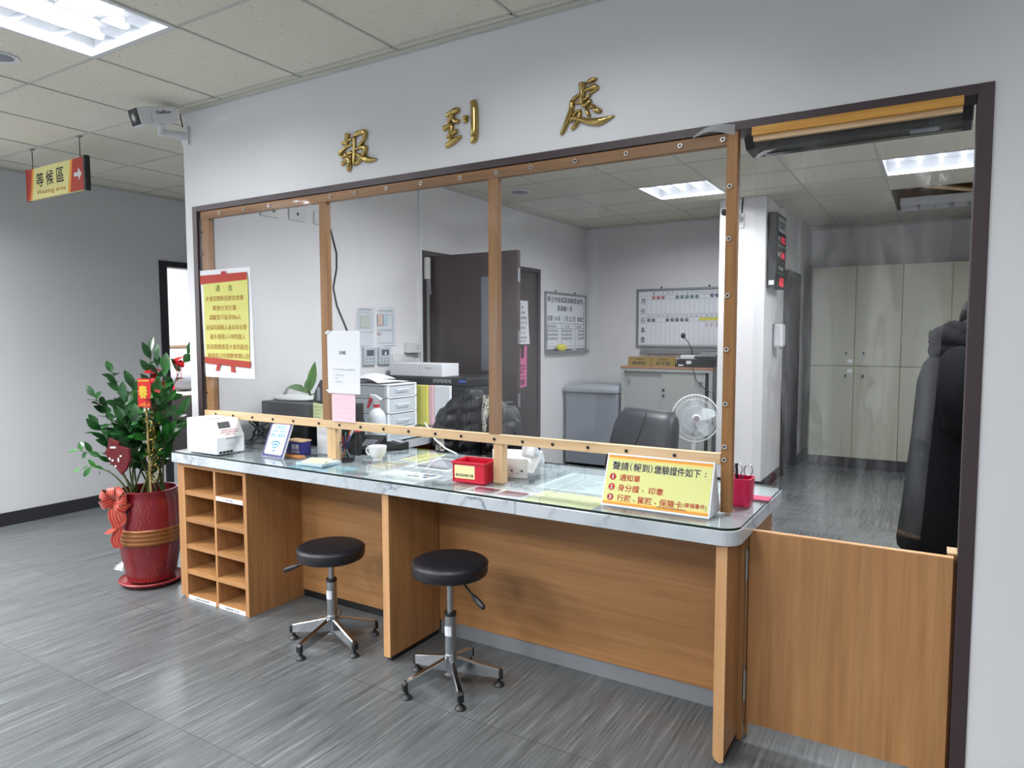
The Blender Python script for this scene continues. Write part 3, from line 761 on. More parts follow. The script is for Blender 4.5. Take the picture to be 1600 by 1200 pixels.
C3 = [[(480, 130, 68), (480, 250, 50), (478, 400, 46), (470, 565, 34)], [(545, 150, 20), (630, 118, 42), (715, 115, 16)], [(315, 430, 34), (430, 355, 26), (560, 272, 28), (665, 255, 44), (745, 290, 22), (590, 375, 24)],
      [(312, 420, 38), (310, 600, 44), (245, 800, 44), (185, 960, 38), (125, 1085, 26)], [(365, 512, 20), (500, 485, 28), (600, 400, 28)], [(470, 560, 34), (525, 590, 38), (630, 500, 26)],
      [(465, 660, 22), (375, 680, 28), (322, 770, 24)], [(450, 675, 28), (430, 800, 34), (395, 900, 40), (305, 1015, 30)], [(265, 795, 22), (350, 790, 30), (450, 842, 40), (600, 922, 50), (770, 955, 58), (985, 888, 12)],
      [(330, 780, 24), (280, 860, 26)], [(545, 640, 24), (560, 740, 34), (605, 812, 20)], [(580, 645, 20), (655, 610, 28), (685, 700, 42), (745, 742, 42), (795, 738, 20)]]
character('gold_character', 'raised gold character 報, leftmost and lowest in the picture', C1, 1.139, 2.3665, 0.000289, 0.000182, 0.000225)
character('gold_character', 'raised gold character 到 with a long upright stroke at its right', C2, 1.752, 2.3975, 0.000276, 0.000182, 0.000222)
character('gold_character', 'raised gold character 處 with a long sweeping foot stroke', C3, 2.316, 2.3755, 0.000253, 0.000186, 0.000214)

# ================================================================ HANGING SIGN, CAMERA
t = thing('hanging_sign', 'hanging red and yellow waiting area sign with white arrow', 'sign', (-1.245, -0.055, 2.31))
obj('board', bx(-1.60, -0.90, -0.066, -0.046, 2.312, 2.51), mat('sign_cream', 'e4dd97', 0.5), t)
obj('end_cap', bx(-0.90, -0.872, -0.074, -0.04, 2.305, 2.517), M_BLACK, t, bev=0.006); obj('end_cap', bx(-1.608, -1.60, -0.07, -0.042, 2.308, 2.514), M_REDP, t)
mx = plane_mx((-1.60, -0.066, 2.312), (1, 0, 0), (0, 0, 1))
bm = nb()
def quad(bm, mx, pts, lift, mi=0): bm.faces.new([bm.verts.new(mx @ V((p[0], p[1], lift))) for p in pts]).material_index = mi
quad(bm, mx, [(0, 0), (0.036, 0), (0.07, 0.198), (0, 0.198)], 0.0006, 0); quad(bm, mx, [(0.036, 0), (0.058, 0), (0.095, 0.198), (0.07, 0.198)], 0.0006, 1)
obj('colour_band', bm, [M_REDP, M_ORANGE], t)
bm = nb()
quad(bm, mx, [(0.535, 0), (0.70, 0), (0.70, 0.198), (0.572, 0.198)], 0.0006, 0); quad(bm, mx, [(0.508, 0), (0.535, 0), (0.572, 0.198), (0.545, 0.198)], 0.0006, 1)
obj('colour_band', bm, [M_REDP, M_ORANGE], t)
bm = nb()
quad(bm, mx, [(0.585, 0.088), (0.635, 0.088), (0.635, 0.06), (0.675, 0.1), (0.635, 0.14), (0.635, 0.112), (0.585, 0.112)], 0.0012)
obj('arrow', bm, M_WHITEP, t)
lettering('lettering', [('等', 0.165, 0.118, 0.095, 0.092), ('候', 0.29, 0.12, 0.095, 0.092), ('區', 0.42, 0.122, 0.09, 0.09)], mx, M_BLACKINK, t, bold=0.012)
lettering('lettering', [('Waiting area', 0.30, 0.035, 0.36, 0.035)], mx, M_BROWNINK, t, bold=0.01)
for x in (-1.542, -0.956):
    obj('wire', cyl(nb(), (x, -0.056, 2.51), (x, -0.056, CZ), 0.0025, seg=8), M_DARK, t); obj('hook', bx(x-0.018, x+0.018, -0.066, -0.046, CZ-0.012, CZ-0.002), M_STEEL, t)
t = thing('security_camera', 'white bullet security camera on a bracket at the wall end', 'camera', (0.03, 0, 2.5))
obj('wall_plate', prism(nb(), [(0.004, 2.46), (0.058, 2.46), (0.058, 2.555), (0.004, 2.555)], (0, 0, 0), (1, 0, 0), (0, 0, 1), 0.012), M_WHITE, t, bev=0.003)
obj('bracket', tube(nb(), [(0.03, -0.004, 2.505), (0.03, -0.06, 2.502), (0.03, -0.13, 2.497), (0.03, -0.145, 2.497)], [0.026, 0.021, 0.016, 0.018], 14), M_WHITE, t, smooth=40)
obj('pivot', cyl(nb(), (0.03, -0.145, 2.478), (0.03, -0.145, 2.535), 0.018, seg=16), M_WHITE, t, smooth=40, bev=0.003)
dv = V((-0.05, -0.95, -0.30)).normalized(); sv = dv.cross(V((0, 0, 1))).normalized(); uv = sv.cross(dv).normalized()
CM = MX(((dv.x, sv.x, uv.x, 0.045), (dv.y, sv.y, uv.y, -0.135), (dv.z, sv.z, uv.z, 2.583), (0, 0, 0, 1)))
def cbox(*a):
    b = nb(); box(b, *a); b.transform(CM); return b
body = obj('camera_body', cbox(-0.05, 0.10, -0.042, 0.042, -0.04, 0.042), M_WHITE, t, bev=0.008, seg=3)
h = obj('hood', cbox(0.10, 0.165, -0.045, 0.045, -0.044, 0.046), M_WHITE, t, bev=0.006, seg=3)
obj('front_window', cbox(0.1645, 0.169, -0.040, 0.040, -0.039, 0.041), mat('matt_black', '0a0a0c', 0.7), t)
bm = nb(); cyl(bm, (0.168, 0, 0), (0.1715, 0, 0), 0.024, seg=20); bm.transform(CM); obj('lens_ring', bm, M_DARK, t, smooth=40)
bm = nb(); cyl(bm, (0.170, 0, 0), (0.1735, 0, 0), 0.015, seg=20); bm.transform(CM); obj('lens', bm, M_BLACKG, t, smooth=40)
mx = plane_mx(CM @ V((0.025, -0.0425, 0.012)), -dv, uv)
lettering('lettering', [('OwlBow', 0, 0, 0.085, 0.018)], mx, M_BLACKINK, t, bold=0.01, lift=0.0008)
obj('cable', tube(nb(), [(0.03, -0.02, 2.553), (0.026, -0.022, 2.575), (0.008, -0.018, 2.61), (0.0, -0.012, 2.644)], 0.003, 8), M_BLACK, t, smooth=60)

# ================================================================ STOOLS
def stool(cx, cy, h, leg0, lever, label, rzlab):
    t = thing('swivel_stool', label, 'stool', (cx, cy, 0), 0, 'round black stools at the counter')
    r = 0.153
    obj('seat', lathe(nb(), [(0, h-0.062), (r-0.02, h-0.062), (r-0.006, h-0.056), (r, h-0.045), (r, h-0.014), (r-0.004, h-0.006), (r-0.012, h-0.001), (r-0.03, h+0.002), (0, h+0.004)], (0, 0, 0), 48), M_BLKLEA, t, w=False, smooth=50)
    obj('piping', lathe(nb(), [(r-0.005, h-0.0065), (r-0.0005, h-0.0085), (r+0.0018, h-0.012), (r-0.001, h-0.015)], (0, 0, 0), 48), M_BLACK, t, w=False, smooth=60)
    obj('seat_plate', lathe(nb(), [(0, h-0.085), (0.028, h-0.085), (0.05, h-0.066), (0.09, h-0.062)], (0, 0, 0), 24), M_BLACK, t, w=False, smooth=40)
    obj('piston', cyl(nb(), (0, 0, 0.29), (0, 0, h-0.07), 0.0135, seg=20), M_STEEL, t, w=False, smooth=40)
    obj('collar', lathe(nb(), [(0.014, 0.303), (0.024, 0.303), (0.025, 0.297), (0.024, 0.29)], (0, 0, 0), 20), M_BLACK, t, w=False, smooth=40)
    obj('column', cyl(nb(), (0, 0, 0.12), (0, 0, 0.292), 0.0235, seg=24), M_STEEL, t, w=False, smooth=40)
    obj('sticker', grid(nb(), lambda u, v: V((0.0241*math.cos(R(-125+80*u)), 0.0241*math.sin(R(-125+80*u)), 0.21+0.04*v)), 8, 1), M_WHITEP, t, w=False, smooth=60)
    obj('hub', lathe(nb(), [(0, 0.045), (0.026, 0.045), (0.0275, 0.05), (0.0275, 0.122), (0.03, 0.125), (0.03, 0.133), (0.0235, 0.134)], (0, 0, 0), 24), M_CHROME, t, w=False, smooth=40)
    for k in range(5):
        a = R(leg0+72*k); rm = MX.Rotation(a, 4, 'Z')
        bm = nb()
        def sec(x, zb, zt, hw): return [V((x, -hw, zb)), V((x, hw, zb)), V((x, hw, zt-0.003)), V((x, hw-0.003, zt)), V((x, -hw+0.003, zt)), V((x, -hw, zt-0.003))]
        loft(bm, [sec(0.024, 0.06, 0.118, 0.0115), sec(0.11, 0.046, 0.094, 0.0115), sec(0.198, 0.034, 0.071, 0.0115)]); bm.transform(rm)
        l = obj('leg', bm, M_CHROME, t, w=False)
        bm = nb(); loft(bm, [sec(0.196, 0.032, 0.0715, 0.0125), sec(0.204, 0.031, 0.069, 0.0125), sec(0.212, 0.033, 0.06, 0.011)]); bm.transform(rm); obj('end_cap', bm, M_BLACK, l, w=False)
        bm = nb(); lathe(bm, [(0, 0), (0.021, 0.0), (0.022, 0.004), (0.017, 0.012), (0.008, 0.017), (0.0065, 0.036), (0, 0.036)], (0.196, 0, 0), 18); bm.transform(rm); obj('foot', bm, M_BLACK, l, w=False, smooth=40)
    a = R(lever); d = V((math.cos(a), math.sin(a), 0))
    lv = obj('lever', tube(nb(), [d*0.03+V((0, 0, h-0.07)), d*0.10+V((0, 0, h-0.075)), d*0.155+V((0, 0, h-0.10))], 0.0045, 8), M_BLACK, t, w=False, smooth=60)
    obj('lever_grip', tube(nb(), [d*0.15+V((0, 0, h-0.098)), d*0.17+V((0, 0, h-0.106)), d*0.2+V((0, 0, h-0.118)), d*0.225+V((0, 0, h-0.128)), d*0.232+V((0, 0, h-0.131))], [0.005, 0.010, 0.012, 0.010, 0.004], 10), M_BLACK, lv, w=False, smooth=60)
    return t
stool(1.255, -0.170, 0.458, 200, 205, 'round black stool left of the wooden partition, lower seat', 0)
stool(1.957, -0.205, 0.518, 245, -20, 'round black stool right of the wooden partition, higher seat', 0)

# ================================================================ POT PLANT
PX, PY = -0.235, -0.13
RV = V((0.853, 0.521, 0)); DV = V((-0.521, 0.853, 0))
def pp(s, z, d=0.0): return V((PX, PY, z))+RV*s+DV*d
def pot_mat():
    m, t, b = base('red_glazed_pot')
    vec = t.coords()
    sep = t.new('ShaderNodeSeparateXYZ'); t.link(vec, sep.inputs[0])
    at_ = t.new('ShaderNodeMath', operation='ARCTAN2'); t.link(sep.outputs[1], at_.inputs[0]); t.link(sep.outputs[0], at_.inputs[1])
    cv = t.new('ShaderNodeCombineXYZ'); t.link(at_.outputs[0], cv.inputs[0]); t.link(sep.outputs[2], cv.inputs[2])
    w = t.new('ShaderNodeTexWave', wave_type='BANDS', bands_direction='X'); t.link(cv.outputs[0], w.inputs['Vector']); t.val(w, 'Scale', 2.4); t.val(w, 'Distortion', 0.0)
    sn = t.new('ShaderNodeMath', operation='SINE'); ml = t.new('ShaderNodeMath', operation='MULTIPLY'); t.link(sep.outputs[2], ml.inputs[0]); ml.inputs[1].default_value = 95; t.link(ml.outputs[0], sn.inputs[0])
    m2 = t.new('ShaderNodeMath', operation='MULTIPLY_ADD'); t.link(sn.outputs[0], m2.inputs[0]); m2.inputs[1].default_value = 0.035; t.link(at_.outputs[0], m2.inputs[2])
    cv2 = t.new('ShaderNodeCombineXYZ'); t.link(m2.outputs[0], cv2.inputs[0]); t.link(cv2.outputs[0], w.inputs['Vector'])
    br = t.noise(vec, 14, 3)
    ln = t.ramp(w.outputs['Fac'], [(0.97, (0, 0, 0, 1)), (0.995, (1, 1, 1, 1))])
    mk = t.mix(1.0, ln, t.ramp(br, [(0.5, (0, 0, 0, 1)), (0.64, (0.9, 0.9, 0.9, 1))]), 'MULTIPLY')
    red = t.ramp(t.noise(vec, 6, 3), [(0.3, '5f0f19'), (0.7, '7c141f')])
    t.link(t.mix(mk, red, lin('b0703c')), b.inputs['Base Color'])
    b.inputs['Roughness'].default_value = 0.28; b.inputs['Coat Weight'].default_value = 0.3
    return m
t = thing('plant_pot', 'tall red glazed pot with gold bands standing on a red saucer', 'plant pot', (PX, PY, 0))
prof = [(0, 0.03), (0.118, 0.03), (0.127, 0.034), (0.135, 0.08), (0.150, 0.16), (0.163, 0.25), (0.166, 0.34), (0.163, 0.43), (0.155, 0.50), (0.151, 0.53), (0.156, 0.538), (0.158, 0.546), (0.153, 0.55), (0.142, 0.548), (0.140, 0.52), (0.142, 0.49)]
obj('pot_body', lathe(nb(), prof, (0, 0, 0), 48), pot_mat(), t, w=False, smooth=50)
bm = nb(); pr_ = [(0.1545, 0.244)]
for k in range(4):
    z = 0.25+k*0.023; pr_ += [(0.1655+0.001, z), (0.1705, z+0.007), (0.1705, z+0.014), (0.1665, z+0.02)]
pr_ += [(0.157, 0.346)]
obj('gold_bands', lathe(bm, pr_, (0, 0, 0), 48), mat('bronze_glaze', '8a5a33', 0.3, 0.5), t, w=False, smooth=50)
obj('saucer', lathe(nb(), [(0, 0.0), (0.135, 0.0), (0.165, 0.018), (0.172, 0.03), (0.168, 0.034), (0.160, 0.028), (0.135, 0.018), (0, 0.018)], (0, 0, 0), 40), mat('red_saucer', '8e2a2c', 0.45), t, w=False, smooth=50)
obj('soil', lathe(nb(), [(0, 0.505), (0.1, 0.502), (0.1415, 0.495)], (0, 0, 0), 24), mat('potting_soil', '241b15', 0.95, vary=0.4, vscale=60), t, w=False, smooth=50)
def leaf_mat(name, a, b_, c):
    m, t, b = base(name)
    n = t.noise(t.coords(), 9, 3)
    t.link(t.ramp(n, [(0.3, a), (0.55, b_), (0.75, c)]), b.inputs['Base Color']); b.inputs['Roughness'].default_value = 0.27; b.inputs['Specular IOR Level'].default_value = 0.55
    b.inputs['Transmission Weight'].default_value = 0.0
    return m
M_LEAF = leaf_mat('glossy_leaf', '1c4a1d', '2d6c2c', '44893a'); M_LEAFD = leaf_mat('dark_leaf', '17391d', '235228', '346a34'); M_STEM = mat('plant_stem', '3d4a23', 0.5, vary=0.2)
def leaf(bm, p, d, n, L, Wd, mi=0, curl=0.18):
    d = V(d).normalized(); n = V(n); n = (n-d*n.dot(d)).normalized(); s = d.cross(n)
    rows = []
    for t_, w in ((0, 0.08), (0.2, 0.62), (0.42, 1.0), (0.65, 0.9), (0.85, 0.5), (1.0, 0.04)):
        c = V(p)+d*(L*t_)-n*(curl*L*t_*t_)
        rows.append([bm.verts.new(c-s*(Wd*w/2)+n*(0.12*Wd*w)), bm.verts.new(c), bm.verts.new(c+s*(Wd*w/2)+n*(0.12*Wd*w))])
    for a, b in zip(rows, rows[1:]):
        for k in range(2):
            f = bm.faces.new((a[k], a[k+1], b[k+1], b[k])); f.material_index = mi
plant = thing('potted_plant', 'glossy green leafy plant growing in the red pot beside the counter', 'plant', (PX, PY, 0.5))
rnd = random.Random(11)
def frond(tip, base_, bend, n, L, dark=False, start=0.35, Wk=0.42, red=False):
    b0 = V(base_); t0 = V(tip)
    ctl = b0*0.45+t0*0.55+V(bend)
    pts = [b0*(1-u)**2+ctl*2*u*(1-u)+t0*u*u for u in [i/14 for i in range(15)]]
    bm = nb(); tube(bm, pts, [0.0065*(1-0.75*i/14) for i in range(15)], 6)
    for i in range(n):
        u = start+(1-start)*i/(n-1) if n > 1 else 1
        k = min(int(u*14), 13); f = u*14-k; p = pts[k]*(1-f)+pts[k+1]*f; ax = (pts[k+1]-pts[k]).normalized()
        sd = 1 if i % 2 else -1
        side = ax.cross(V((-0.86, -0.5, 0.1))).normalized()*sd
        side = (side+V((rnd.uniform(-.5, .5), rnd.uniform(-.5, .5), rnd.uniform(-.25, .35)))).normalized()
        d = (ax*0.75+side).normalized() if i < n-1 else ax
        nn = V((0.55, -0.45, 0.7))+V((rnd.uniform(-.5, .5), rnd.uniform(-.5, .5), rnd.uniform(-.3, .3)))
        leaf(bm, p, d, nn, L*rnd.uniform(0.85, 1.12), L*Wk*rnd.uniform(0.9, 1.15), 1)
    obj('frond', bm, [M_STEM, M_LEAFD if dark else M_LEAF], plant, smooth=60)
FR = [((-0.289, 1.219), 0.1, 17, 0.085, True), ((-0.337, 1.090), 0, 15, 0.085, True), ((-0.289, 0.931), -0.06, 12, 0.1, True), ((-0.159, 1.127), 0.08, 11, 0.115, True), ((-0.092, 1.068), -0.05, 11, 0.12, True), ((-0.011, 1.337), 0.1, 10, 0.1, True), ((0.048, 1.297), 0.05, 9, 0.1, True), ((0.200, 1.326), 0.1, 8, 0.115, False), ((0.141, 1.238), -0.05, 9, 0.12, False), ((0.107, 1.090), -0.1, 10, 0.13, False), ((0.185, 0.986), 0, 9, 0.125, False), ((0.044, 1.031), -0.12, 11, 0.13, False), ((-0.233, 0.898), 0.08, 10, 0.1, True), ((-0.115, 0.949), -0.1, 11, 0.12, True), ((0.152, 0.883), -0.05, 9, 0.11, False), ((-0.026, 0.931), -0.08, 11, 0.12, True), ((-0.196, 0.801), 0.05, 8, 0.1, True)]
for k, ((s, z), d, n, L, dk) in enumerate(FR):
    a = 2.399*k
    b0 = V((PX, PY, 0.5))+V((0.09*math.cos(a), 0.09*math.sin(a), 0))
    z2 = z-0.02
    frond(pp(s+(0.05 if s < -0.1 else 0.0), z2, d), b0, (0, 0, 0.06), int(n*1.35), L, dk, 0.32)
frond(pp(-0.40, 0.76, 0.0), pp(-0.04, 0.5, -0.05), (0.06, 0.03, 0.12), 9, 0.075, False, 0.45, 0.4)
frond(pp(-0.37, 0.66, -0.02), pp(-0.06, 0.5, -0.07), (0.05, 0.02, 0.13), 7, 0.07, False, 0.5, 0.4)
# decorations
t = thing('spring_tag', 'red and gold spring greeting tag on a stick in the plant', 'tag', pp(-0.02, 0.5, -0.1))
obj('stick', tube(nb(), [pp(0.06, 0.5, -0.09), pp(0.075, 0.8, -0.13), pp(0.085, 1.08, -0.155)], 0.005, 8), mat('bamboo', 'b9a06a', 0.6), t, smooth=60)
fx, fz = RV, V((0, 0, 1)); o = pp(0.05, 1.03, -0.17)
mx = plane_mx(o, fx, fz)
bm = nb(); prism(bm, [(0, 0), (0.068, -0.004), (0.072, 0.152), (0.002, 0.156)], o, fx, fz, 0.003)
obj('card', bm, mat('festive_red', 'c8161d', 0.5), t)
mxf = plane_mx(o+DV*-0.0045, fx, fz)
G = mat('gold_print', 'd9b93c', 0.4, 0.3)
bm = nb()
for k in range(5): flat(bm, mxf, 0.006+k*0.012, 0.015+k*0.012, 0.138, 0.147); flat(bm, mxf, 0.008+k*0.012, 0.014+k*0.012, 0.006, 0.012+0.006*(k % 3))
obj('gold_trim', bm, G, t)
lettering('lettering', [('春', 0.030, 0.082, 0.05, 0.072)], mxf, G, t, bold=0.03)
bm = nb()
for k in range(260):
    p = pp(0.09+rnd.uniform(-0.025, 0.025)+0.02*(k/260), 1.03-0.42*(k/260), -0.14+rnd.uniform(-0.03, 0.03)); d = V((rnd.uniform(-1, 1), rnd.uniform(-1, 1), rnd.uniform(-1, 1))).normalized()
    leaf(bm, p, d, (rnd.uniform(-1, 1), 0.3, 1), 0.02, 0.006)
obj('tinsel', bm, mat('gold_tinsel', '9b8a3e', 0.35, 0.5), t)
M_VELV = mat('red_velvet', '5c0b14', 0.8, sheen=0.0, vary=0.15, vscale=30)
o = pp(-0.045, 0.745, -0.18)
mx = plane_mx(o, RV, (0, 0, 1))
bm = prism(nb(), [(-0.06, 0.12), (0.0, 0.095), (-0.005, 0.075), (0.05, 0.06), (0.055, 0.0), (0.03, -0.06), (0.0, -0.085), (-0.02, -0.055), (-0.055, -0.02), (-0.085, 0.04), (-0.065, 0.07)], o, RV, (0, 0, 1), 0.02)
t = tag(obj('velvet_ornament', bm, M_VELV, None, bev=0.006), 'dark red velvet festive ornament hanging in the leaves above the bow', 'ornament')
bm = nb()
for (a, b, c, d) in ((-0.05, 0.062, -0.02, 0.072), (-0.06, 0.0, -0.05, 0.012), (-0.045, -0.01, -0.035, 0.002), (0.0, 0.015, 0.01, 0.025), (-0.012, -0.012, -0.004, 0.01), (-0.03, -0.04, -0.02, -0.03)): flat(bm, plane_mx(o+DV*-0.0215, RV, (0, 0, 1)), a, c, b, d)
s = obj('print_pattern', bm, M_WHITEP, None); s.parent = t
M_RFLW = mat('red_silk', 'c3161f', 0.5)
t = thing('silk_flower', 'bright red silk flower ornament with hanging beads near the wall end', 'ornament', pp(0.115, 1.1, -0.1))
for c, n in ((pp(0.115, 1.14, -0.1), 14), (pp(0.185, 1.27, 0.0), 7), (pp(0.02, 1.2, 0.05), 4)):
    bm = nb()
    for k in range(n): leaf(bm, c, (rnd.uniform(-1, 1), rnd.uniform(-1, 1), rnd.uniform(-.7, .9)), (0, -0.5, 1), 0.05, 0.04)
    obj('blossom', bm, M_RFLW, t, smooth=60)
bm = nb()
for s in (0.195, 0.218):
    for k in range(9): ball(bm, pp(s-0.01, 1.25-0.011*k, 0.0), 0.004, seg=6, rings=4)
obj('beads', bm, M_RED, t)
bm = nb(); tube(bm, [pp(0.02, 0.7, 0), pp(0.03, 0.95, 0.02), pp(0.0, 1.12, 0.04), pp(0.02, 1.25, 0.05)], 0.004, 6); tube(bm, [pp(0.03, 0.7, 0), pp(0.07, 0.9, -0.05), pp(0.115, 1.13, -0.1)], 0.004, 6)
obj('twig', bm, mat('dark_red_twig', '5a2325', 0.6), t)
# bow on the rim
def ribm():
    m, t, b = base('striped_ribbon')
    uvn = t.new('ShaderNodeUVMap'); sp = t.new('ShaderNodeSeparateXYZ'); t.link(uvn.outputs[0], sp.inputs[0])
    r = t.ramp(sp.outputs[1], [(0.0, 'c8a050'), (0.04, '9c1214'), (0.33, '9c1214'), (0.36, 'c8a050'), (0.39, '9c1214'), (0.61, '9c1214'), (0.64, 'c8a050'), (0.67, '9c1214'), (0.96, '9c1214'), (1.0, 'c8a050')])
    for n in t.n:
        if n.bl_idname == 'ShaderNodeValToRGB': n.color_ramp.interpolation = 'LINEAR'
    t.link(r, b.inputs['Base Color']); b.inputs['Roughness'].default_value = 0.4; b.inputs['Sheen Weight'].default_value = 0.3
    return m
M_RIB = ribm()
bow = thing('ribbon_bow', 'red and gold striped ribbon bow tied on the rim of the pot', 'bow', pp(-0.12, 0.5, -0.12))
def ribbon(name, pts, wv, width=0.06):
    pts = [V(p) for p in pts]; fine = []
    for i in range(len(pts)-1):
        p0 = pts[max(i-1, 0)]; p1 = pts[i]; p2 = pts[i+1]; p3 = pts[min(i+2, len(pts)-1)]
        for j in range(6):
            u = j/6; fine.append(0.5*((2*p1)+(p2-p0)*u+(2*p0-5*p1+4*p2-p3)*u*u+(3*p1-p0-3*p2+p3)*u**3))
    fine.append(pts[-1])
    bm = nb(); uvl = bm.loops.layers.uv.new('UVMap'); wv = V(wv).normalized()
    rows = [[bm.verts.new(p+wv*(width*(j/6-0.5))) for j in range(7)] for p in fine]
    for i in range(len(rows)-1):
        for j in range(6):
            f = bm.faces.new((rows[i][j], rows[i][j+1], rows[i+1][j+1], rows[i+1][j]))
            for lp, (a, b) in zip(f.loops, ((i, j), (i, j+1), (i+1, j+1), (i+1, j))): lp[uvl].uv = (a/len(rows), b/6)
    return obj(name, bm, M_RIB, bow, smooth=80)
BC = pp(-0.095, 0.515, -0.15)
def bp_(s, z, d=0): return BC+RV*s+V((0, 0, z))+DV*d
for k, (ang, ln, wv) in enumerate(((150, 0.085, (0.3, -0.4, 0.8)), (60, 0.08, (-0.5, -0.6, 0.4)), (200, 0.08, (0.2, -0.7, 0.5)), (-35, 0.085, (0.4, -0.5, 0.6)), (100, 0.075, (0.7, -0.5, 0.1)), (10, 0.07, (0.1, -0.6, 0.7)))):
    c, s = math.cos(R(ang)), math.sin(R(ang))
    ribbon('loop', [bp_(0, 0, -0.02), bp_(c*ln*.5, s*ln*.5, -0.055), bp_(c*ln, s*ln, -0.035), bp_(c*ln*.55, s*ln*.55, 0.0), bp_(0, 0, -0.01)], RV*(-s)+V((0, 0, c))+DV*0.25, 0.05)
ribbon('tail', [bp_(0, -0.01, -0.02), bp_(-0.01, -0.08, -0.035), bp_(0.012, -0.16, -0.03), bp_(-0.005, -0.22, -0.03), bp_(0.01, -0.265, -0.025)], RV+V((0, 0, 0.1)), 0.055)
ribbon('tail', [bp_(0, -0.02, -0.02), bp_(0.04, -0.07, -0.04), bp_(0.045, -0.13, -0.035), bp_(0.0, -0.165, -0.045), bp_(-0.05, -0.17, -0.03)], RV*0.7+V((0, 0, 0.6)), 0.045)
t = thing('barrier_stand', 'chrome barrier post base on the floor behind the red pot', 'barrier post', (-0.585, -0.07, 0))
obj('base', lathe(nb(), [(0, 0), (0.08, 0), (0.082, 0.012), (0.07, 0.03), (0.03, 0.05), (0.022, 0.06), (0, 0.06)], (0, 0, 0), 28), M_CHROME, t, w=False, smooth=40)
obj('pole', cyl(nb(), (0.0, 0, 0.05), (0.0, 0, 0.42), 0.016, seg=16), M_CHROME, t, w=False, smooth=40)

# ================================================================ ON THE COUNTER
Z = 0.8
t = thing('number_dispenser', 'white boxy ticket dispenser with a small dark display at the left end of the counter', 'machine', (0.34, -0.09, Z))
y0, y1, x0, x1, zt = -0.178, -0.012, 0.21, 0.463, 0.984
obj('casing', prism(nb(), [(x0, Z+0.004), (x1, Z+0.004), (x1, Z+0.09), (x1-0.045, zt-0.004), (x0+0.004, zt)], (0, y0, 0), (1, 0, 0), (0, 0, 1), -(y1-y0)), M_WHITE, t, bev=0.004)
e1 = V((0, 1, 0)); e2 = V((-0.045, 0, zt-Z-0.094)).normalized(); o = V((x1, y0, Z+0.09)); mx = plane_mx(o, e1, e2)
bm = nb(); prism(bm, [(0.03, 0.05), (0.10, 0.05), (0.10, 0.085), (0.03, 0.085)], o+e1.cross(e2)*-0.0005, e1, e2, 0.0015); obj('display', bm, M_DARK, t)
lettering('lettering', [('本機僅供查詢使用', 0.085, 0.038, 0.10, 0.009), ('請先取號再至櫃台', 0.085, 0.026, 0.11, 0.009), ('等候叫號', 0.085, 0.014, 0.06, 0.009)], mx, M_REDINK, t)
bm = nb(); box(bm, x1, x1+0.003, y0+0.055, y0+0.12, Z+0.082, Z+0.086); obj('ticket_slot', bm, M_GREYP, t)
obj('slot_recess', bx(x1-0.0005, x1+0.0012, y0+0.06, y0+0.13, Z+0.05, Z+0.078), mat('pale_grey_plastic', 'd2d6da', 0.4), t)
bm = nb()
for k in range(4): box(bm, x1-0.0005, x1+0.0015, y0+0.012+k*0.021, y0+0.029+k*0.021, Z+0.008, Z+0.019)
obj('vents', bm, M_BLACK, t)
bm = nb()
for a in (x0+0.02, x1-0.02):
    for b in (y0+0.02, y1-0.02): cyl(bm, (a, b, Z), (a, b, Z+0.005), 0.008, seg=10)
obj('feet', bm, M_BLACK, t)
obj('paper_lip', lathe(nb(), [(0.0, 0.0), (0.07, 0.0), (0.05, 0.006), (0, 0.009)], (0.31, -0.09, zt-0.001), 20, 0, None), M_WHITE, t, smooth=60)

t = thing('wifi_sign', 'blue framed leaning sign offering free wireless internet, beside the ticket dispenser', 'sign', (0.735, -0.04, Z))
o = V((0.651, -0.056, Z)); e1 = V((0.166, -0.008, 0)).normalized(); e2 = V((0.0, 0.078, 0.182)).normalized(); H = 0.197
obj('board', prism(nb(), [(0, 0), (0.166, 0), (0.166, H), (0, H)], o, e1, e2, -0.008), M_WHITE, t)
mx = plane_mx(o, e1, e2)
M_BLUE = mat('royal_blue', '1d1c66', 0.45)
bm = nb(); outer = [(0.002, 0.002), (0.164, 0.002), (0.164, H-0.002), (0.002, H-0.002)]
flat(bm, mx, 0.001, 0.165, 0.001, H-0.001, 0.0006); obj('blue_face', bm, M_BLUE, t)
bm = nb(); bm.faces.new([bm.verts.new(mx @ V((p[0], p[1], 0.0012))) for p in rrect(0.138, H-0.03, 0.012, 5, 0.014, 0.015)]); obj('white_panel', bm, M_WHITEP, t)
M_CYAN = mat('azure_ink', '4aa3cf', 0.7); M_TEAL = mat('teal_ink', '1f86a8', 0.6)
lettering('lettering', [('本館提供', 0.086, 0.158, 0.085, 0.02), ('免費（無線）', 0.083, 0.137, 0.10, 0.014), ('網路上網服務', 0.083, 0.115, 0.118, 0.02)], mx, M_CYAN, t, bold=0.004, lift=0.0018)
bm = nb(); cxx, cyy = 0.083, 0.034
for r0, r1 in ((0.016, 0.023), (0.031, 0.038), (0.046, 0.053)):
    for k in range(12):
        a0, a1 = R(45+7.5*k), R(45+7.5*(k+1)); quad(bm, mx, [(cxx+r0*math.cos(a0), cyy+r0*math.sin(a0)), (cxx+r1*math.cos(a0), cyy+r1*math.sin(a0)), (cxx+r1*math.cos(a1), cyy+r1*math.sin(a1)), (cxx+r0*math.cos(a1), cyy+r0*math.sin(a1))], 0.0018)
quad(bm, mx, [(cxx+0.0075*math.cos(R(a)), cyy+0.0075*math.sin(R(a))) for a in range(0, 360, 30)], 0.0018)
obj('wireless_symbol', bm, M_TEAL, t)
t = thing('tissue_box', 'small dark blue box with white lettering behind the wireless sign', 'box', (0.80, 0.06, Z))
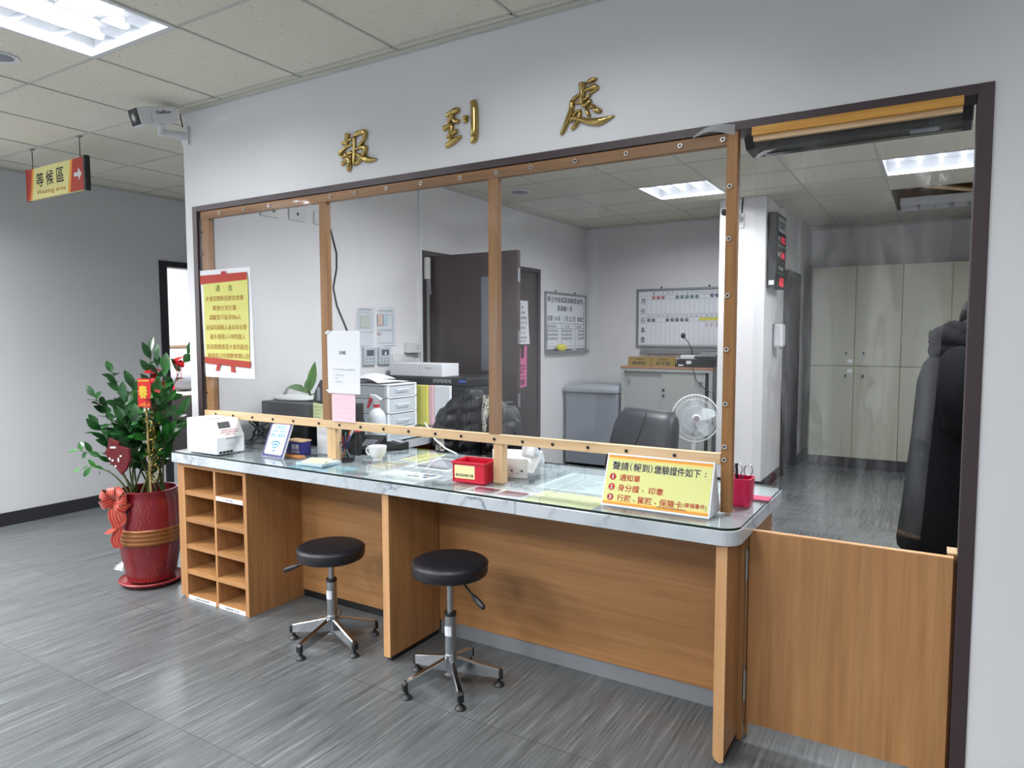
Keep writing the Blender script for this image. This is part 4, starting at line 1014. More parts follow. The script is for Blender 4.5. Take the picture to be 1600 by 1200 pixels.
obj('carton', bx(0.73, 0.845, 0.035, 0.10, Z, Z+0.072), M_BLUE, t, bev=0.002); obj('lid', bx(0.728, 0.847, 0.033, 0.102, Z+0.072, Z+0.079), M_PINE, t)
lettering('lettering', [('服務', 0.80, Z+0.045, 0.055, 0.028), ('歡迎取用', 0.80, Z+0.02, 0.06, 0.014)], plane_mx((0, 0.035, 0), (1, 0, 0), (0, 0, 1)), M_WHITEP, t)
tag(obj('wooden_tray', bx(0.74, 0.88, -0.01, 0.03, Z, Z+0.008), mat('orange_wood', 'a9713a', 0.5), None), 'small orange wood strip lying behind the wireless sign', 'tray')
t = thing('memo_stack', 'clear memo tray with pale yellow note slips on the counter front', 'notes', (1.07, -0.07, Z))
mem = MX.Translation((1.072, -0.068, Z)) @ MX.Rotation(R(2), 4, 'Z')
bm = nb(); box(bm, -0.085, 0.085, -0.06, 0.07, 0, 0.012); bm.transform(mem); obj('tray', bm, mat('frosted_acrylic', 'b2c4cc', 0.2), t)
bm = nb(); box(bm, -0.06, 0.055, -0.045, 0.055, 0.012, 0.019); bm.transform(mem @ MX.Rotation(R(20), 4, 'Z')); obj('slips', bm, mat('pale_yellow_slips', 'e6e8bd', 0.8), t)
t = thing('pen_holder', 'black wire mesh pen holder standing behind the first post', 'pen holder', (1.112, 0.078, Z))
bm = nb(); seg = 22; r = 0.043
for k in range(seg):
    for dr in (1, -1):
        pts = [V((1.112+r*math.cos(2*PI*(k/seg+dr*0.1*j/4)), 0.078+r*math.sin(2*PI*(k/seg+dr*0.1*j/4)), Z+0.004+0.09*j/4)) for j in range(5)]
        tube(bm, pts, 0.0009, 4)
obj('mesh_wall', bm, M_BLACK, t)
bm = nb(); lathe(bm, [(r-0.002, 0.09), (r+0.002, 0.09), (r+0.002, 0.096), (r-0.002, 0.096), (r-0.002, 0.09)], (1.112, 0.078, Z), 28); obj('rim', bm, M_BLACK, t)
obj('base', lathe(nb(), [(0, 0.0), (r+0.001, 0.0), (r+0.001, 0.006), (0, 0.004)], (1.112, 0.078, Z), 28), M_BLACK, t)
PENC = [('blue', '2f3fa0'), ('white', 'e4e6ea'), ('orange', 'd4572a'), ('green', '1c6a55'), ('black', '202226'), ('grey', '9aa2ab'), ('red', 'b3202b'), ('navy', '2a2f58')]
for k, (nm, c) in enumerate(PENC):
    a = 2*PI*k/8; b0 = V((1.112-0.02*math.cos(a), 0.078-0.02*math.sin(a), Z+0.008)); tp = V((1.112+0.035*math.cos(a), 0.078+0.035*math.sin(a), Z+0.125+0.022*((k*3) % 4)/3))
    p = thing('pen', '%s pen standing in the mesh pen holder' % nm, 'pen', b0, 0, 'pens in the mesh holder')
    q = (tp-b0); obj('barrel', tube(nb(), [b0, b0+q*0.12, b0+q*0.98, tp], [0.0015, 0.0045, 0.0045, 0.003], 8), mat('pen_'+nm, c, 0.35), p, smooth=50)
    obj('clip', tube(nb(), [b0+q*0.72+V((0.0055, -0.003, 0)), b0+q*0.95+V((0.0055, -0.003, 0))], 0.0014, 5), M_STEEL, p)
t = thing('teacup', 'white porcelain teacup on the counter behind the pen holder', 'cup', (1.255, 0.15, Z))
obj('bowl', lathe(nb(), [(0, 0.004), (0.022, 0.0), (0.024, 0.006), (0.022, 0.01), (0.036, 0.025), (0.043, 0.045), (0.046, 0.072), (0.0445, 0.073), (0.041, 0.045), (0.033, 0.026), (0, 0.014)], (0, 0, 0), 32), mat('porcelain', 'eceef0', 0.15), t, w=False, smooth=50)
obj('handle', tube(nb(), [V((-0.043, -0.004, 0.06)), V((-0.064, -0.006, 0.058)), V((-0.068, -0.007, 0.04)), V((-0.055, -0.005, 0.024)), V((-0.038, -0.004, 0.026))], 0.0045, 8), MATS['porcelain'], t, w=False, smooth=60)
# red basket
t = thing('red_basket', 'small red plastic basket with a yellow label on the counter', 'basket', (1.94, 0.005, Z), R(4))
bm = nb()
def ringbox(bm, w, d, z0, z1, th):
    box(bm, -w, w, -d, -d+th, z0, z1); box(bm, -w, w, d-th, d, z0, z1); box(bm, -w, -w+th, -d+th, d-th, z0, z1); box(bm, w-th, w, -d+th, d-th, z0, z1)
ringbox(bm, 0.076, 0.058, 0.004, 0.082, 0.003); box(bm, -0.078, 0.078, -0.06, 0.06, 0.0, 0.008)
for k in (-0.076, 0.072):
    for j in (-1, 1): box(bm, k, k+0.004, j*0.06-0.002, j*0.06+0.002, 0.0, 0.086)
obj('tub', bm, M_RED, t, w=False, bev=0.001)
bm = nb(); ringbox(bm, 0.083, 0.065, 0.078, 0.088, 0.008); obj('rim', bm, M_RED, t, w=False, bev=0.002)
bm = nb(); box(bm, -0.068, 0.03, -0.0595, -0.058, 0.016, 0.072); obj('label_card', bm, mat('cream_card', 'eadfa8', 0.7), t, w=False)
lettering('lettering', [('歡迎取用原子筆', -0.019, 0.030, 0.085, 0.012)], plane_mx((0, -0.0596, 0), (1, 0, 0), (0, 0, 1)), M_BLACKINK, t, w=False, bold=0.01)
# telephone
t = thing('desk_phone', 'white desk telephone seen from behind, beside the middle post', 'telephone', (2.03, 0.2, Z), R(12))
bm = nb(); prism(bm, [(-0.075, 0.028), (-0.07, 0.02), (0.085, 0.075), (0.08, 0.098), (0.06, 0.102)], (0.095, 0, 0), (0, -1, 0), (0, 0, 1), 0.19)
bm2 = bm; bm2.transform(MX.Rotation(PI, 4, 'Z'))
obj('body', bm2, M_IVORY, t, w=False, bev=0.004)
obj('stand', (lambda b: (prism(b, [(-0.06, 0.0), (-0.075, 0.0), (-0.07, 0.085), (-0.03, 0.06)], (-0.07, 0, 0), (0, 1, 0), (0, 0, 1), 0.14), b)[-1])(nb()), M_IVORY, t, w=False, bev=0.002)
h = obj('handset', tube(nb(), [V((0.075, -0.085, 0.10)), V((0.075, -0.07, 0.128)), V((0.075, -0.03, 0.13)), V((0.075, 0.03, 0.1)), V((0.075, 0.075, 0.07)), V((0.075, 0.095, 0.045))], [0.026, 0.03, 0.02, 0.018, 0.024, 0.022], 12), M_WHITE, t, w=False, smooth=60)
bm = nb()
for k in (-0.04, 0.0, 0.045): box(bm, k-0.004, k+0.004, -0.0785, -0.0735, 0.03, 0.036)
obj('sockets', bm, M_DARK, t, w=False)
tag(obj('coiled_cable', tube(nb(), [(1.76, 0.42, 0.86), (1.80, 0.36, 0.81), (1.88, 0.25, 0.803), (1.98, 0.17, 0.803), (2.08, 0.12, 0.83), (2.06, 0.16, 0.803), (1.9, 0.33, 0.803), (1.78, 0.5, 0.803)], 0.0028, 6), M_IVORY, None, smooth=60), 'pale coiled phone cord trailing over the counter behind the middle post', 'cord')
# big yellow notice wedge
t = thing('counter_sign', 'long yellow tent sign listing three required documents, at the right end of the counter', 'sign', (2.77, -0.06, Z))
A = V((2.572, -0.116, Z)); e1 = V((0.395, 0.0, 0)).normalized(); e2 = V((0.0, 0.066, 0.180)).normalized(); Wd, H = 0.395, 0.192
bm = nb(); prism(bm, [(-0.116, Z), (-0.05, Z+0.180), (-0.046, Z+0.180), (0.02, Z)], (2.572, 0, 0), (0, 1, 0), (0, 0, 1), 0.395)
obj('stand', bm, M_WHITE, t, bev=0.001)
mx = plane_mx(A, e1, e2)
bm = nb(); flat(bm, mx, 0.006, 0.389, 0.008, 0.186, 0.0008, 0)
for k in range(5):
    flat(bm, mx, 0.006, 0.389, 0.008+k*0.003, 0.011+k*0.003, 0.0012, 1 if k < 3 else 2); flat(bm, mx, 0.006, 0.389, 0.183-k*0.003, 0.186-k*0.003, 0.0012, 1 if k < 3 else 2)
obj('printed_face', bm, [mat('sign_yellow', 'd6d88c', 0.6), M_ORANGE, mat('pale_orange', 'eccb74', 0.6)], t)
lettering('lettering', [('聲請', 0.057, 0.148, 0.062, 0.031), ('(', 0.097, 0.148, 0.007, 0.031), ('報到', 0.136, 0.148, 0.06, 0.03), (')', 0.174, 0.148, 0.007, 0.031), ('繳驗證件如下', 0.267, 0.148, 0.165, 0.031), ('：', 0.367, 0.146, 0.006, 0.014)], mx, M_NAVYINK, t, bold=0.012, lift=0.0016)
lettering('lettering', [('通知單', 0.098, 0.107, 0.078, 0.025), ('身分證', 0.098, 0.070, 0.082, 0.026), ('、', 0.152, 0.066, 0.008, 0.008), ('印章', 0.2, 0.070, 0.054, 0.026), ('行照', 0.085, 0.033, 0.052, 0.026), ('、', 0.124, 0.029, 0.008, 0.008), ('駕照', 0.163, 0.033, 0.054, 0.026), ('、', 0.203, 0.029, 0.008, 0.008), ('保險卡', 0.258, 0.034, 0.082, 0.026), ('(車禍事件)', 0.342, 0.035, 0.08, 0.02)], mx, M_REDINK, t, bold=0.012, lift=0.0016)
bm = nb()
for y in (0.107, 0.070, 0.033): quad(bm, mx, [(0.033+0.0125*math.cos(R(a)), y+0.0125*math.sin(R(a))) for a in range(0, 360, 20)], 0.0014)
obj('number_discs', bm, M_REDINK, t)
lettering('numerals', [('1', 0.033, 0.107, 0.0042, 0.015), ('2', 0.033, 0.070, 0.010, 0.015), ('3', 0.033, 0.033, 0.010, 0.015)], mx, M_WHITEP, t, bold=0.02, lift=0.0022)
lettering('small_print', [('※電子通訊(如手機)※敬請靜音', 0.262, 0.0175, 0.105, 0.007)], mx, M_NAVYINK, t, lift=0.0022)
# pink pen cup
t = thing('pink_cup', 'square pink pen cup at the right end of the counter', 'pen cup', (3.0, 0.155, Z), R(0))
bm = nb(); P = rrect(0.095, 0.095, 0.02, 4, -0.0475, -0.0475)
Pi = rrect(0.087, 0.087, 0.017, 4, -0.0435, -0.0435)
o_ = [[V((p[0]*k, p[1]*k, z)) for p in P] for z, k in ((0.0, 0.9), (0.004, 0.93), (0.1, 1.0))]; i_ = [[V((p[0]*k, p[1]*k, z)) for p in Pi] for z, k in ((0.1, 1.0), (0.006, 0.92))]
loft(bm, o_+i_, True)
obj('cup', bm, mat('raspberry_pink', 'cf1850', 0.35), t, w=False, smooth=40)
SC = [('scissors', 'black handled scissors standing in the pink cup'), ]
s = thing('scissors', 'scissors with black loops standing in the square pink cup', 'scissors', (3.0, 0.16, Z+0.01))
bm = nb()
for dx in (-0.018, 0.018):
    c = V((3.01+dx, 0.165, Z+0.125)); tube(bm, [c+V((0.015*math.cos(R(a)), 0.004*math.sin(R(a)), 0.02*math.sin(R(a)))) for a in range(0, 361, 30)], 0.0022, 6, False)
obj('handles', bm, M_STEEL, s, smooth=60)
obj('blades', tube(nb(), [(3.0, 0.16, Z+0.01), (3.008, 0.164, Z+0.105)], 0.004, 6), M_STEEL, s)
for k, (nm, c, dx, dy, h) in enumerate((('blue ballpoint', '2b4aa0', -0.03, -0.02, 0.15), ('black marker', '1b1d22', -0.012, 0.0, 0.14), ('white marker', 'e6e8ec', -0.036, 0.012, 0.145))):
    p = thing('pen', nm+' leaning in the square pink cup', 'pen', (3.0+dx*0.3, 0.155+dy*0.3, Z+0.008), 0, 'pens in the pink cup')
    obj('barrel', tube(nb(), [V((3.0+dx*0.3, 0.155+dy*0.3, Z+0.008)), V((3.0+dx, 0.155+dy, Z+h))], 0.005, 8), mat('pen_'+nm.replace(' ', '_'), c, 0.35), p, smooth=50); obj('cap', tube(nb(), [V((3.0+dx, 0.155+dy, Z+h)), V((3.0+dx*1.1, 0.155+dy*1.1, Z+h+0.008))], 0.006, 8), MATS['pen_'+nm.replace(' ', '_')], p)
tag(obj('pink_coaster', prism(nb(), rrect(0.085, 0.075, 0.008, 3, 3.0, 0.24), (0, 0, Z), (1, 0, 0), (0, 1, 0), 0.004), mat('raspberry_matt', 'b33a5e', 0.5), None, bev=0.001), 'flat raspberry pink coaster beside the square pink cup', 'coaster')
# papers lying under the glass
def paper(name, label, pts, m, lines=None, z=0.7911, extra=None):
    """flat printed sheet on the counter; pts are its four corners"""
    o = V((pts[0][0], pts[0][1], z)); e1 = V((pts[1][0]-pts[0][0], pts[1][1]-pts[0][1], 0)); e2 = V((pts[3][0]-pts[0][0], pts[3][1]-pts[0][1], 0))
    w, h = e1.length, e2.length
    t = thing(name, label, 'paper', o)
    obj('sheet', prism(nb(), [(0, 0), (w, 0), (w, h), (0, h)], o, e1.normalized(), e2.normalized(), 0.0002), m, t)
    mx = plane_mx(o+V((0, 0, -0.0001)), e1, e2)
    if lines: extra_ = lines(t, mx, w, h)
    return t
def ruled(col, n, x0=0.1, x1=0.9, frac=0.35):
    def f(t, mx, w, h):
        bm = nb(); rr = random.Random(n)
        for k in range(n):
            y = h*(0.92-0.84*k/(n-1)) if n > 1 else h/2
            flat(bm, mx, w*x0, w*(x0+(x1-x0)*rr.uniform(0.6, 1)), y-h*frac/n/2, y+h*frac/n/2, 0.0004)
        obj('print', bm, col, t)
    return f
def poster2(t, mx, w, h):
    bm = nb()
    for a, b, c, d, m in ((0.08, 0.46, 0.25, 0.9, 0), (0.54, 0.92, 0.25, 0.9, 0), (0.08, 0.46, 0.6, 0.9, 1), (0.54, 0.92, 0.6, 0.9, 1)): flat(bm, mx, w*a, w*b, h*c, h*d, 0.0004+0.0003*m, m)
    obj('print', bm, [mat('mauve_print', 'b59aa8', 0.7), mat('plum_print', '8a4a5a', 0.7)], t)
def framed(t, mx, w, h):
    bm = nb(); flat(bm, mx, w*0.12, w*0.88, h*0.12, h*0.88, 0.0004, 0); flat(bm, mx, w*0.16, w*0.84, h*0.8, h*0.84, 0.0007, 1); flat(bm, mx, w*0.12, w*0.88, h*0.12, h*0.16, 0.0007, 1)
    obj('print', bm, [mat('lavender_grey_print', 'a9a8b4', 0.6), M_DARK], t)
def pict(t, mx, w, h):
    bm = nb(); rr = random.Random(4)
    cs = [mat('blue_blot', '3c7fb0', 0.7), mat('brown_blot', '8a5a3a', 0.7), M_NAVYINK]
    for k in range(14): cx, cy, r = w*rr.uniform(0.45, 0.9), h*rr.uniform(0.6, 0.95), rr.uniform(0.008, 0.018); quad(bm, mx, [(cx+r*math.cos(R(a)), cy+r*0.7*math.sin(R(a))) for a in range(0, 360, 45)], 0.0004+0.0001*k, k % 3)
    obj('picture', bm, cs, t); ruled(M_GREYINK, 6, 0.05, 0.5, 0.2)(t, mx, w, h*0.6)
M_PALEG = mat('pale_green_sheet', 'dcdfae', 0.7); M_PALEB = mat('pale_blue_sheet', '94bccb', 0.7); M_CREAM = mat('cream_sheet', 'dcd9a4', 0.7)
paper('printed_sheet', 'white framed notice lying on the counter behind the red basket', [(1.44, 0.13), (1.70, 0.13), (1.70, 0.41), (1.44, 0.41)], M_WHITEP, framed)
paper('printed_sheet', 'white leaflet with blue and brown pictures at the counter front, left of the red basket', [(1.45, -0.16), (1.74, -0.16), (1.74, 0.05), (1.45, 0.05)], mat('glassy_white_sheet', 'd9e0e4', 0.6), pict)
paper('printed_sheet', 'white sheet with two plum coloured panels in front of the middle post', [(1.98, -0.175), (2.27, -0.175), (2.27, -0.045), (1.98, -0.045)], M_WHITEP, poster2)
paper('printed_sheet', 'pale yellow printed form at the counter front edge beside the tent sign', [(2.27, -0.19), (2.56, -0.19), (2.56, 0.02), (2.27, 0.02)], M_PALEG, ruled(M_GREYINK, 9, 0.06, 0.95, 0.12))
paper('printed_sheet', 'white sheet of dark printing behind the pale yellow form', [(2.2, 0.06), (2.5, 0.06), (2.5, 0.40), (2.2, 0.40)], mat('bluish_sheet', 'cbd8e0', 0.7), ruled(M_GREYINK, 10, 0.06, 0.8, 0.25))
paper('printed_sheet', 'pale blue sheet under the memo tray', [(0.96, -0.17), (1.3, -0.17), (1.3, -0.02), (0.96, -0.02)], M_PALEB, ruled(M_TEAL, 5, 0.1, 0.9, 0.15))
paper('printed_sheet', 'greenish printed sheet lying behind the teacup', [(1.3, 0.25), (1.42, 0.25), (1.42, 0.5), (1.3, 0.5)], M_CREAM, ruled(mat('olive_ink', '9a9458', 0.7), 6, 0.1, 0.9, 0.3))
paper('printed_sheet', 'brown and cream leaflet beside the white framed notice', [(1.28, 0.05), (1.43, 0.05), (1.43, 0.2), (1.28, 0.2)], mat('taupe_sheet', 'a8998c', 0.7), ruled(M_CREAM, 3, 0.1, 0.9, 0.3))

# ================================================================ SHEETS TAPED TO THE SCREEN
def sheet(name, label, x0, x1, z0, z1, y, m, cat='notice', wob=0.004, skew=0.0):
    t = thing(name, label, cat, ((x0+x1)/2, y, z0))
    fn = lambda u, v: V((x0+(x1-x0)*u+skew*(1-v), y-wob*abs(math.sin(u*2.2+v*1.5))-wob*0.8*(1-v)*u, z0+(z1-z0)*v))
    obj('sheet', grid(nb(), fn, 10, 12), m, t, smooth=60)
    return t
YN = -0.022
t = sheet('scroll_notice', 'yellow scroll notice with red rollers taped over the first post of the screen', 0.132, 0.545, 1.19, 1.77, -0.012, M_WHITEP, wob=0.002, skew=0.02)
mx = plane_mx((0.142, YN+0.004, 1.19), (1, 0, 0), (0, 0, 1))
bm = nb(); flat(bm, mx, 0.02, 0.39, 0.075, 0.53, 0.0, 0)
quad(bm, mx, [(-0.005, 0.505), (0.385, 0.515), (0.385, 0.555), (0.0, 0.552), (-0.005, 0.54)], 0.0008, 1); quad(bm, mx, [(0.015, 0.075), (0.395, 0.055), (0.40, 0.09), (0.015, 0.11)], 0.0008, 1)
quad(bm, mx, [(0.175, 0.552), (0.215, 0.552), (0.215, 0.568), (0.175, 0.568)], 0.0008, 1); quad(bm, mx, [(0.12, 0.07), (0.15, 0.07), (0.135, 0.035), (0.105, 0.035)], 0.0008, 1); quad(bm, mx, [(0.235, 0.064), (0.265, 0.064), (0.275, 0.03), (0.235, 0.032)], 0.0008, 1)
obj('scroll_print', bm, [mat('scroll_yellow', 'c9c774', 0.8), M_REDP], t)
lettering('heading', [('通', 0.145, 0.478, 0.038, 0.033), ('告', 0.25, 0.478, 0.036, 0.033)], mx, M_GREENINK, t, lift=0.001)
lettering('lettering', [('本會因應新冠肺炎疫情', 0.195, 0.425, 0.315, 0.028), ('實施分流計畫', 0.195, 0.374, 0.195, 0.028), ('調解室只能容納6人', 0.20, 0.324, 0.265, 0.028), ('故協同調解人員如非必要', 0.205, 0.270, 0.335, 0.028), ('最多僅限3人時同進入', 0.215, 0.220, 0.295, 0.028), ('防疫期間感恩大家的配合', 0.21, 0.166, 0.345, 0.028), ('板橋區公所調解會關心您', 0.215, 0.118, 0.345, 0.028)], mx, M_BROWNINK, t, lift=0.001)
bm = nb(); flat(bm, mx, 0.0, 0.405, 0.297, 0.299, 0.0012); obj('fold_crease', bm, mat('crease_grey', 'c9c6a0', 0.8), t)
t = sheet('code_sheet', 'white printed page with a few grey lines taped to the second post', 1.096, 1.306, 1.14, 1.437, -0.014, M_WHITEP, wob=0.002)
mx = plane_mx((1.096, -0.0196, 1.14), (1, 0, 0), (0, 0, 1))
lettering('lettering', [('LINE', 0.103, 0.195, 0.042, 0.014)], mx, M_BLACKINK, t, bold=0.02)
lettering('small_print', [('加入官方帳號線上申請調解服務', 0.11, 0.115, 0.145, 0.007), ('一、掃描加入好友', 0.075, 0.088, 0.075, 0.007), ('二、點選', 0.055, 0.072, 0.035, 0.007), ('三、填寫資料送出', 0.070, 0.056, 0.065, 0.007)], mx, M_GREYINK, t)
bm = nb()
for cx_, cz_, a in ((0.006, 0.292, 40), (0.205, 0.29, -40), (0.01, 0.008, -40)):
    p = [V((cx_+0.018*math.cos(R(a+q)), cz_+0.012*math.sin(R(a+q)), 0.002)) for q in (20, 160, 200, 340)]; bm.faces.new([bm.verts.new(mx @ v) for v in p])
obj('tape', bm, mat('clear_tape', 'dfe3e6', 0.3), t)
t = sheet('pink_form', 'pale pink ruled form hanging below the white printed page', 1.115, 1.268, 1.004, 1.138, -0.010, mat('pale_pink_paper', 'e6c3cc', 0.8), wob=0.001)
bm = nb(); mx = plane_mx((1.115, -0.0132, 1.004), (1, 0, 0), (0, 0, 1))
for k in range(5): flat(bm, mx, 0.015, 0.13, 0.02+k*0.022, 0.0208+k*0.022)
obj('ruling', bm, mat('dusty_pink', 'c79aa8', 0.8), t)

# ================================================================ OFFICE: DOORS AND SIDE WALL
M_DOOR = mat('dark_brown_door', '3a3031', 0.4, vary=0.06)
bm = nb()
box(bm, -0.012, 0.112, 1.955, 2.0, 0, 2.085); box(bm, -0.012, 0.112, 3.82, 3.865, 0, 2.085); box(bm, -0.012, 0.112, 2.0, 3.82, 2.045, 2.085)
struct('trim_8', bm, M_BROWN, bev=0.002)
t = thing('door_2', None, None, (0.05, 3.82, 0)); tag(t, kind='structure')
obj('door_leaf', bx(0.05, 0.09, 2.915, 3.818, 0.01, 2.043), M_DOOR, t, bev=0.002)
obj('flush_bolt', bx(0.09, 0.094, 2.93, 2.96, 0.9, 1.08), M_STEEL, t)
t = thing('door_3', None, None, (0.12, 2.03, 0)); tag(t, kind='structure')
obj('door_leaf', bx(0.115, 0.935, 2.03, 2.07, 0.01, 2.043), M_DOOR, t, bev=0.002)
obj('vision_panel', bx(0.615, 0.725, 2.026, 2.031, 1.15, 1.86), mat('wired_glass', '5c6068', 0.15), t)
bm = nb(); box(bm, 0.605, 0.615, 2.022, 2.03, 1.14, 1.87); box(bm, 0.725, 0.735, 2.022, 2.03, 1.14, 1.87); box(bm, 0.615, 0.725, 2.022, 2.03, 1.14, 1.15); box(bm, 0.615, 0.725, 2.022, 2.03, 1.86, 1.87); obj('panel_bead', bm, M_BROWN, t)
bm = nb(); cyl(bm, (0.872, 2.03, 0.915), (0.872, 2.02, 0.915), 0.03, seg=20); tube(bm, [(0.872, 2.02, 0.915), (0.872, 1.98, 0.915), (0.84, 1.97, 0.913), (0.77, 1.97, 0.908)], 0.009, 10)
obj('door_handle', bm, M_CHROME, t, smooth=40)
for z in (0.93, 1.4, 1.86): obj('hinge', bx(0.933, 0.937, 2.035, 2.065, z-0.05, z+0.05), M_STEEL, t)
t = thing('door_closer', 'pale grey door closer arm at the top of the open brown door frame', 'door closer', (0.125, 2.0, 1.95))
obj('body', bx(0.113, 0.15, 1.965, 2.005, 1.86, 2.03), M_IVORY, t, bev=0.004); obj('arm', tube(nb(), [(0.14, 2.0, 1.86), (0.145, 2.005, 1.74)], 0.008, 8), M_STEEL, t)
def wallsheet(name, label, x, y0, y1, z0, z1, m, cat, lean=0.0):
    t = thing(name, label, cat, (x, (y0+y1)/2, z0))
    obj('sheet', grid(nb(), lambda u, v: V((x+0.004+0.012*(1-v)*u*lean, y0+(y1-y0)*u+0.02*(1-v)**2*u*lean, z0+(z1-z0)*v)), 6, 8), m, t, smooth=60)
    return t, plane_mx((x+0.018, y0, z0), (0, 1, 0), (0, 0, 1))
t, mx = wallsheet('door_notice', 'white notice with rows of characters on the dark far door leaf', 0.09, 3.395, 3.63, 1.33, 1.757, M_WHITEP, 'notice', 1.0)
lettering('lettering', [('公 告', 0.07, 0.36, 0.12, 0.03), ('第一調解', 0.085, 0.31, 0.15, 0.028), ('委員法律諮詢', 0.1, 0.26, 0.18, 0.028), ('週五上午十時', 0.1, 0.21, 0.18, 0.028), ('辦公室登記', 0.09, 0.16, 0.16, 0.028), ('每次一件', 0.085, 0.11, 0.15, 0.026), ('請勿遲到喔', 0.1, 0.065, 0.18, 0.02), ('謝謝合作', 0.09, 0.03, 0.15, 0.016)], mx, M_BLACKINK, t, lift=0.0005)
t = thing('pink_poster', 'bright pink bag-shaped poster with scales symbol on the dark door leaf', 'poster', (0.095, 3.5, 0.9))
mx = plane_mx((0.094, 3.395, 0.89), (0, 1, 0), (0, 0, 1))
bm = prism(nb(), [(0, 0), (0.21, 0.02), (0.215, 0.42), (0.17, 0.43), (0.15, 0.30), (0.10, 0.30), (0.09, 0.40), (0.04, 0.40), (0.03, 0.29), (0, 0.28)], (0.0945, 3.395, 0.89), (0, 1, 0), (0, 0, 1), 0.002)
obj('card', bm, mat('hot_pink_card', 'd56a9e', 0.7), t)
bm = nb()
for a in ((0.075, 0.14, 0.155, 0.165), (0.1, 0.11, 0.165, 0.235), (0.04, 0.17, 0.228, 0.236), (0.035, 0.075, 0.19, 0.2), (0.135, 0.175, 0.19, 0.2)): flat(bm, mx, *a, 0.005)
for c in (0.055, 0.155):
    for d in (-0.02, 0.02): quad(bm, mx, [(c-0.002, 0.23), (c+0.002, 0.23), (c+d+0.002, 0.2), (c+d-0.002, 0.2)], 0.005)
obj('scales_symbol', bm, mat('plum_ink', '57204a', 0.8), t)
lettering('lettering', [('調解', 0.105, 0.065, 0.13, 0.06), ('便民法律服務', 0.1, 0.12, 0.13, 0.018)], mx, MATS['plum_ink'], t, bold=0.01, lift=0.005)
def plate(name, label, cat, y0, y1, z0, z1, m=M_IVORY, d=0.012, parts=()):
    t = thing(name, label, cat, (0.1, (y0+y1)/2, (z0+z1)/2))
    obj('plate', bx(0.1, 0.1+d, y0, y1, z0, z1), m, t, bev=0.003)
    for nm, a, mm in parts: obj(nm, bx(0.1+d-0.0005, 0.1+d+a[4] if len(a) > 4 else 0.1+d+0.002, y0+(y1-y0)*a[0], y0+(y1-y0)*a[1], z0+(z1-z0)*a[2], z0+(z1-z0)*a[3]), mm, t)
    return t
plate('wall_socket', 'grey wall socket plate high on the office wall, leftmost of three', 'socket', 0.42, 0.55, 2.135, 2.215, parts=(('switch', (0.1, 0.45, 0.35, 0.75), M_GREYP), ('slots', (0.62, 0.8, 0.4, 0.7), M_DARK)))
plate('wall_socket', 'grey aerial socket with one round hole high on the office wall', 'socket', 0.635, 0.765, 2.14, 2.22, parts=(('port', (0.45, 0.57, 0.42, 0.62), M_DARK),))
plate('wall_socket', 'blank grey plate high on the office wall beside the second post', 'socket', 0.84, 0.96, 2.14, 2.22)
tag(obj('wall_cable', tube(nb(), [(0.106, 0.955, 2.16), (0.106, 0.985, 2.12), (0.106, 1.037, 1.97), (0.106, 1.035, 1.87), (0.106, 1.001, 1.736), (0.106, 1.03, 1.62), (0.106, 1.12, 1.457), (0.106, 1.15, 1.3), (0.106, 1.12, 1.0), (0.106, 1.12, 0.805)], 0.005, 8), M_DARK, None, smooth=60), 'thin black cable hanging down the white office side wall', 'cable')
tag(obj('cable_trunking', bx(0.1, 0.118, 1.915, 1.94, 0.8, 2.62), M_WHITE, None, bev=0.002), 'white vertical cable trunking beside the open brown door', 'trunking')
for y0, l in ((1.268, 'grey air conditioning controller with blank screen, left of the pair'), (1.427, 'grey air conditioning controller with figure on screen, right of the pair')):
    t = plate('air_conditioner_controller', l, 'controller', y0, y0+0.127, 1.204, 1.331, mat('silver_grey_plastic', 'b3bac3', 0.4), 0.022, (('screen', (0.22, 0.8, 0.52, 0.85), mat('lcd_grey', '565f6a', 0.25)),))
    bm = nb()
    for a in (0.2, 0.48, 0.75):
        for b in (0.12, 0.3): box(bm, 0.1215, 0.1235, y0+0.127*a-0.008, y0+0.127*a+0.008, 1.204+0.127*b, 1.204+0.127*b+0.012)
    obj('buttons', bm, M_GREYP, t)
    if y0 > 1.4:
        bm = nb(); prism(bm, [(1.48, 1.275), (1.505, 1.275), (1.492, 1.305)], (0.1242, 0, 0), (0, 1, 0), (0, 0, 1), 0.0005); obj('figure', bm, M_WHITEP, t)
plate('control_box', 'pale grey surface box with two buttons beside the door trunking', 'box', 1.725, 1.885, 1.283, 1.362, M_IVORY, 0.05, (('button', (0.62, 0.7, 0.3, 0.4), M_GREYP), ('button', (0.62, 0.7, 0.6, 0.7), M_GREYP)))
plate('light_switch', 'wide light switch plate under the controllers, left of two', 'switch', 1.585, 1.70, 1.205, 1.275, M_IVORY, 0.01, (('rocker', (0.2, 0.8, 0.2, 0.8), M_WHITE),))
plate('light_switch', 'light switch plate directly under the pale grey surface box', 'switch', 1.72, 1.835, 1.205, 1.272, M_IVORY, 0.01, (('rocker', (0.2, 0.8, 0.2, 0.8), M_WHITE),))
t = thing('document_sleeve', 'clear plastic sleeve of printed guides on the wall above the controllers', 'document sleeve', (0.1, 1.4, 1.34))
obj('sheet', grid(nb(), lambda u, v: V((0.103+0.004*math.sin(u*9), 1.185+0.44*u+(0.05*v*(1-u)), 1.34+0.29*v-0.02*v*v*(1-u))), 8, 6), mat('bluish_sleeve', 'cdd3db', 0.4), t, smooth=60)
mx = plane_mx((0.1088, 1.19, 1.34), (0, 1, 0), (0, 0, 1))
bm = nb()
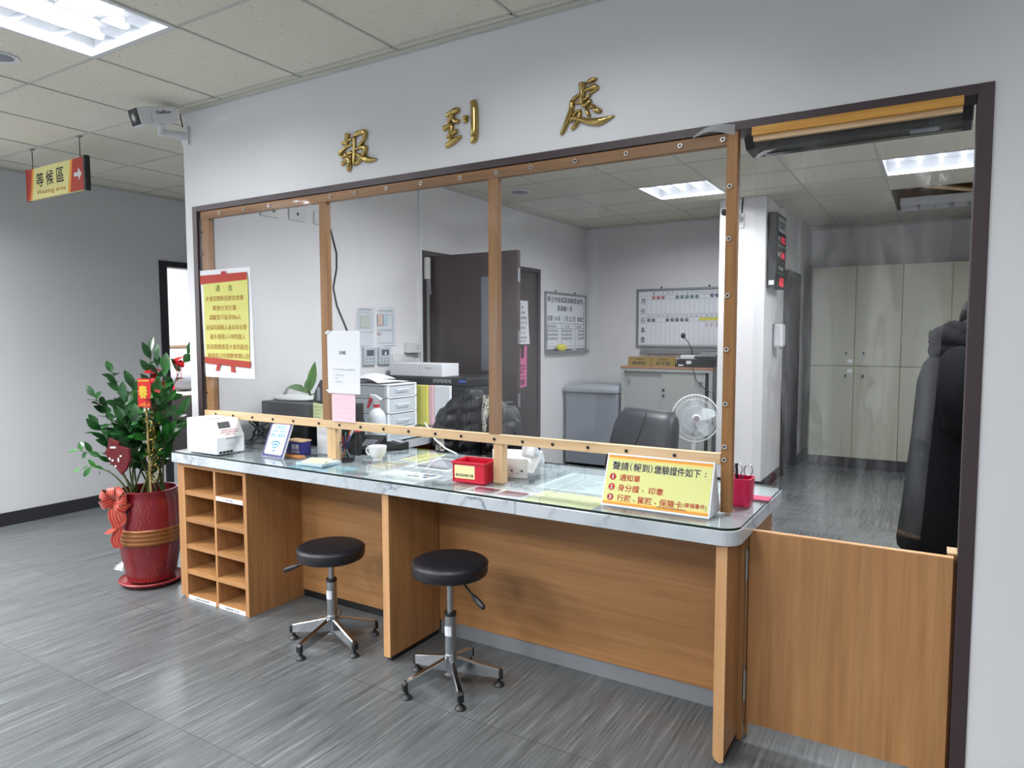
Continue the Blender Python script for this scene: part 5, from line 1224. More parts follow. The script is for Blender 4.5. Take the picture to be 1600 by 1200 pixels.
for a, m in (((0.06, 0.16, 0.13, 0.22), 0), ((0.24, 0.29, 0.15, 0.23), 1), ((0.3, 0.35, 0.15, 0.23), 2), ((0.24, 0.28, 0.085, 0.1), 1)): flat(bm, mx, *a, 0.0012, m)
for y0, y1, z0, z1 in ((0.04, 0.18, 0.1, 0.24), (0.235, 0.4, 0.12, 0.23), (0.235, 0.4, 0.02, 0.11)):
    for q in ((y0, y1, z0, z0+0.002), (y0, y1, z1, z1+0.002), (y0, y0+0.002, z0, z1), (y1, y1+0.002, z0, z1)): flat(bm, mx, *q, 0.0016, 3)
obj('print', bm, [mat('pale_green_print', 'b4bdb8', 0.7), mat('salmon_print', 'cdb3ac', 0.7), mat('sky_print', 'adc2ce', 0.7), M_GREYINK], t)
lettering('lettering', [('冷氣操作說明', 0.11, 0.262, 0.13, 0.012), ('空調系統操作面板', 0.32, 0.258, 0.17, 0.012)], mx, M_GREYINK, t, lift=0.0016)

# whiteboard on the side wall
def board(name, label, mx, w, h, cat='whiteboard'):
    """mx: lower left corner, x right, y up, z out of the wall"""
    t = thing(name, label, cat, mx.translation)
    def bb(x0, x1, y0, y1, z0, z1):
        b = nb(); box(b, x0, x1, y0, y1, z0, z1); b.transform(mx); return b
    obj('panel', bb(0.012, w-0.012, 0.012, h-0.012, 0.0, 0.010), mat('board_white', 'dfe4ec', 0.25), t)
    for a in ((0, w, 0, 0.022), (0, w, h-0.022, h), (0, 0.022, 0.022, h-0.022), (w-0.022, w, 0.022, h-0.022)): obj('frame', bb(*a, 0, 0.02), mat('aluminium', '9da2a8', 0.35, 0.8), t)
    for x in (0.25*w, 0.72*w): obj('hook', bb(x-0.008, x+0.008, h, h+0.022, 0.0, 0.008), M_DARK, t)
    return t, bb
mx = plane_mx((0.101, 3.956, 1.25), (0, 1, 0), (0, 0, 1))
t, bb = board('whiteboard', 'whiteboard with heading and date on the office side wall beside the brown doors', mx, 0.975, 0.622)
ml = mx @ MX.Translation((0, 0, 0.0102))
lettering('lettering', [('新北市板橋區調解委員會', 0.475, 0.545, 0.84, 0.062), ('委員輪值表', 0.45, 0.455, 0.36, 0.062), ('民國 114 年', 0.2, 0.345, 0.28, 0.062), ('1 月 22 日', 0.56, 0.345, 0.28, 0.062), ('星期三', 0.84, 0.345, 0.17, 0.055)], ml, M_NAVYINK, t, bold=0.012)
lettering('name_rows', [('調解委員', 0.15, 0.262, 0.2, 0.03), ('主席', 0.5, 0.262, 0.12, 0.03), ('秘書', 0.8, 0.262, 0.12, 0.03)]+[('委員調解會議', 0.16+0.34*c if c < 2 else 0.84, 0.215-0.042*r, 0.24 if c < 2 else 0.14, 0.028) for r in range(3) for c in range(3)], ml, M_NAVYINK, t)
bm = nb()
for a in ((0.05, 0.93, 0.29, 0.294), (0.05, 0.93, 0.238, 0.241), (0.05, 0.055, 0.045, 0.29), (0.37, 0.375, 0.045, 0.29), (0.71, 0.715, 0.045, 0.29), (0.05, 0.93, 0.045, 0.048)): flat(bm, ml, *a, 0.0005)
for k in range(12): flat(bm, ml, 0.905, 0.925, 0.13+k*0.036, 0.146+k*0.036, 0.0005)
obj('ruling', bm, M_NAVYINK, t)
obj('tray', bb(0.0, 1.02, -0.018, 0.0, 0, 0.055), MATS['aluminium'], t)
for k in range(3):
    p = tag(obj('marker_pen', bb(0.42+0.16*k, 0.53+0.16*k, 0.001, 0.014, 0.025, 0.038), [M_BLACK, M_WHITE, M_GREYP][k], None, bev=0.002), ['black marker pen in the tray of the side wall whiteboard', 'white marker pen in the tray of the side wall whiteboard', 'grey marker pen in the tray of the side wall whiteboard'][k], 'marker pen')
tag(obj('board_cloth', (lambda b: (ball(b, (0.155, 4.25, 1.285), 0.03, 0.11, 0.04, 14, 8), b)[-1])(nb()), mat('yellow_cloth', 'd8cf3a', 0.9), None, smooth=60), 'yellow wiping cloth in the tray of the side wall whiteboard', 'cloth')

# month planner on the back wall
mx = plane_mx((0.735, 4.938, 1.285), (1, 0, 0), (0, 0, 1))
t, bb = board('month_planner', 'month planner whiteboard of coloured round magnets above the grey cabinet', mx, 1.105, 0.635, 'planner')
ml = mx @ MX.Translation((0, 0, 0.0102))
lettering('lettering', [(c, 0.072, 0.5-0.105*k, 0.048, 0.062) for k, c in enumerate('月份行事曆')]+[('備註', 1.03, 0.57, 0.09, 0.045)], ml, M_BLACKINK, t, bold=0.008)
bm = nb()
for k in range(17): flat(bm, ml, 0.115+k*0.0528, 0.1165+k*0.0528, 0.03, 0.605, 0.0004)
for z in (0.605, 0.56, 0.515, 0.36, 0.32, 0.275, 0.03): flat(bm, ml, 0.035, 0.965, z, z+0.002, 0.0004)
flat(bm, ml, 0.962, 0.965, 0.03, 0.605, 0.0006)
obj('ruling', bm, mat('ruling_grey', '6f747c', 0.7), t)
lettering('date_numbers', [(str(k), 0.115+0.0528*(k+0.5), 0.583, 0.018 if k < 10 else 0.03, 0.028) for k in range(1, 16)]+[(str(k), 0.115+0.0528*(k-16+0.5), 0.34, 0.03, 0.028) for k in range(16, 32)], ml, M_GREYINK, t, bold=0.01)
lettering('red_notes', [('春節', 0.115+0.0528*12.5, 0.24, 0.022, 0.05), ('春節', 0.115+0.0528*13.5, 0.24, 0.022, 0.05), ('連假', 0.115+0.0528*14.5, 0.24, 0.022, 0.05), ('週六', 1.02, 0.45, 0.06, 0.025), ('週日', 1.02, 0.40, 0.06, 0.025)], ml, M_REDINK, t)
mg = [('red', 'b02a32'), ('green', '2c6f63'), ('navy', '232d63'), ('charcoal', '2f3a44'), ('dark_green', '1f6a50')]
mags = [(k, 0.538, 0) for k in (1, 2, 3)]+[(k, 0.538, 1) for k in (6, 7, 8, 9, 10)]+[(k, 0.545, 2) for k in (13, 14, 15)]+[(k, 0.296, 3) for k in (0, 1, 4, 5, 6, 7, 8)]
protos = {}
WORD = {0: 'first', 1: 'second', 2: 'third', 3: 'fourth', 4: 'fifth', 5: 'sixth', 6: 'seventh'}
cnt = {}
def magnet(x, z, c, label, r=0.018):
    p = mx @ V((x, z, 0.010))
    if c not in protos:
        o = thing('magnet', label, 'magnet', p, 0, 'round magnets on the month planner')
        obj('disc', lathe(nb(), [(0, 0.007), (r-0.002, 0.007), (r, 0.005), (r, 0.0)], (0, 0, 0), 16, 0, MX.Rotation(R(90), 4, 'X')), mat('magnet_'+mg[c][0], mg[c][1], 0.35), o, w=False, smooth=40)
        bm = lathe(nb(), [(0, 0.0085), (0.006, 0.0085), (0.006, 0.0072)], (0.004, 0, 0), 8, 0, MX.Rotation(R(90), 4, 'X')); obj('mark', bm, M_WHITEP, o, w=False)
        protos[c] = o
    else: dup(protos[c], p, None, label, 'round magnets on the month planner')
for k, z, c in mags:
    n = cnt.get(c, 0); cnt[c] = n+1
    row = 'upper' if z > 0.4 else 'lower'
    magnet(0.115+0.0528*(k+0.5), z, c, '%s round %s magnet from the left in the %s row of the planner' % (WORD[n], mg[c][0].replace('_', ' '), row))
for i, (x, z, c) in enumerate(((1.0, 0.2, 4), (1.045, 0.2, 4), (1.0, 0.155, 4), (1.045, 0.155, 4), (0.995, 0.105, 0), (1.045, 0.105, 0))):
    magnet(x, z, c, '%s %s magnet of the %s spare row under the planner notes' % (('left', 'right')[i % 2], mg[c][0].replace('_', ' '), ('top', 'middle', 'bottom')[i//2]))
for k in range(5):
    tag(obj('paper_strip', bb(0.115+0.0528*(11+k)+0.002, 0.115+0.0528*(12+k)-0.004, 0.285, 0.318, 0.0102, 0.012), mat('strip_yellow', 'd5cf4a', 0.7), None), '%s yellow strip from the left in the lower planner row' % WORD[k], 'strip', 'yellow strips on the month planner')
t = thing('board_tray', 'long aluminium pen tray on the back wall below the planner', 'tray', (1.3, 4.92, 1.23))
obj('channel', bx(0.80, 1.835, 4.9, 4.94, 1.215, 1.225), MATS['aluminium'], t); obj('lip', bx(0.80, 1.835, 4.897, 4.9, 1.215, 1.262), MATS['aluminium'], t); obj('end_cap', bx(0.792, 0.80, 4.897, 4.94, 1.213, 1.264), M_GREYP, t)

# grey sliding door cabinet
t = thing('steel_cabinet', 'grey steel sliding door cabinet with a wood top against the back wall', 'cabinet', (1.24, 4.65, 0))
M_CAB = mat('cabinet_grey', 'a3a7a6', 0.45)
bm = nb()
for a in ((0.765, 0.80, 4.42, 4.90, 0, 1.075), (1.685, 1.722, 4.42, 4.90, 0, 1.075), (0.80, 1.685, 4.42, 4.90, 1.045, 1.075), (0.80, 1.685, 4.42, 4.90, 0.0, 0.08), (0.80, 1.685, 4.88, 4.90, 0.08, 1.045)): box(bm, *a)
obj('carcass', bm, M_CAB, t, bev=0.002); obj('top_board', bx(0.758, 1.728, 4.415, 4.905, 1.075, 1.095), mat('reddish_top', 'a8765c', 0.4), t, bev=0.002)
for x0, x1, y, lx in ((0.80, 1.235, 4.455, 0.84), (1.20, 1.645, 4.437, 1.60)):
    d = obj('sliding_door', bx(x0, x1, y, y+0.014, 0.08, 1.045), M_CAB, t)
    obj('recess_pull', bx(lx-0.018, lx+0.018, y-0.002, y, 0.90, 0.955), MATS['aluminium'], d)
obj('track_gap', bx(1.645, 1.685, 4.46, 4.475, 0.08, 1.045), M_BLACK, t)
bm = nb()
for z in (0.80, 0.86): cyl(bm, (1.222, 4.437, z), (1.222, 4.427, z), 0.013, seg=14)
obj('lock', bm, M_BLACK, t)
for x0, x1, l, nm in ((0.835, 1.085, 'gold name plate on the grey cabinet, left of two', '蔡國欽'), (1.09, 1.34, 'gold name plate on the grey cabinet, beside the black amplifier', '莊文聖')):
    t = thing('name_plate', l, 'name plate', ((x0+x1)/2, 4.46, 1.095), 0, 'gold name plates on the cabinet')
    bm = nb(); prism(bm, [(4.43, 1.095), (4.445, 1.19), (4.455, 1.195), (4.49, 1.095)], (x0, 0, 0), (0, 1, 0), (0, 0, 1), x1-x0)
    obj('block', bm, mat('brass_plate', '9c8243', 0.35, 0.5), t)
    mxp = plane_mx((x0, 4.43, 1.095), (1, 0, 0), V((0, 0.015, 0.095)))
    lettering('lettering', [(nm, 0.125, 0.035, 0.15, 0.035), ('調解委員', 0.125, 0.075, 0.09, 0.015)], mxp, M_BLACKINK, t, bold=0.01, lift=0.001)
t = thing('amplifier', 'black rack amplifier lying on the grey cabinet under the microphone', 'amplifier', (1.55, 4.6, 1.095))
obj('chassis', bx(1.35, 1.72, 4.45, 4.85, 1.095, 1.175), M_BLACK, t, bev=0.003)
bm = nb(); box(bm, 1.37, 1.42, 4.446, 4.45, 1.108, 1.122); box(bm, 1.45, 1.5, 4.446, 4.45, 1.13, 1.16); obj('stickers', bm, M_WHITEP, t)
bm = nb()
for k in range(6): cyl(bm, (1.54+k*0.025, 4.45, 1.15), (1.54+k*0.025, 4.438, 1.15), 0.008, seg=10)
obj('knobs', bm, M_DARK, t)
t = thing('mixing_desk', 'black audio mixer with white buttons on top of the amplifier', 'mixer', (1.64, 4.62, 1.175))
bm = nb(); prism(bm, [(4.48, 1.175), (4.48, 1.20), (4.78, 1.25), (4.78, 1.175)], (1.535, 0, 0), (0, 1, 0), (0, 0, 1), 0.19); obj('case', bm, M_BLACK, t, bev=0.003)
bm = nb()
for a in range(6):
    for b in range(4): ball(bm, (1.555+a*0.03, 4.52+b*0.06, 1.209+b*0.01), 0.008, seg=6, rings=4)
obj('knobs', bm, M_IVORY, t)
t = thing('gooseneck_microphone', 'desk microphone with black gooseneck on a pale base on the cabinet', 'microphone', (1.44, 4.56, 1.175))
obj('base', bx(1.37, 1.51, 4.5, 4.64, 1.175, 1.215), M_IVORY, t, bev=0.008); obj('neck', tube(nb(), [(1.47, 4.58, 1.215), (1.465, 4.57, 1.28), (1.44, 4.54, 1.34), (1.405, 4.5, 1.40)], 0.005, 8), M_BLACK, t, smooth=60)
obj('capsule', (lambda b: (ball(b, (1.40, 4.495, 1.41), 0.024, 0.024, 0.028), b)[-1])(nb()), M_BLACK, t, smooth=60)
tag(obj('microphone_cable', tube(nb(), [(1.5, 4.46, 1.18), (1.53, 4.41, 1.08), (1.57, 4.408, 0.96), (1.66, 4.41, 0.88), (1.735, 4.43, 0.84), (1.75, 4.5, 0.6), (1.75, 4.6, 0.2), (1.75, 4.7, 0.01)], 0.004, 6), M_BLACK, None, smooth=60), 'thin black cable running down the front of the grey cabinet', 'cable')
t = thing('shredder', 'large grey office shredder bin in the corner left of the steel cabinet', 'shredder', (0.43, 4.6, 0))
obj('bin', bx(0.14, 0.74, 4.37, 4.85, 0.03, 0.80), mat('shredder_grey', '8a919c', 0.45), t, bev=0.008)
bm = nb(); prism(bm, [(4.345, 0.805), (4.345, 0.85), (4.40, 0.875), (4.50, 0.89), (4.86, 0.89), (4.86, 0.805)], (0.13, 0, 0), (0, 1, 0), (0, 0, 1), 0.62); obj('head', bm, mat('shredder_head', 'a0a6af', 0.4), t, bev=0.012, seg=3)
obj('shadow_gap', bx(0.15, 0.73, 4.38, 4.84, 0.795, 0.808), M_BLACK, t); obj('slot', bx(0.25, 0.62, 4.55, 4.57, 0.8895, 0.892), M_BLACK, t)
bm = nb()
for a in (0.18, 0.7):
    for b in (4.42, 4.8): cyl(bm, (a, b, 0), (a, b, 0.035), 0.02, seg=10)
obj('castors', bm, M_BLACK, t)

# pedestal fan
t = thing('pedestal_fan', 'white pedestal fan standing in front of the grey cabinet', 'fan', (1.84, 3.66, 0))
FC = V((1.805, 3.6, 0.69)); M_FAN = mat('fan_white', 'dfe3e6', 0.35)
fdir = V((0.42, -0.9, 0.05)).normalized(); fu = fdir.cross(V((0, 0, 1))).normalized(); fv = fu.cross(fdir).normalized()
FM = MX(((fu.x, fv.x, fdir.x, FC.x), (fu.y, fv.y, fdir.y, FC.y), (fu.z, fv.z, fdir.z, FC.z), (0, 0, 0, 1)))
bm = nb(); Rg = 0.205
for sgn, dep in ((1, 0.055), (-1, 0.065)):
    for k in range(60):
        a = 2*PI*k/60
        tube(bm, [V((0.035*math.cos(a), 0.035*math.sin(a), sgn*dep)), V((0.12*math.cos(a+0.1), 0.12*math.sin(a+0.1), sgn*dep*0.95)), V((0.18*math.cos(a+0.16), 0.18*math.sin(a+0.16), sgn*dep*0.6)), V((Rg*math.cos(a+0.2), Rg*math.sin(a+0.2), 0))], 0.0012, 4, False)
    for r, z in ((0.11, 0.96), (0.17, 0.66)): tube(bm, [V((r*math.cos(2*PI*k/40), r*math.sin(2*PI*k/40), sgn*dep*z)) for k in range(41)], 0.0014, 4, False)
bm.transform(FM); obj('guard', bm, M_FAN, t)
bm = nb(); tube(bm, [V((Rg*math.cos(2*PI*k/48), Rg*math.sin(2*PI*k/48), 0)) for k in range(49)], 0.006, 8, False); bm.transform(FM); obj('guard_ring', bm, M_FAN, t, smooth=60)
M_BLADE = mat('fan_blade_clear', 'b9c4c8', 0.25)
for k in range(5):
    a = 2*PI*k/5
    def bl(u, v):
        r = 0.03+0.145*u; w = 0.03+0.08*math.sin(PI*min(u*0.75+0.2, 1)); th = a+(v-0.5)*w/r*1.0+0.35*u
        return V((r*math.cos(th), r*math.sin(th), 0.03*(v-0.5)))
    bm = grid(nb(), bl, 8, 5, 0.0015); bm.transform(FM); obj('blade', bm, M_BLADE, t, smooth=60)
bm = nb(); lathe(bm, [(0, 0.066), (0.03, 0.066), (0.037, 0.06), (0.038, 0.05), (0.0, 0.05)], (0, 0, 0), 24); bm.transform(FM); hb = obj('hub_badge', bm, M_FAN, t, smooth=40)
bm = nb(); lathe(bm, [(0, 0.068), (0.024, 0.068), (0.026, 0.066)], (0, 0, 0), 24); bm.transform(FM); obj('badge_centre', bm, mat('badge_mauve', '8d8794', 0.4), hb)
bm = nb(); lathe(bm, [(0, -0.065), (0.05, -0.066), (0.062, -0.09), (0.06, -0.16), (0.045, -0.185), (0, -0.19)], (0, 0, 0), 24); bm.transform(FM); obj('motor_housing', bm, M_FAN, t, smooth=40)
mc = FM @ V((0, 0, -0.12))
bm = nb(); cyl(bm, (mc.x, mc.y, 0.05), (mc.x, mc.y, mc.z-0.04), 0.022, seg=16); obj('pole', bm, M_FAN, t, smooth=40)
obj('base', lathe(nb(), [(0, 0), (0.18, 0), (0.185, 0.012), (0.17, 0.03), (0.06, 0.05), (0.03, 0.07), (0, 0.07)], (mc.x, mc.y, 0), 32), M_FAN, t, smooth=40)

# office chairs
def office_chair(label, loc, rz, back_h=1.0, ):
    t = thing('office_chair', label, 'chair', loc, rz, 'office chairs behind the counter')
    def bk(u, v):
        w = 0.235*(1-0.10*abs(v-0.55)*1.2)
        return w
    rings = []
    for i in range(13):
        v = i/12; z = 0.52+(back_h-0.52)*v; w = 0.225-0.03*v+0.012*math.sin(PI*v); y = 0.20+0.10*v+0.02*v*v; th = 0.055+0.012*math.sin(PI*v)
        if i in (0, 12): w -= 0.03; th *= 0.55
        if i in (1, 11): w -= 0.008; th *= 0.9
        ring = []
        for k in range(24):
            a = 2*PI*k/24; cx = math.copysign(abs(math.cos(a))**0.35, math.cos(a)); sy = math.copysign(abs(math.sin(a))**0.7, math.sin(a))
            ring.append(V((w*cx, y+th*sy-0.02*(1-cx*cx), z)))
        rings.append(ring)
    obj('backrest', loft(nb(), rings), mat('slate_leather', '22242b', 0.42, spec=0.3, bump=0.1, bscale=120), t, w=False, smooth=60)
    obj('seam', tube(nb(), [V((0.04-0.10*(1-v)**1.5, 0.20+0.10*v+0.02*v*v-0.055-0.012*math.sin(PI*v)-0.021, 0.56+(back_h-0.57)*v)) for v in [i/10 for i in range(11)]], 0.0025, 6), M_BLACK, t, w=False)
    rings = []
    for z, k in ((0.42, 0.86), (0.435, 0.98), (0.47, 1.0), (0.495, 0.97), (0.51, 0.85)):
        rings.append([V((p[0]*k, p[1]*k, z)) for p in rrect(0.5, 0.48, 0.09, 5, -0.25, -0.25)])
    obj('seat', loft(nb(), rings), MATS['slate_leather'], t, w=False, smooth=50)
    obj('back_bracket', tube(nb(), [V((0, 0.1, 0.41)), V((0, 0.26, 0.42)), V((0, 0.29, 0.62))], 0.022, 8), M_BLACK, t, w=False, smooth=60)
    obj('gas_column', cyl(nb(), (0, 0, 0.09), (0, 0, 0.42), 0.028, seg=16), M_BLACK, t, w=False, smooth=40)
    for k in range(5):
        a = 2*PI*k/5+0.3; c, s = math.cos(a), math.sin(a)
        l = obj('leg', tube(nb(), [V((0, 0, 0.10)), V((0.15*c, 0.15*s, 0.085)), V((0.29*c, 0.29*s, 0.065))], [0.03, 0.024, 0.016], 8), M_BLACK, t, w=False, smooth=60)
        bm = nb()
        for d in (-0.016, 0.016): cyl(bm, (0.29*c-s*d-0.008*-s, 0.29*s+c*d-0.008*c, 0.026), (0.29*c-s*d+0.008*-s, 0.29*s+c*d+0.008*c, 0.026), 0.026, seg=14)
        obj('castor', bm, M_BLACK, l, w=False)
    return t
office_chair('slate leather office chair behind the right half of the counter', (2.13, 1.0, 0), R(-18), 1.0)
office_chair('office chair draped with a black padded jacket behind the middle post', (1.26, 0.92, 0), R(8), 0.98)
# padded jacket draped over the second chair
M_PUFF = mat('black_nylon', '101217', 0.45, spec=0.3, bump=0.1, bscale=22)
def lining():
    m, t, b = base('animal_print_lining')
    vec = t.coords((16, 16, 9))
    w = t.new('ShaderNodeTexVoronoi', feature='DISTANCE_TO_EDGE'); t.link(vec, w.inputs['Vector']); t.val(w, 'Scale', 1.6)
    mp = t.new('ShaderNodeMix', data_type='RGBA'); n = t.noise(vec, 2.0, 3, 0.6, 1.5)
    c = t.ramp(n, [(0.42, '17171a'), (0.47, 'd8d5cc'), (0.53, 'd8d5cc'), (0.57, '17171a'), (0.66, 'c9c6be')])
    t.link(c, b.inputs['Base Color']); b.inputs['Roughness'].default_value = 0.6
    return m
jk = thing('padded_jacket', 'black padded jacket with black and white lining hung over the office chair', 'jacket', (1.22, 1.12, 0.8))
def puff(name, rows, m=None):
    """rows: (centre, half x, half y, half z) quilted bulges joined into one surface"""
    rings = []
    for i, (c, hx, hy, hz) in enumerate(rows):
        c = V(c)
        for f, k in ((-0.97, 0.955), (-0.55, 1.0), (0.0, 1.015), (0.55, 1.0), (0.97, 0.955)):
            rings.append([c+V((hx*k*math.copysign(abs(math.cos(2*PI*q/28))**0.7, math.cos(2*PI*q/28)), hy*k*math.sin(2*PI*q/28), hz*f))+V((0.006*math.sin(q*1.9+i*2.1), 0.008*math.sin(q*2.3+i*1.3+f), 0.006*math.sin(q*1.1+i))) for q in range(28)])
    return obj(name, loft(nb(), rings), m or M_PUFF, jk, smooth=60)
def interp(t_, tab):
    for (a, va), (b, vb) in zip(tab, tab[1:]):
        if t_ <= b: f = (t_-a)/(b-a); f = f*f*(3-2*f); return va*(1-f)+vb*f
    return tab[-1][1]
TOP = [(0, 0.84), (0.12, 0.96), (0.28, 1.03), (0.40, 1.055), (0.49, 1.09), (0.56, 1.035), (0.72, 1.04), (0.84, 0.99), (0.94, 0.92), (1, 0.80)]
def shell(name, u0, u1, slope, nq, y0, wob):
    rings = []
    for i in range(41):
        u = u0+(u1-u0)*i/40; x = 0.87+0.655*u; zt = interp(u, TOP); e = min(1.0, 0.18+2.6*min(i, 40-i)/40)
        ring = []
        for j in range(45):
            v = j/44; z = 0.60+(zt-0.60)*v
            q = abs(math.sin(PI*(z*nq+slope*u*3.0)))**0.4
            y = y0-(0.055+0.032*q)*e*math.sin(PI*min(1, 0.25+0.72*v))**0.5+wob*math.sin(i*0.9+j*0.35)+wob*math.sin(i*0.31-j*0.8)
            ring.append(V((x+wob*0.6*math.sin(j*0.7+i*0.2), y+0.03*v, z)))
        for j in range(12): v = 1-j/11; ring.append(V((x, y0+0.05+0.03*v, 0.60+(zt-0.60)*v-0.012)))
        rings.append(ring)
    return obj(name, loft(nb(), rings), M_PUFF, jk, smooth=70)
shell('left_front', 0.0, 0.36, 0.5, 12.5, 1.06, 0.003)
shell('back_panel', 0.28, 0.62, 0.1, 11.5, 1.085, 0.002)
shell('collar', 0.40, 0.60, -0.9, 13, 1.045, 0.003)
shell('right_front', 0.60, 1.0, -0.5, 12.5, 1.06, 0.003)
M_LIN = lining()
obj('lining', grid(nb(), lambda u, v: V((1.285+0.12*u+0.01*math.sin(v*7), 1.015+0.012*math.sin(u*9+v*4)+0.03*v, 0.62+0.44*v)), 12, 16, 0.006), M_LIN, jk, smooth=60)
obj('cuff_lining', grid(nb(), lambda u, v: V((0.98+0.06*u, 0.972+0.01*math.sin(u*8), 0.70+0.10*v)), 6, 6, 0.004), M_LIN, jk, smooth=60)
tag(obj('white_lead', tube(nb(), [(1.18, 0.62, 0.93), (1.23, 0.6, 0.89), (1.29, 0.57, 0.85), (1.38, 0.54, 0.815), (1.5, 0.48, 0.804)], 0.005, 8), M_WHITE, None, smooth=60), 'white cable arching over the back edge of the counter near the jacket', 'cable')
tag(obj('phone_charger', bx(1.42, 1.47, 0.9, 0.94, 0.86, 0.97), M_BLACK, None, bev=0.005), 'small black box in front of the jacket lining beside the middle post', 'box')

# ================================================================ OFFICE DESK THINGS
t = thing('printer', 'black printer with a white folded bag on top behind the wireless sign', 'printer', (0.42, 0.42, Z))
obj('upper_case', bx(0.215, 0.60, 0.30, 0.54, 0.915, 1.035), mat('printer_black', '2a2d34', 0.4), t, bev=0.008)
obj('lower_case', bx(0.225, 0.60, 0.36, 0.54, Z, 0.915), M_BLACK, t, bev=0.004); obj('side_wall', bx(0.57, 0.60, 0.30, 0.36, Z, 0.915), M_BLACK, t)
tag(obj('plastic_bag', (lambda b: (ball(b, (0.36, 0.43, 1.045), 0.17, 0.09, 0.022, 18, 8), b)[-1])(nb()), mat('white_film', 'd6dbdc', 0.5, bump=0.5, bscale=18), None, smooth=60), 'crumpled white plastic bag lying on the black printer under the leaves', 'bag')
t = thing('leafy_plant', 'small plant with broad green leaves behind the black printer', 'plant', (0.31, 0.60, Z))
obj('pot', lathe(nb(), [(0, 0), (0.06, 0), (0.075, 0.13), (0.07, 0.13), (0.0, 0.11)], (0.31, 0.62, Z), 24), M_WHITE, t, smooth=40)
obj('stem', tube(nb(), [(0.31, 0.62, 0.9), (0.32, 0.6, 1.0), (0.31, 0.58, 1.08)], 0.008, 8), M_STEM, t)
ML2 = leaf_mat('mid_green_leaf', '3c6a2a', '4f8434', '6a9c48')
for p, d, n, L, w, cu in (((0.31, 0.58, 1.06), (0.25, 0.05, 1), (0.7, -0.6, 0.1), 0.20, 0.055, 0.1), ((0.30, 0.58, 1.06), (-1, -0.1, 0.55), (0.2, -0.5, 0.8), 0.22, 0.06, 0.5), ((0.31, 0.58, 1.07), (0.1, 0.1, 1), (-0.6, -0.7, 0.1), 0.11, 0.03, 0.1), ((0.32, 0.58, 1.05), (1, 0.0, 0.35), (0.0, -0.5, 0.8), 0.12, 0.03, 0.3), ((0.28, 0.6, 1.06), (-0.2, 0.1, 1), (0.5, -0.8, 0.1), 0.09, 0.04, 0.1), ((0.19, 0.50, 1.03), (-0.6, -0.2, -0.75), (-0.3, -0.9, 0.2), 0.19, 0.10, 0.1)):
    bm = nb(); leaf(bm, p, d, n, L, w, 0, cu); obj('leaf', bm, ML2, t, smooth=60)
t = thing('card_reader', 'dark grey upright card reader on the right end of the black printer', 'reader', (0.61, 0.42, 1.035))
bm = nb(); prism(bm, [(0.535, 1.036), (0.675, 1.036), (0.665, 1.10), (0.635, 1.165), (0.60, 1.165), (0.555, 1.10)], (0, 0.40, 0), (1, 0, 0), (0, 0, 1), -0.06); obj('case', bm, M_DARK, t, bev=0.006)
bm = nb(); box(bm, 0.575, 0.60, 0.3985, 0.3999, 1.045, 1.12); obj('label_strip', bm, M_GREYP, t)
tag(obj('black_box', bx(0.61, 0.80, 0.36, 0.54, Z, 1.03), M_BLACK, None, bev=0.004), 'black box standing right of the printer behind the pale green note', 'box')
t = thing('green_note', 'pale green note sheet hanging in front of the black box', 'note', (0.69, 0.34, 0.92))
obj('sheet', grid(nb(), lambda u, v: V((0.60+0.135*u-0.012*(1-v)*u, 0.345-0.02*u*(1-v), 0.905+0.135*v-0.012*u*v)), 8, 8, 0.0008), mat('pale_green_note', 'cfd7a2', 0.8), t, smooth=60)
lettering('lettering', [('調解案件須知', 0.07, 0.115, 0.09, 0.012), ('一、請備身分證', 0.05, 0.095, 0.07, 0.01), ('二、印章', 0.04, 0.075, 0.05, 0.01), ('三、委任書', 0.045, 0.055, 0.06, 0.01), ('四、洽承辦人', 0.05, 0.035, 0.07, 0.01)], plane_mx((0.60, 0.324, 0.905), (1, 0, 0), (0, 0, 1)), mat('olive_text', '7c8450', 0.8), t)
tag(obj('white_box', bx(0.845, 0.975, 0.14, 0.19, Z, 0.962), M_WHITE, None, bev=0.003), 'plain white upright box behind the first post foot', 'box')
rc = random.Random(3)
for k, l in enumerate(('thick black cable looping behind the ticket dispenser', 'black cable tangle crossing low behind the ticket dispenser', 'grey cable running along the counter behind the wireless sign', 'thin black cable rising towards the printer')):
    pts = [(0.27, 0.2+0.03*k, 0.81+0.02*k)]
    for j in range(9): pts.append((0.30+0.035*j+rc.uniform(-0.05, 0.05), 0.15+rc.uniform(-0.05, 0.09), 0.808+(0.14*abs(math.sin(j*0.9+k)) if k != 2 else 0.005*j)))
    sm = []
    for i in range(len(pts)-1):
        p0, p1, p2, p3 = [V(pts[max(0, min(len(pts)-1, i+q))]) for q in (-1, 0, 1, 2)]
        for j in range(5): u = j/5; sm.append(0.5*((2*p1)+(p2-p0)*u+(2*p0-5*p1+4*p2-p3)*u*u+(3*p1-p0-3*p2+p3)*u**3))
    tag(obj('power_cable', tube(nb(), sm, [0.0055, 0.005, 0.004, 0.003][k], 8), M_DARK if k == 2 else M_BLACK, None, smooth=60), l, 'cable', 'cables behind the ticket dispenser')
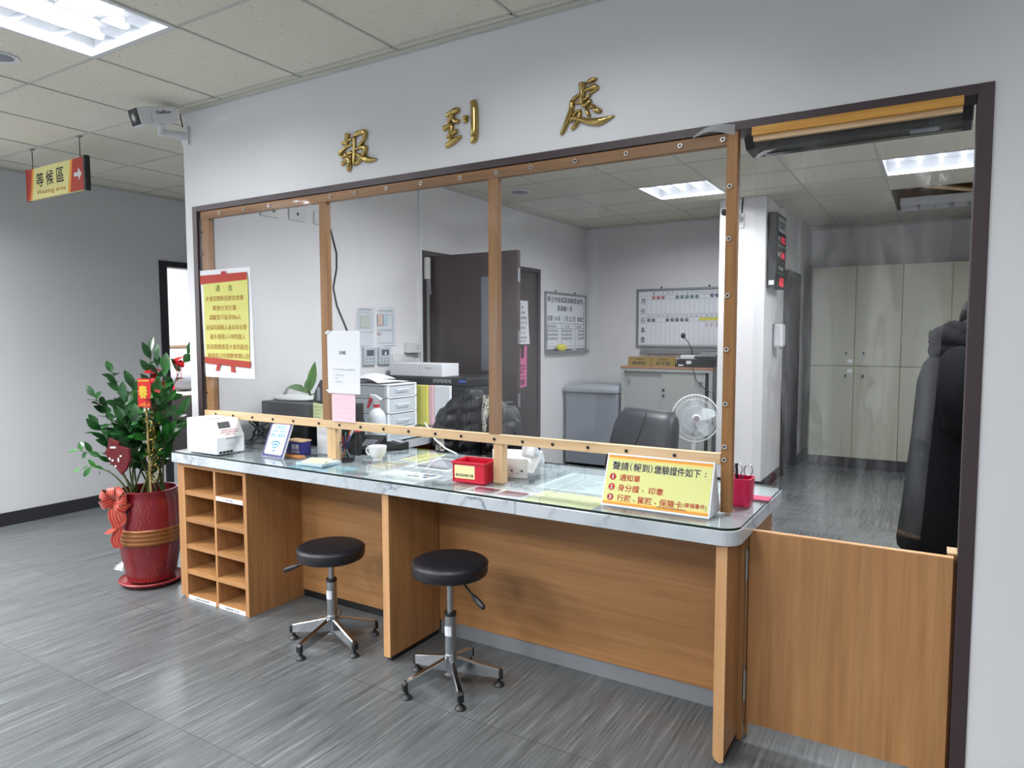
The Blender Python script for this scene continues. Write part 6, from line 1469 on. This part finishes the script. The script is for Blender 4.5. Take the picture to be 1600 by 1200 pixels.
# desk phone, calculator
t = thing('black_phone', 'black desk telephone behind the mesh pen holder', 'telephone', (0.98, 0.36, Z), R(20))
bm = nb(); prism(bm, [(-0.1, 0.0), (-0.1, 0.02), (0.09, 0.07), (0.1, 0.0)], (-0.085, 0, 0), (0, 1, 0), (0, 0, 1), 0.17); obj('body', bm, M_BLACK, t, w=False, bev=0.004)
obj('handset', tube(nb(), [V((-0.06, -0.10, 0.07)), V((-0.06, -0.08, 0.085)), V((-0.06, 0.0, 0.10)), V((-0.06, 0.09, 0.115)), V((-0.06, 0.11, 0.10))], [0.024, 0.027, 0.018, 0.028, 0.025], 12), M_BLACKG, t, w=False, smooth=60)
bm = nb()
for a in range(3):
    for b in range(4): box(bm, 0.0+a*0.024, 0.016+a*0.024, -0.07+b*0.022, -0.056+b*0.022, 0.03+b*0.006, 0.036+b*0.006)
obj('keys', bm, M_GREYP, t, w=False)
t = thing('calculator', 'black calculator lying behind the white teacup', 'calculator', (1.05, 0.47, Z), R(-25))
bm = nb(); prism(bm, [(-0.09, 0.0), (-0.09, 0.014), (0.09, 0.034), (0.09, 0.0)], (-0.06, 0, 0), (0, 1, 0), (0, 0, 1), 0.12); obj('body', bm, M_BLACK, t, w=False, bev=0.003)
bm = nb()
for a in range(5):
    for b in range(4): box(bm, -0.05+a*0.021, -0.034+a*0.021, -0.075+b*0.026, -0.058+b*0.026, 0.012+b*0.003, 0.021+b*0.003)
obj('keys', bm, M_DARK, t, w=False); obj('screen', (lambda b: (box(b, -0.05, 0.05, 0.04, 0.075, 0.028, 0.034), b)[-1])(nb()), M_GREYP, t, w=False)
t = thing('bottle', 'small black bottle with a red cap behind the pens and the first post', 'bottle', (1.03, 0.25, Z))
obj('flask', lathe(nb(), [(0, 0), (0.02, 0), (0.02, 0.09), (0.014, 0.10), (0.014, 0.115), (0, 0.115)], (1.03, 0.25, Z), 20), M_BLACK, t, smooth=40); obj('cap', lathe(nb(), [(0, 0.115), (0.016, 0.115), (0.016, 0.14), (0, 0.14)], (1.03, 0.25, Z), 20), M_RED, t, smooth=40)
# drawer tower
t = thing('drawer_tower', 'white translucent plastic three drawer tower on the side desk', 'drawer unit', (0.39, 1.15, Z))
M_FR = mat('translucent_white', 'd2d9e0', 0.3, alpha=1)
x0, x1, y0, y1 = 0.2, 0.57, 1.0, 1.3
bm = nb()
for xx in (x0, x1-0.022):
    for yy in (y0, y1-0.022): box(bm, xx, xx+0.022, yy, yy+0.022, Z, 1.095)
for z in (0.80, 0.905, 1.005, 1.088): box(bm, x0, x1, y0, y1, z, z+0.010)
obj('frame', bm, M_WHITE, t, bev=0.002)
M_DRW = mat('smoky_drawer', 'bcc4cb', 0.2)
for z0, z1 in ((0.815, 0.90), (0.917, 1.0), (1.017, 1.084)):
    d = obj('drawer', bx(x0+0.012, x1-0.004, y0+0.004, y1-0.004, z0, z1), M_DRW, t, bev=0.003)
    bm = nb(); tube(bm, [(x1-0.004, y0+0.09, z0+0.045), (x1+0.012, y0+0.09, z0+0.045), (x1+0.012, y1-0.09, z0+0.045), (x1-0.004, y1-0.09, z0+0.045)], 0.004, 6); obj('handle', bm, M_WHITE, d)
for k, l in enumerate(('crumpled white paper on the drawer tower, uppermost', 'white sheet on the drawer tower under the crumpled one', 'stack of white sheets lying on the drawer tower')):
    fn = (lambda u, v: V((0.2+0.2*u, 0.98+0.3*v, 1.115+0.045*math.sin(u*3)*math.sin(v*2.6)))), (lambda u, v: V((0.3+0.22*u, 0.97+0.31*v, 1.108+0.03*math.sin(u*2.8+0.3)*(1-v)))), (lambda u, v: V((0.21+0.34*u, 0.99+0.32*v, 1.100+0.004*math.sin(u*5))))
    tag(obj('paper_sheet', grid(nb(), fn[k], 8, 8, 0.001), M_WHITEP, None, smooth=40), l, 'paper', 'papers on the drawer tower')
t = thing('spray_bottle', 'pale spray bottle with a red trigger on the side desk', 'spray bottle', (0.66, 0.80, Z))
obj('bottle', lathe(nb(), [(0, 0), (0.052, 0), (0.055, 0.01), (0.055, 0.10), (0.052, 0.13), (0.036, 0.155), (0.02, 0.168), (0.02, 0.175), (0, 0.175)], (0.66, 0.8, Z), 24), mat('frosted_plastic', 'ccd3d8', 0.35), t, smooth=40)
obj('collar', cyl(nb(), (0.66, 0.8, Z+0.17), (0.66, 0.8, Z+0.192), 0.02, seg=16), M_RED, t, smooth=40)
bm = nb(); prism(bm, [(-0.012, 0.19), (0.014, 0.19), (0.02, 0.215), (0.04, 0.222), (0.035, 0.232), (-0.005, 0.25), (-0.045, 0.255), (-0.048, 0.235), (-0.018, 0.225)], (0.66, 0.79, Z), (1, 0, 0), (0, 0, 1), -0.02); obj('spray_head', bm, M_WHITE, t, bev=0.003)
bm = nb(); prism(bm, [(-0.03, 0.24), (-0.05, 0.245), (-0.07, 0.19), (-0.078, 0.165), (-0.066, 0.165), (-0.04, 0.205)], (0.66, 0.793, Z), (1, 0, 0), (0, 0, 1), -0.014); obj('trigger', bm, M_RED, t, bev=0.002)
obj('label_wrap', grid(nb(), lambda u, v: V((0.66+0.0558*math.cos(R(-160+150*u)), 0.8+0.0558*math.sin(R(-160+150*u)), Z+0.02+0.06*v)), 14, 1), M_WHITEP, t, smooth=60)
t = thing('card_tray', 'small black tray with a brown card on it beside the spray bottle', 'tray', (0.52, 0.72, Z))
obj('tray', bx(0.44, 0.58, 0.66, 0.78, Z, Z+0.10), M_BLACK, t, bev=0.003); obj('card', bx(0.445, 0.575, 0.665, 0.775, Z+0.10, Z+0.108), mat('kraft_card', 'b08a63', 0.8), t)
for k, (a, b, m, l) in enumerate(((0.50, 0.625, mat('yellow_folder', 'd9d562', 0.7), 'yellow file folder standing behind the drawer tower'), (0.628, 0.665, mat('pink_folder', 'dcb3ba', 0.7), 'pink file folder next to the yellow one on the side desk'), (0.668, 0.80, M_WHITEP, 'white file folder next to the pink one, beside the jacket'))):
    tag(obj('file_folder', bx(a, b, 1.345+0.01*k, 1.37+0.01*k, Z, 1.075), m, None, bev=0.003), l, 'folder', 'file folders on the side desk')
t = thing('laser_printer', 'wide black laser printer on the side desk carrying a white carton', 'printer', (0.50, 1.68, Z))
obj('case', bx(0.17, 0.86, 1.48, 1.88, Z, 1.06), mat('printer_charcoal', '262932', 0.4), t, bev=0.01); obj('top', bx(0.16, 0.87, 1.47, 1.89, 1.06, 1.125), M_BLACK, t, bev=0.012)
bm = nb()
for k in range(9): box(bm, 0.58+k*0.018, 0.592+k*0.018, 1.4685, 1.472, 1.085+0.004*(k % 2), 1.112)
obj('vent', bm, M_GREYP, t); obj('blue_lamp', bx(0.80, 0.86, 1.468, 1.472, 1.095, 1.108), mat('blue_lamp', '2a55c0', 0.3), t)
t = thing('toner_carton', 'long white carton lying on the black laser printer', 'carton', (0.40, 1.60, 1.125))
obj('box', bx(0.16, 0.635, 1.50, 1.70, 1.125, 1.215), M_WHITEP, t, bev=0.002)
obj('tape_seam', bx(0.435, 0.4365, 1.4994, 1.50, 1.125, 1.215), M_GREYINK, t)
lettering('lettering', [('S-6206', 0.51, 1.185, 0.06, 0.014)], plane_mx((0, 1.4994, 0), (1, 0, 0), (0, 0, 1)), M_GREYINK, t, bold=0.01)

# ================================================================ PILLAR AND HALL
t = thing('queue_display', 'tall black queue number display with red digits on the pillar side', 'display', (2.31, 4.3, 1.85))
obj('case', bx(2.275, 2.352, 4.10, 4.53, 1.835, 2.50), M_BLACK, t, bev=0.012, seg=3)
obj('bracket', bx(2.267, 2.276, 4.2, 4.44, 1.95, 2.4), M_DARK, t)
mx = plane_mx((2.353, 4.10, 1.835), (0, 1, 0), (0, 0, 1))
bm = nb(); flat(bm, mx, 0.06, 0.40, 0.50, 0.63, 0.0006); obj('header_panel', bm, mat('pale_header', 'b9bcc2', 0.6), t)
lettering('lettering', [('板橋調解', 0.23, 0.565, 0.26, 0.07)], mx, M_BLACKINK, t, bold=0.02, lift=0.0012)
M_LED = mat('red_led', 'e0324a', 0.4, emit=0.9)
lettering('digits', [('012', 0.28, 0.44, 0.17, 0.06), ('345', 0.28, 0.30, 0.17, 0.06), ('60', 0.24, 0.06, 0.2, 0.09)], mx, M_LED, t, bold=0.03, lift=0.001)
lettering('captions', [('報到', 0.1, 0.44, 0.09, 0.04), ('調解', 0.1, 0.30, 0.09, 0.04), ('等候人數', 0.2, 0.18, 0.2, 0.035)], mx, M_WHITEP, t, bold=0.01, lift=0.001)
bm = nb(); flat(bm, mx, 0.05, 0.39, 0.375, 0.382, 0.001); flat(bm, mx, 0.05, 0.39, 0.135, 0.139, 0.001); obj('rule', bm, mat('pale_green_line', '9ac6ab', 0.5), t)
bm = nb(); box(bm, 2.29, 2.335, 4.098, 4.1, 1.86, 1.90); obj('rating_sticker', bm, M_WHITEP, t)
obj('cable', tube(nb(), [(2.30, 4.35, 2.5), (2.32, 4.4, 2.56), (2.33, 4.5, 2.6), (2.30, 4.6, 2.62), (2.28, 4.6, 2.63)], 0.006, 8), M_WHITE, t, smooth=60)
t = thing('soap_dispenser', 'white sanitiser dispenser on the pillar side below the queue display', 'dispenser', (2.30, 4.65, 1.3))
obj('back_plate', bx(2.267, 2.275, 4.42, 4.58, 1.30, 1.52), M_GREYP, t); obj('body', bx(2.275, 2.36, 4.42, 4.58, 1.30, 1.52), M_WHITE, t, bev=0.025, seg=4)
obj('nozzle', cyl(nb(), (2.33, 4.5, 1.30), (2.33, 4.5, 1.285), 0.012, seg=12), M_GREYP, t)
t = thing('indoor_camera', 'small white camera bracket on the pillar front beside the last post', 'camera', (2.03, 4.06, 2.44))
obj('wall_plate', bx(2.035, 2.075, 4.05, 4.06, 2.37, 2.50), M_WHITE, t, bev=0.003); obj('bracket', tube(nb(), [(2.055, 4.05, 2.46), (2.03, 3.98, 2.46), (2.0, 3.96, 2.47)], 0.016, 10), M_IVORY, t, smooth=60)
obj('camera_body', tube(nb(), [(2.0, 3.99, 2.50), (1.96, 3.86, 2.49)], 0.035, 16), M_WHITE, t, smooth=40); obj('lens', tube(nb(), [(1.961, 3.861, 2.49), (1.957, 3.848, 2.489)], 0.031, 16), M_BLACKG, t)
obj('cable', tube(nb(), [(2.055, 4.055, 2.5), (2.06, 4.05, 2.56), (2.065, 4.055, 2.635)], 0.005, 6), M_BLACK, t)
# lockers
M_LOCK = mat('locker_putty', 'abad9d', 0.45, vary=0.03, vscale=2)
def locker(label, x0, z0, z1, hz):
    t = thing('locker_cabinet', label, 'locker', (x0+0.424, 6.0, z0), 0, 'putty steel lockers along the hall back wall')
    obj('carcass', bx(x0, x0+0.848, 5.712, 6.36, z0, z1), M_LOCK, t)
    for k in range(2):
        a = x0+0.003+k*0.4245
        d = obj('door', bx(a, a+0.4195, 5.695, 5.711, z0+0.003, z1-0.003), M_LOCK, t, bev=0.002)
        hx = a+0.34 if k == 0 else a+0.08
        obj('latch', bx(hx-0.018, hx+0.018, 5.692, 5.6945, hz-0.03, hz+0.03), M_STEEL, d); obj('keyhole', bx(hx-0.004, hx+0.012, 5.690, 5.692, hz-0.012, hz+0.02), M_BLACK, d)
        if k == 0:
            zz = z0+0.05 if hz-z0 < 0.4 else z1-0.05
            obj('name_card', bx(a+0.36, a+0.41, 5.6935, 5.695, zz-0.018, zz+0.018), M_WHITEP, d)
locker('upper putty locker cabinet with two doors, leftmost in the hall', 2.42, 1.092, 2.13, 1.22)
locker('lower putty locker cabinet with two doors, leftmost in the hall', 2.42, 0.12, 1.09, 0.98)
locker('upper putty locker cabinet with two doors, behind the person in black', 3.27, 1.092, 2.13, 1.22)
locker('lower putty locker cabinet with two doors, behind the person in black', 3.27, 0.12, 1.09, 0.98)
tag(obj('locker_plinth', (lambda b: (box(b, 2.42, 4.118, 5.72, 6.36, 0.035, 0.12), box(b, 2.44, 4.1, 5.74, 6.36, 0.0, 0.035), b)[-1])(nb()), [M_BASEB], None), 'black plinth under the row of putty lockers', 'plinth')

# ================================================================ PERSON
per = thing('person', 'person in a long black hooded coat, head bowed, standing behind the gate', 'person', (3.70, 1.3, 0))
M_SKIN = mat('skin', 'c9967c', 0.5); M_COAT = mat('black_coat_cloth', '0e0f13', 0.85, spec=0.12, bump=0.15, bscale=90); M_HAIR = mat('black_hair', '0c0b0d', 0.4, spec=0.25, bump=0.4, bscale=70); M_TROU = mat('black_trousers', '0b0b0e', 0.85, spec=0.1)
PYc = 1.3
bm = nb()
tube(bm, [(3.70, PYc, 0.80), (3.69, PYc, 0.95), (3.69, PYc, 1.1), (3.69, PYc, 1.24), (3.70, PYc, 1.32)], [0.13, 0.115, 0.105, 0.12, 0.09], 16)
tube(bm, [(3.70, PYc, 1.30), (3.73, PYc, 1.37), (3.765, PYc, 1.43)], [0.06, 0.05, 0.05], 14)
HM = MX.Rotation(R(28), 4, 'Y')
ball(bm, (3.795, PYc, 1.475), 0.092, 0.073, 0.112, 20, 14, HM); ball(bm, (3.83, PYc, 1.43), 0.05, 0.052, 0.062, 14, 10, HM)
hp = MX.Translation((3.795, PYc, 1.475)) @ HM
tube(bm, [hp @ V((0.085, 0, 0.02)), hp @ V((0.105, 0, -0.015)), hp @ V((0.095, 0, -0.03))], [0.012, 0.017, 0.014], 8)
tube(bm, [hp @ V((0.08, -0.024, -0.062)), hp @ V((0.09, 0, -0.06)), hp @ V((0.08, 0.024, -0.062))], 0.009, 8)
for s in (-1, 1):
    ball(bm, hp @ V((-0.005, s*0.073, -0.005)), 0.02, 0.01, 0.032, 10, 8, HM)
    sh = V((3.68, PYc+s*0.165, 1.285)); el = V((3.70, PYc+s*0.235, 1.02)); wr = V((3.92, PYc+s*0.15, 1.0))
    tube(bm, [(3.69, PYc+s*0.08, 1.28), sh, el, wr], [0.07, 0.055, 0.042, 0.027], 12)
    hd = (wr-el).normalized(); up_ = V((0, 0, 1)); sd = hd.cross(up_).normalized()
    tube(bm, [wr, wr+hd*0.04, wr+hd*0.085], [0.026, 0.036, 0.034], 10)
    for f, (off, ln) in enumerate(((-0.027, 0.068), (-0.009, 0.078), (0.009, 0.073), (0.026, 0.057))):
        p0 = wr+hd*0.08+sd*off; tube(bm, [p0, p0+hd*ln*0.5-up_*0.008, p0+hd*ln*0.8-up_*0.026, p0+hd*ln*0.9-up_*0.042], [0.0095, 0.009, 0.008, 0.0065], 8)
    p0 = wr+hd*0.035+sd*(-s*0.028); tube(bm, [p0, p0+hd*0.03+sd*(-s*0.022), p0+hd*0.06+sd*(-s*0.026)-up_*0.012], [0.012, 0.0105, 0.008], 8)
    tube(bm, [(3.70, PYc+s*0.07, 0.84), (3.695, PYc+s*0.09, 0.62), (3.70, PYc+s*0.095, 0.46), (3.685, PYc+s*0.1, 0.25), (3.68, PYc+s*0.1, 0.07)], [0.09, 0.078, 0.055, 0.05, 0.036], 14)
    tube(bm, [(3.65, PYc+s*0.1, 0.05), (3.72, PYc+s*0.105, 0.045), (3.83, PYc+s*0.11, 0.03)], [0.036, 0.038, 0.026], 12)
b = obj('body', bm, M_SKIN, per, smooth=80)
md = b.modifiers.new('join', 'REMESH'); md.mode = 'VOXEL'; md.voxel_size = 0.0065; md.use_smooth_shade = True
for s in (-1, 1):
    e = obj('eye', (lambda q: (ball(q, hp @ V((0.078, s*0.03, 0.012)), 0.0125, 0.0125, 0.0105, 12, 8), q)[-1])(nb()), mat('eye_white', 'e8e4e0', 0.2), per, smooth=60)
    obj('pupil', (lambda q: (ball(q, hp @ V((0.0885, s*0.03, 0.010)), 0.0045, 0.0055, 0.0055, 10, 6), q)[-1])(nb()), M_BLACKG, e, smooth=60)
def ell(cx, z, a, b_, n=28, wob=0.0, ph=0):
    return [V((cx+(a+wob*math.sin(5*2*PI*k/n+ph))*math.cos(2*PI*k/n), PYc+(b_+wob*math.sin(5*2*PI*k/n+ph))*math.sin(2*PI*k/n), z)) for k in range(n)]
rings = [ell(3.69, 0.425, 0.225, 0.265, wob=0.012), ell(3.69, 0.45, 0.228, 0.268, wob=0.012), ell(3.695, 0.62, 0.218, 0.258, wob=0.010, ph=.3), ell(3.695, 0.8, 0.205, 0.245, wob=0.008, ph=.5), ell(3.69, 0.95, 0.188, 0.228, wob=0.006, ph=.7), ell(3.687, 1.08, 0.174, 0.213, wob=0.005), ell(3.688, 1.2, 0.168, 0.213), ell(3.695, 1.28, 0.155, 0.208), ell(3.71, 1.335, 0.13, 0.17), ell(3.725, 1.372, 0.09, 0.11), ell(3.74, 1.395, 0.07, 0.078)]
coat = obj('coat', loft(nb(), rings), M_COAT, per, smooth=70)
for s in (-1, 1):
    sh = V((3.685, PYc+s*0.175, 1.275)); el = V((3.70, PYc+s*0.245, 1.02)); wr = V((3.905, PYc+s*0.155, 0.998))
    pts = [V((3.69, PYc+s*0.11, 1.30)), sh, sh*0.5+el*0.5+V((-0.015, 0, 0)), el+V((-0.01, 0, 0.02)), el+V((0.03, -s*0.01, -0.012)), el*0.4+wr*0.6, wr]
    obj('sleeve', tube(nb(), pts, [0.085, 0.083, 0.074, 0.068, 0.064, 0.058, 0.052], 16), M_COAT, coat, smooth=70)
    obj('trouser_leg', tube(nb(), [(3.695, PYc+s*0.08, 0.85), (3.69, PYc+s*0.092, 0.62), (3.69, PYc+s*0.098, 0.4), (3.685, PYc+s*0.1, 0.2), (3.683, PYc+s*0.1, 0.075)], [0.105, 0.098, 0.085, 0.078, 0.075], 16), M_TROU, per, smooth=60)
    bm = nb(); tube(bm, [(3.625, PYc+s*0.1, 0.055), (3.66, PYc+s*0.1, 0.06), (3.74, PYc+s*0.106, 0.055), (3.83, PYc+s*0.112, 0.04), (3.875, PYc+s*0.114, 0.032)], [0.03, 0.048, 0.05, 0.04, 0.02], 14)
    for v in bm.verts: v.co.z = max(v.co.z, 0.004)
    obj('shoe', bm, M_BLACK, per, smooth=60)
bm = nb(); rr_ = []
for i in range(11):
    a = R(-110+220*i/10); c = V((3.70-0.085*math.cos(a), PYc+0.125*math.sin(a), 1.365+0.035*math.cos(a))); rr_.append(c)
tube(bm, rr_, [0.03, 0.04, 0.048, 0.053, 0.056, 0.057, 0.056, 0.053, 0.048, 0.04, 0.03], 14)
tube(bm, [V((3.715-0.06*math.cos(R(-115+23*i)), PYc+0.10*math.sin(R(-115+23*i)), 1.405+0.03*math.cos(R(-115+23*i)))) for i in range(11)], [0.025, 0.032, 0.038, 0.042, 0.045, 0.046, 0.045, 0.042, 0.038, 0.032, 0.025], 14)
tube(bm, [V((3.695-0.08*math.cos(R(-110+22*i)), PYc+0.135*math.sin(R(-110+22*i)), 1.325+0.02*math.cos(R(-110+22*i)))) for i in range(11)], [0.03, 0.04, 0.048, 0.053, 0.057, 0.058, 0.057, 0.053, 0.048, 0.04, 0.03], 14)
hd_ = obj('hood', bm, M_COAT, coat, smooth=70)
md = hd_.modifiers.new('join', 'REMESH'); md.mode = 'VOXEL'; md.voxel_size = 0.009; md.use_smooth_shade = True
bm = nb()
for k in range(240):
    a = R(rnd.uniform(-80, 80)); c = V((3.668-0.09*math.cos(a), PYc+0.135*math.sin(a), 1.37+0.04*math.cos(a)+rnd.uniform(-0.035, 0.025)))
    d = V((-math.cos(a), math.sin(a)*0.7, rnd.uniform(-0.8, 0.5))).normalized(); tube(bm, [c, c+d*0.022], [0.002, 0.0004], 3, False)
obj('fur_trim', bm, mat('dark_fur', '1d1a19', 0.8), coat)
bm = nb(); ball(bm, (3.785, PYc, 1.493), 0.108, 0.089, 0.118, 24, 16, HM)
for k in range(26):
    a = R(-115+230*k/25); r0 = 0.098
    p0 = V((3.785-0.055*math.cos(a), PYc+0.055*math.sin(a), 1.535)); p1 = V((3.755-0.092*math.cos(a), PYc+0.10*math.sin(a), 1.40)); p2 = V((3.765-0.085*math.cos(a)+0.03*rnd.random(), PYc+0.115*math.sin(a), 1.30-0.05*rnd.random())); p3 = p2+V((0.035, 0.0, -0.06))
    tube(bm, [p0, p1, p2, p3], [0.02, 0.022, 0.017, 0.004], 8)
# face stays clear of hair
for v in bm.verts:
    q = hp.inverted() @ v.co
    if q.x > 0.045 and q.z < 0.055 and abs(q.y) < 0.075: q.x = 0.045; v.co = hp @ q
obj('hair', bm, M_HAIR, per, smooth=70)

# ================================================================ ROOM BEYOND THE CORRIDOR
t = thing('far_desk', 'dark cluttered desk seen through the corridor doorway behind the plant', 'desk', (-4.4, 2.6, 0))
obj('desk_top', bx(-4.95, -3.9, 1.7, 3.6, 0.72, 0.75), mat('far_desk_top', 'c9c2b8', 0.5), t); obj('desk_front', bx(-3.93, -3.9, 1.75, 3.55, 0.0, 0.72), mat('far_desk_front', '2c2624', 0.5), t)
obj('back_shelf', bx(-4.95, -4.6, 1.75, 3.5, 0.75, 0.95), mat('far_shelf', '3a302c', 0.6), t)
tag(obj('grey_bag', (lambda b: (ball(b, (-4.2, 2.75, 0.9), 0.18, 0.22, 0.15, 14, 10), b)[-1])(nb()), mat('grey_cloth', '7b7d84', 0.9), None, smooth=60), 'rounded grey bag lying on the far desk beyond the doorway', 'bag')
tag(obj('red_parcel', bx(-4.1, -3.95, 2.2, 2.45, 0.75, 0.85), M_RED, None, bev=0.01), 'small red parcel on the far desk beyond the doorway', 'parcel')
t = thing('window_rail', 'thin brown rail across the bright far room window', 'rail', (-5.05, 2.6, 1.3))
obj('bar', tube(nb(), [(-5.06, 1.5, 1.27), (-5.06, 3.9, 1.27)], 0.025, 8), mat('rail_brown', '7d6b58', 0.5), t)
struct('window_1', bx(-5.1, -5.09, 1.2, 3.9, 0.95, 1.26), mat('daylit_blind', 'f2f5fa', 0.8, emit=0.7))  # glowing panel added for the whiter band of wall under the rail
struct('trim_9', bx(-5.1, -5.06, 2.62, 2.68, 0.0, 2.7), M_WHITE)
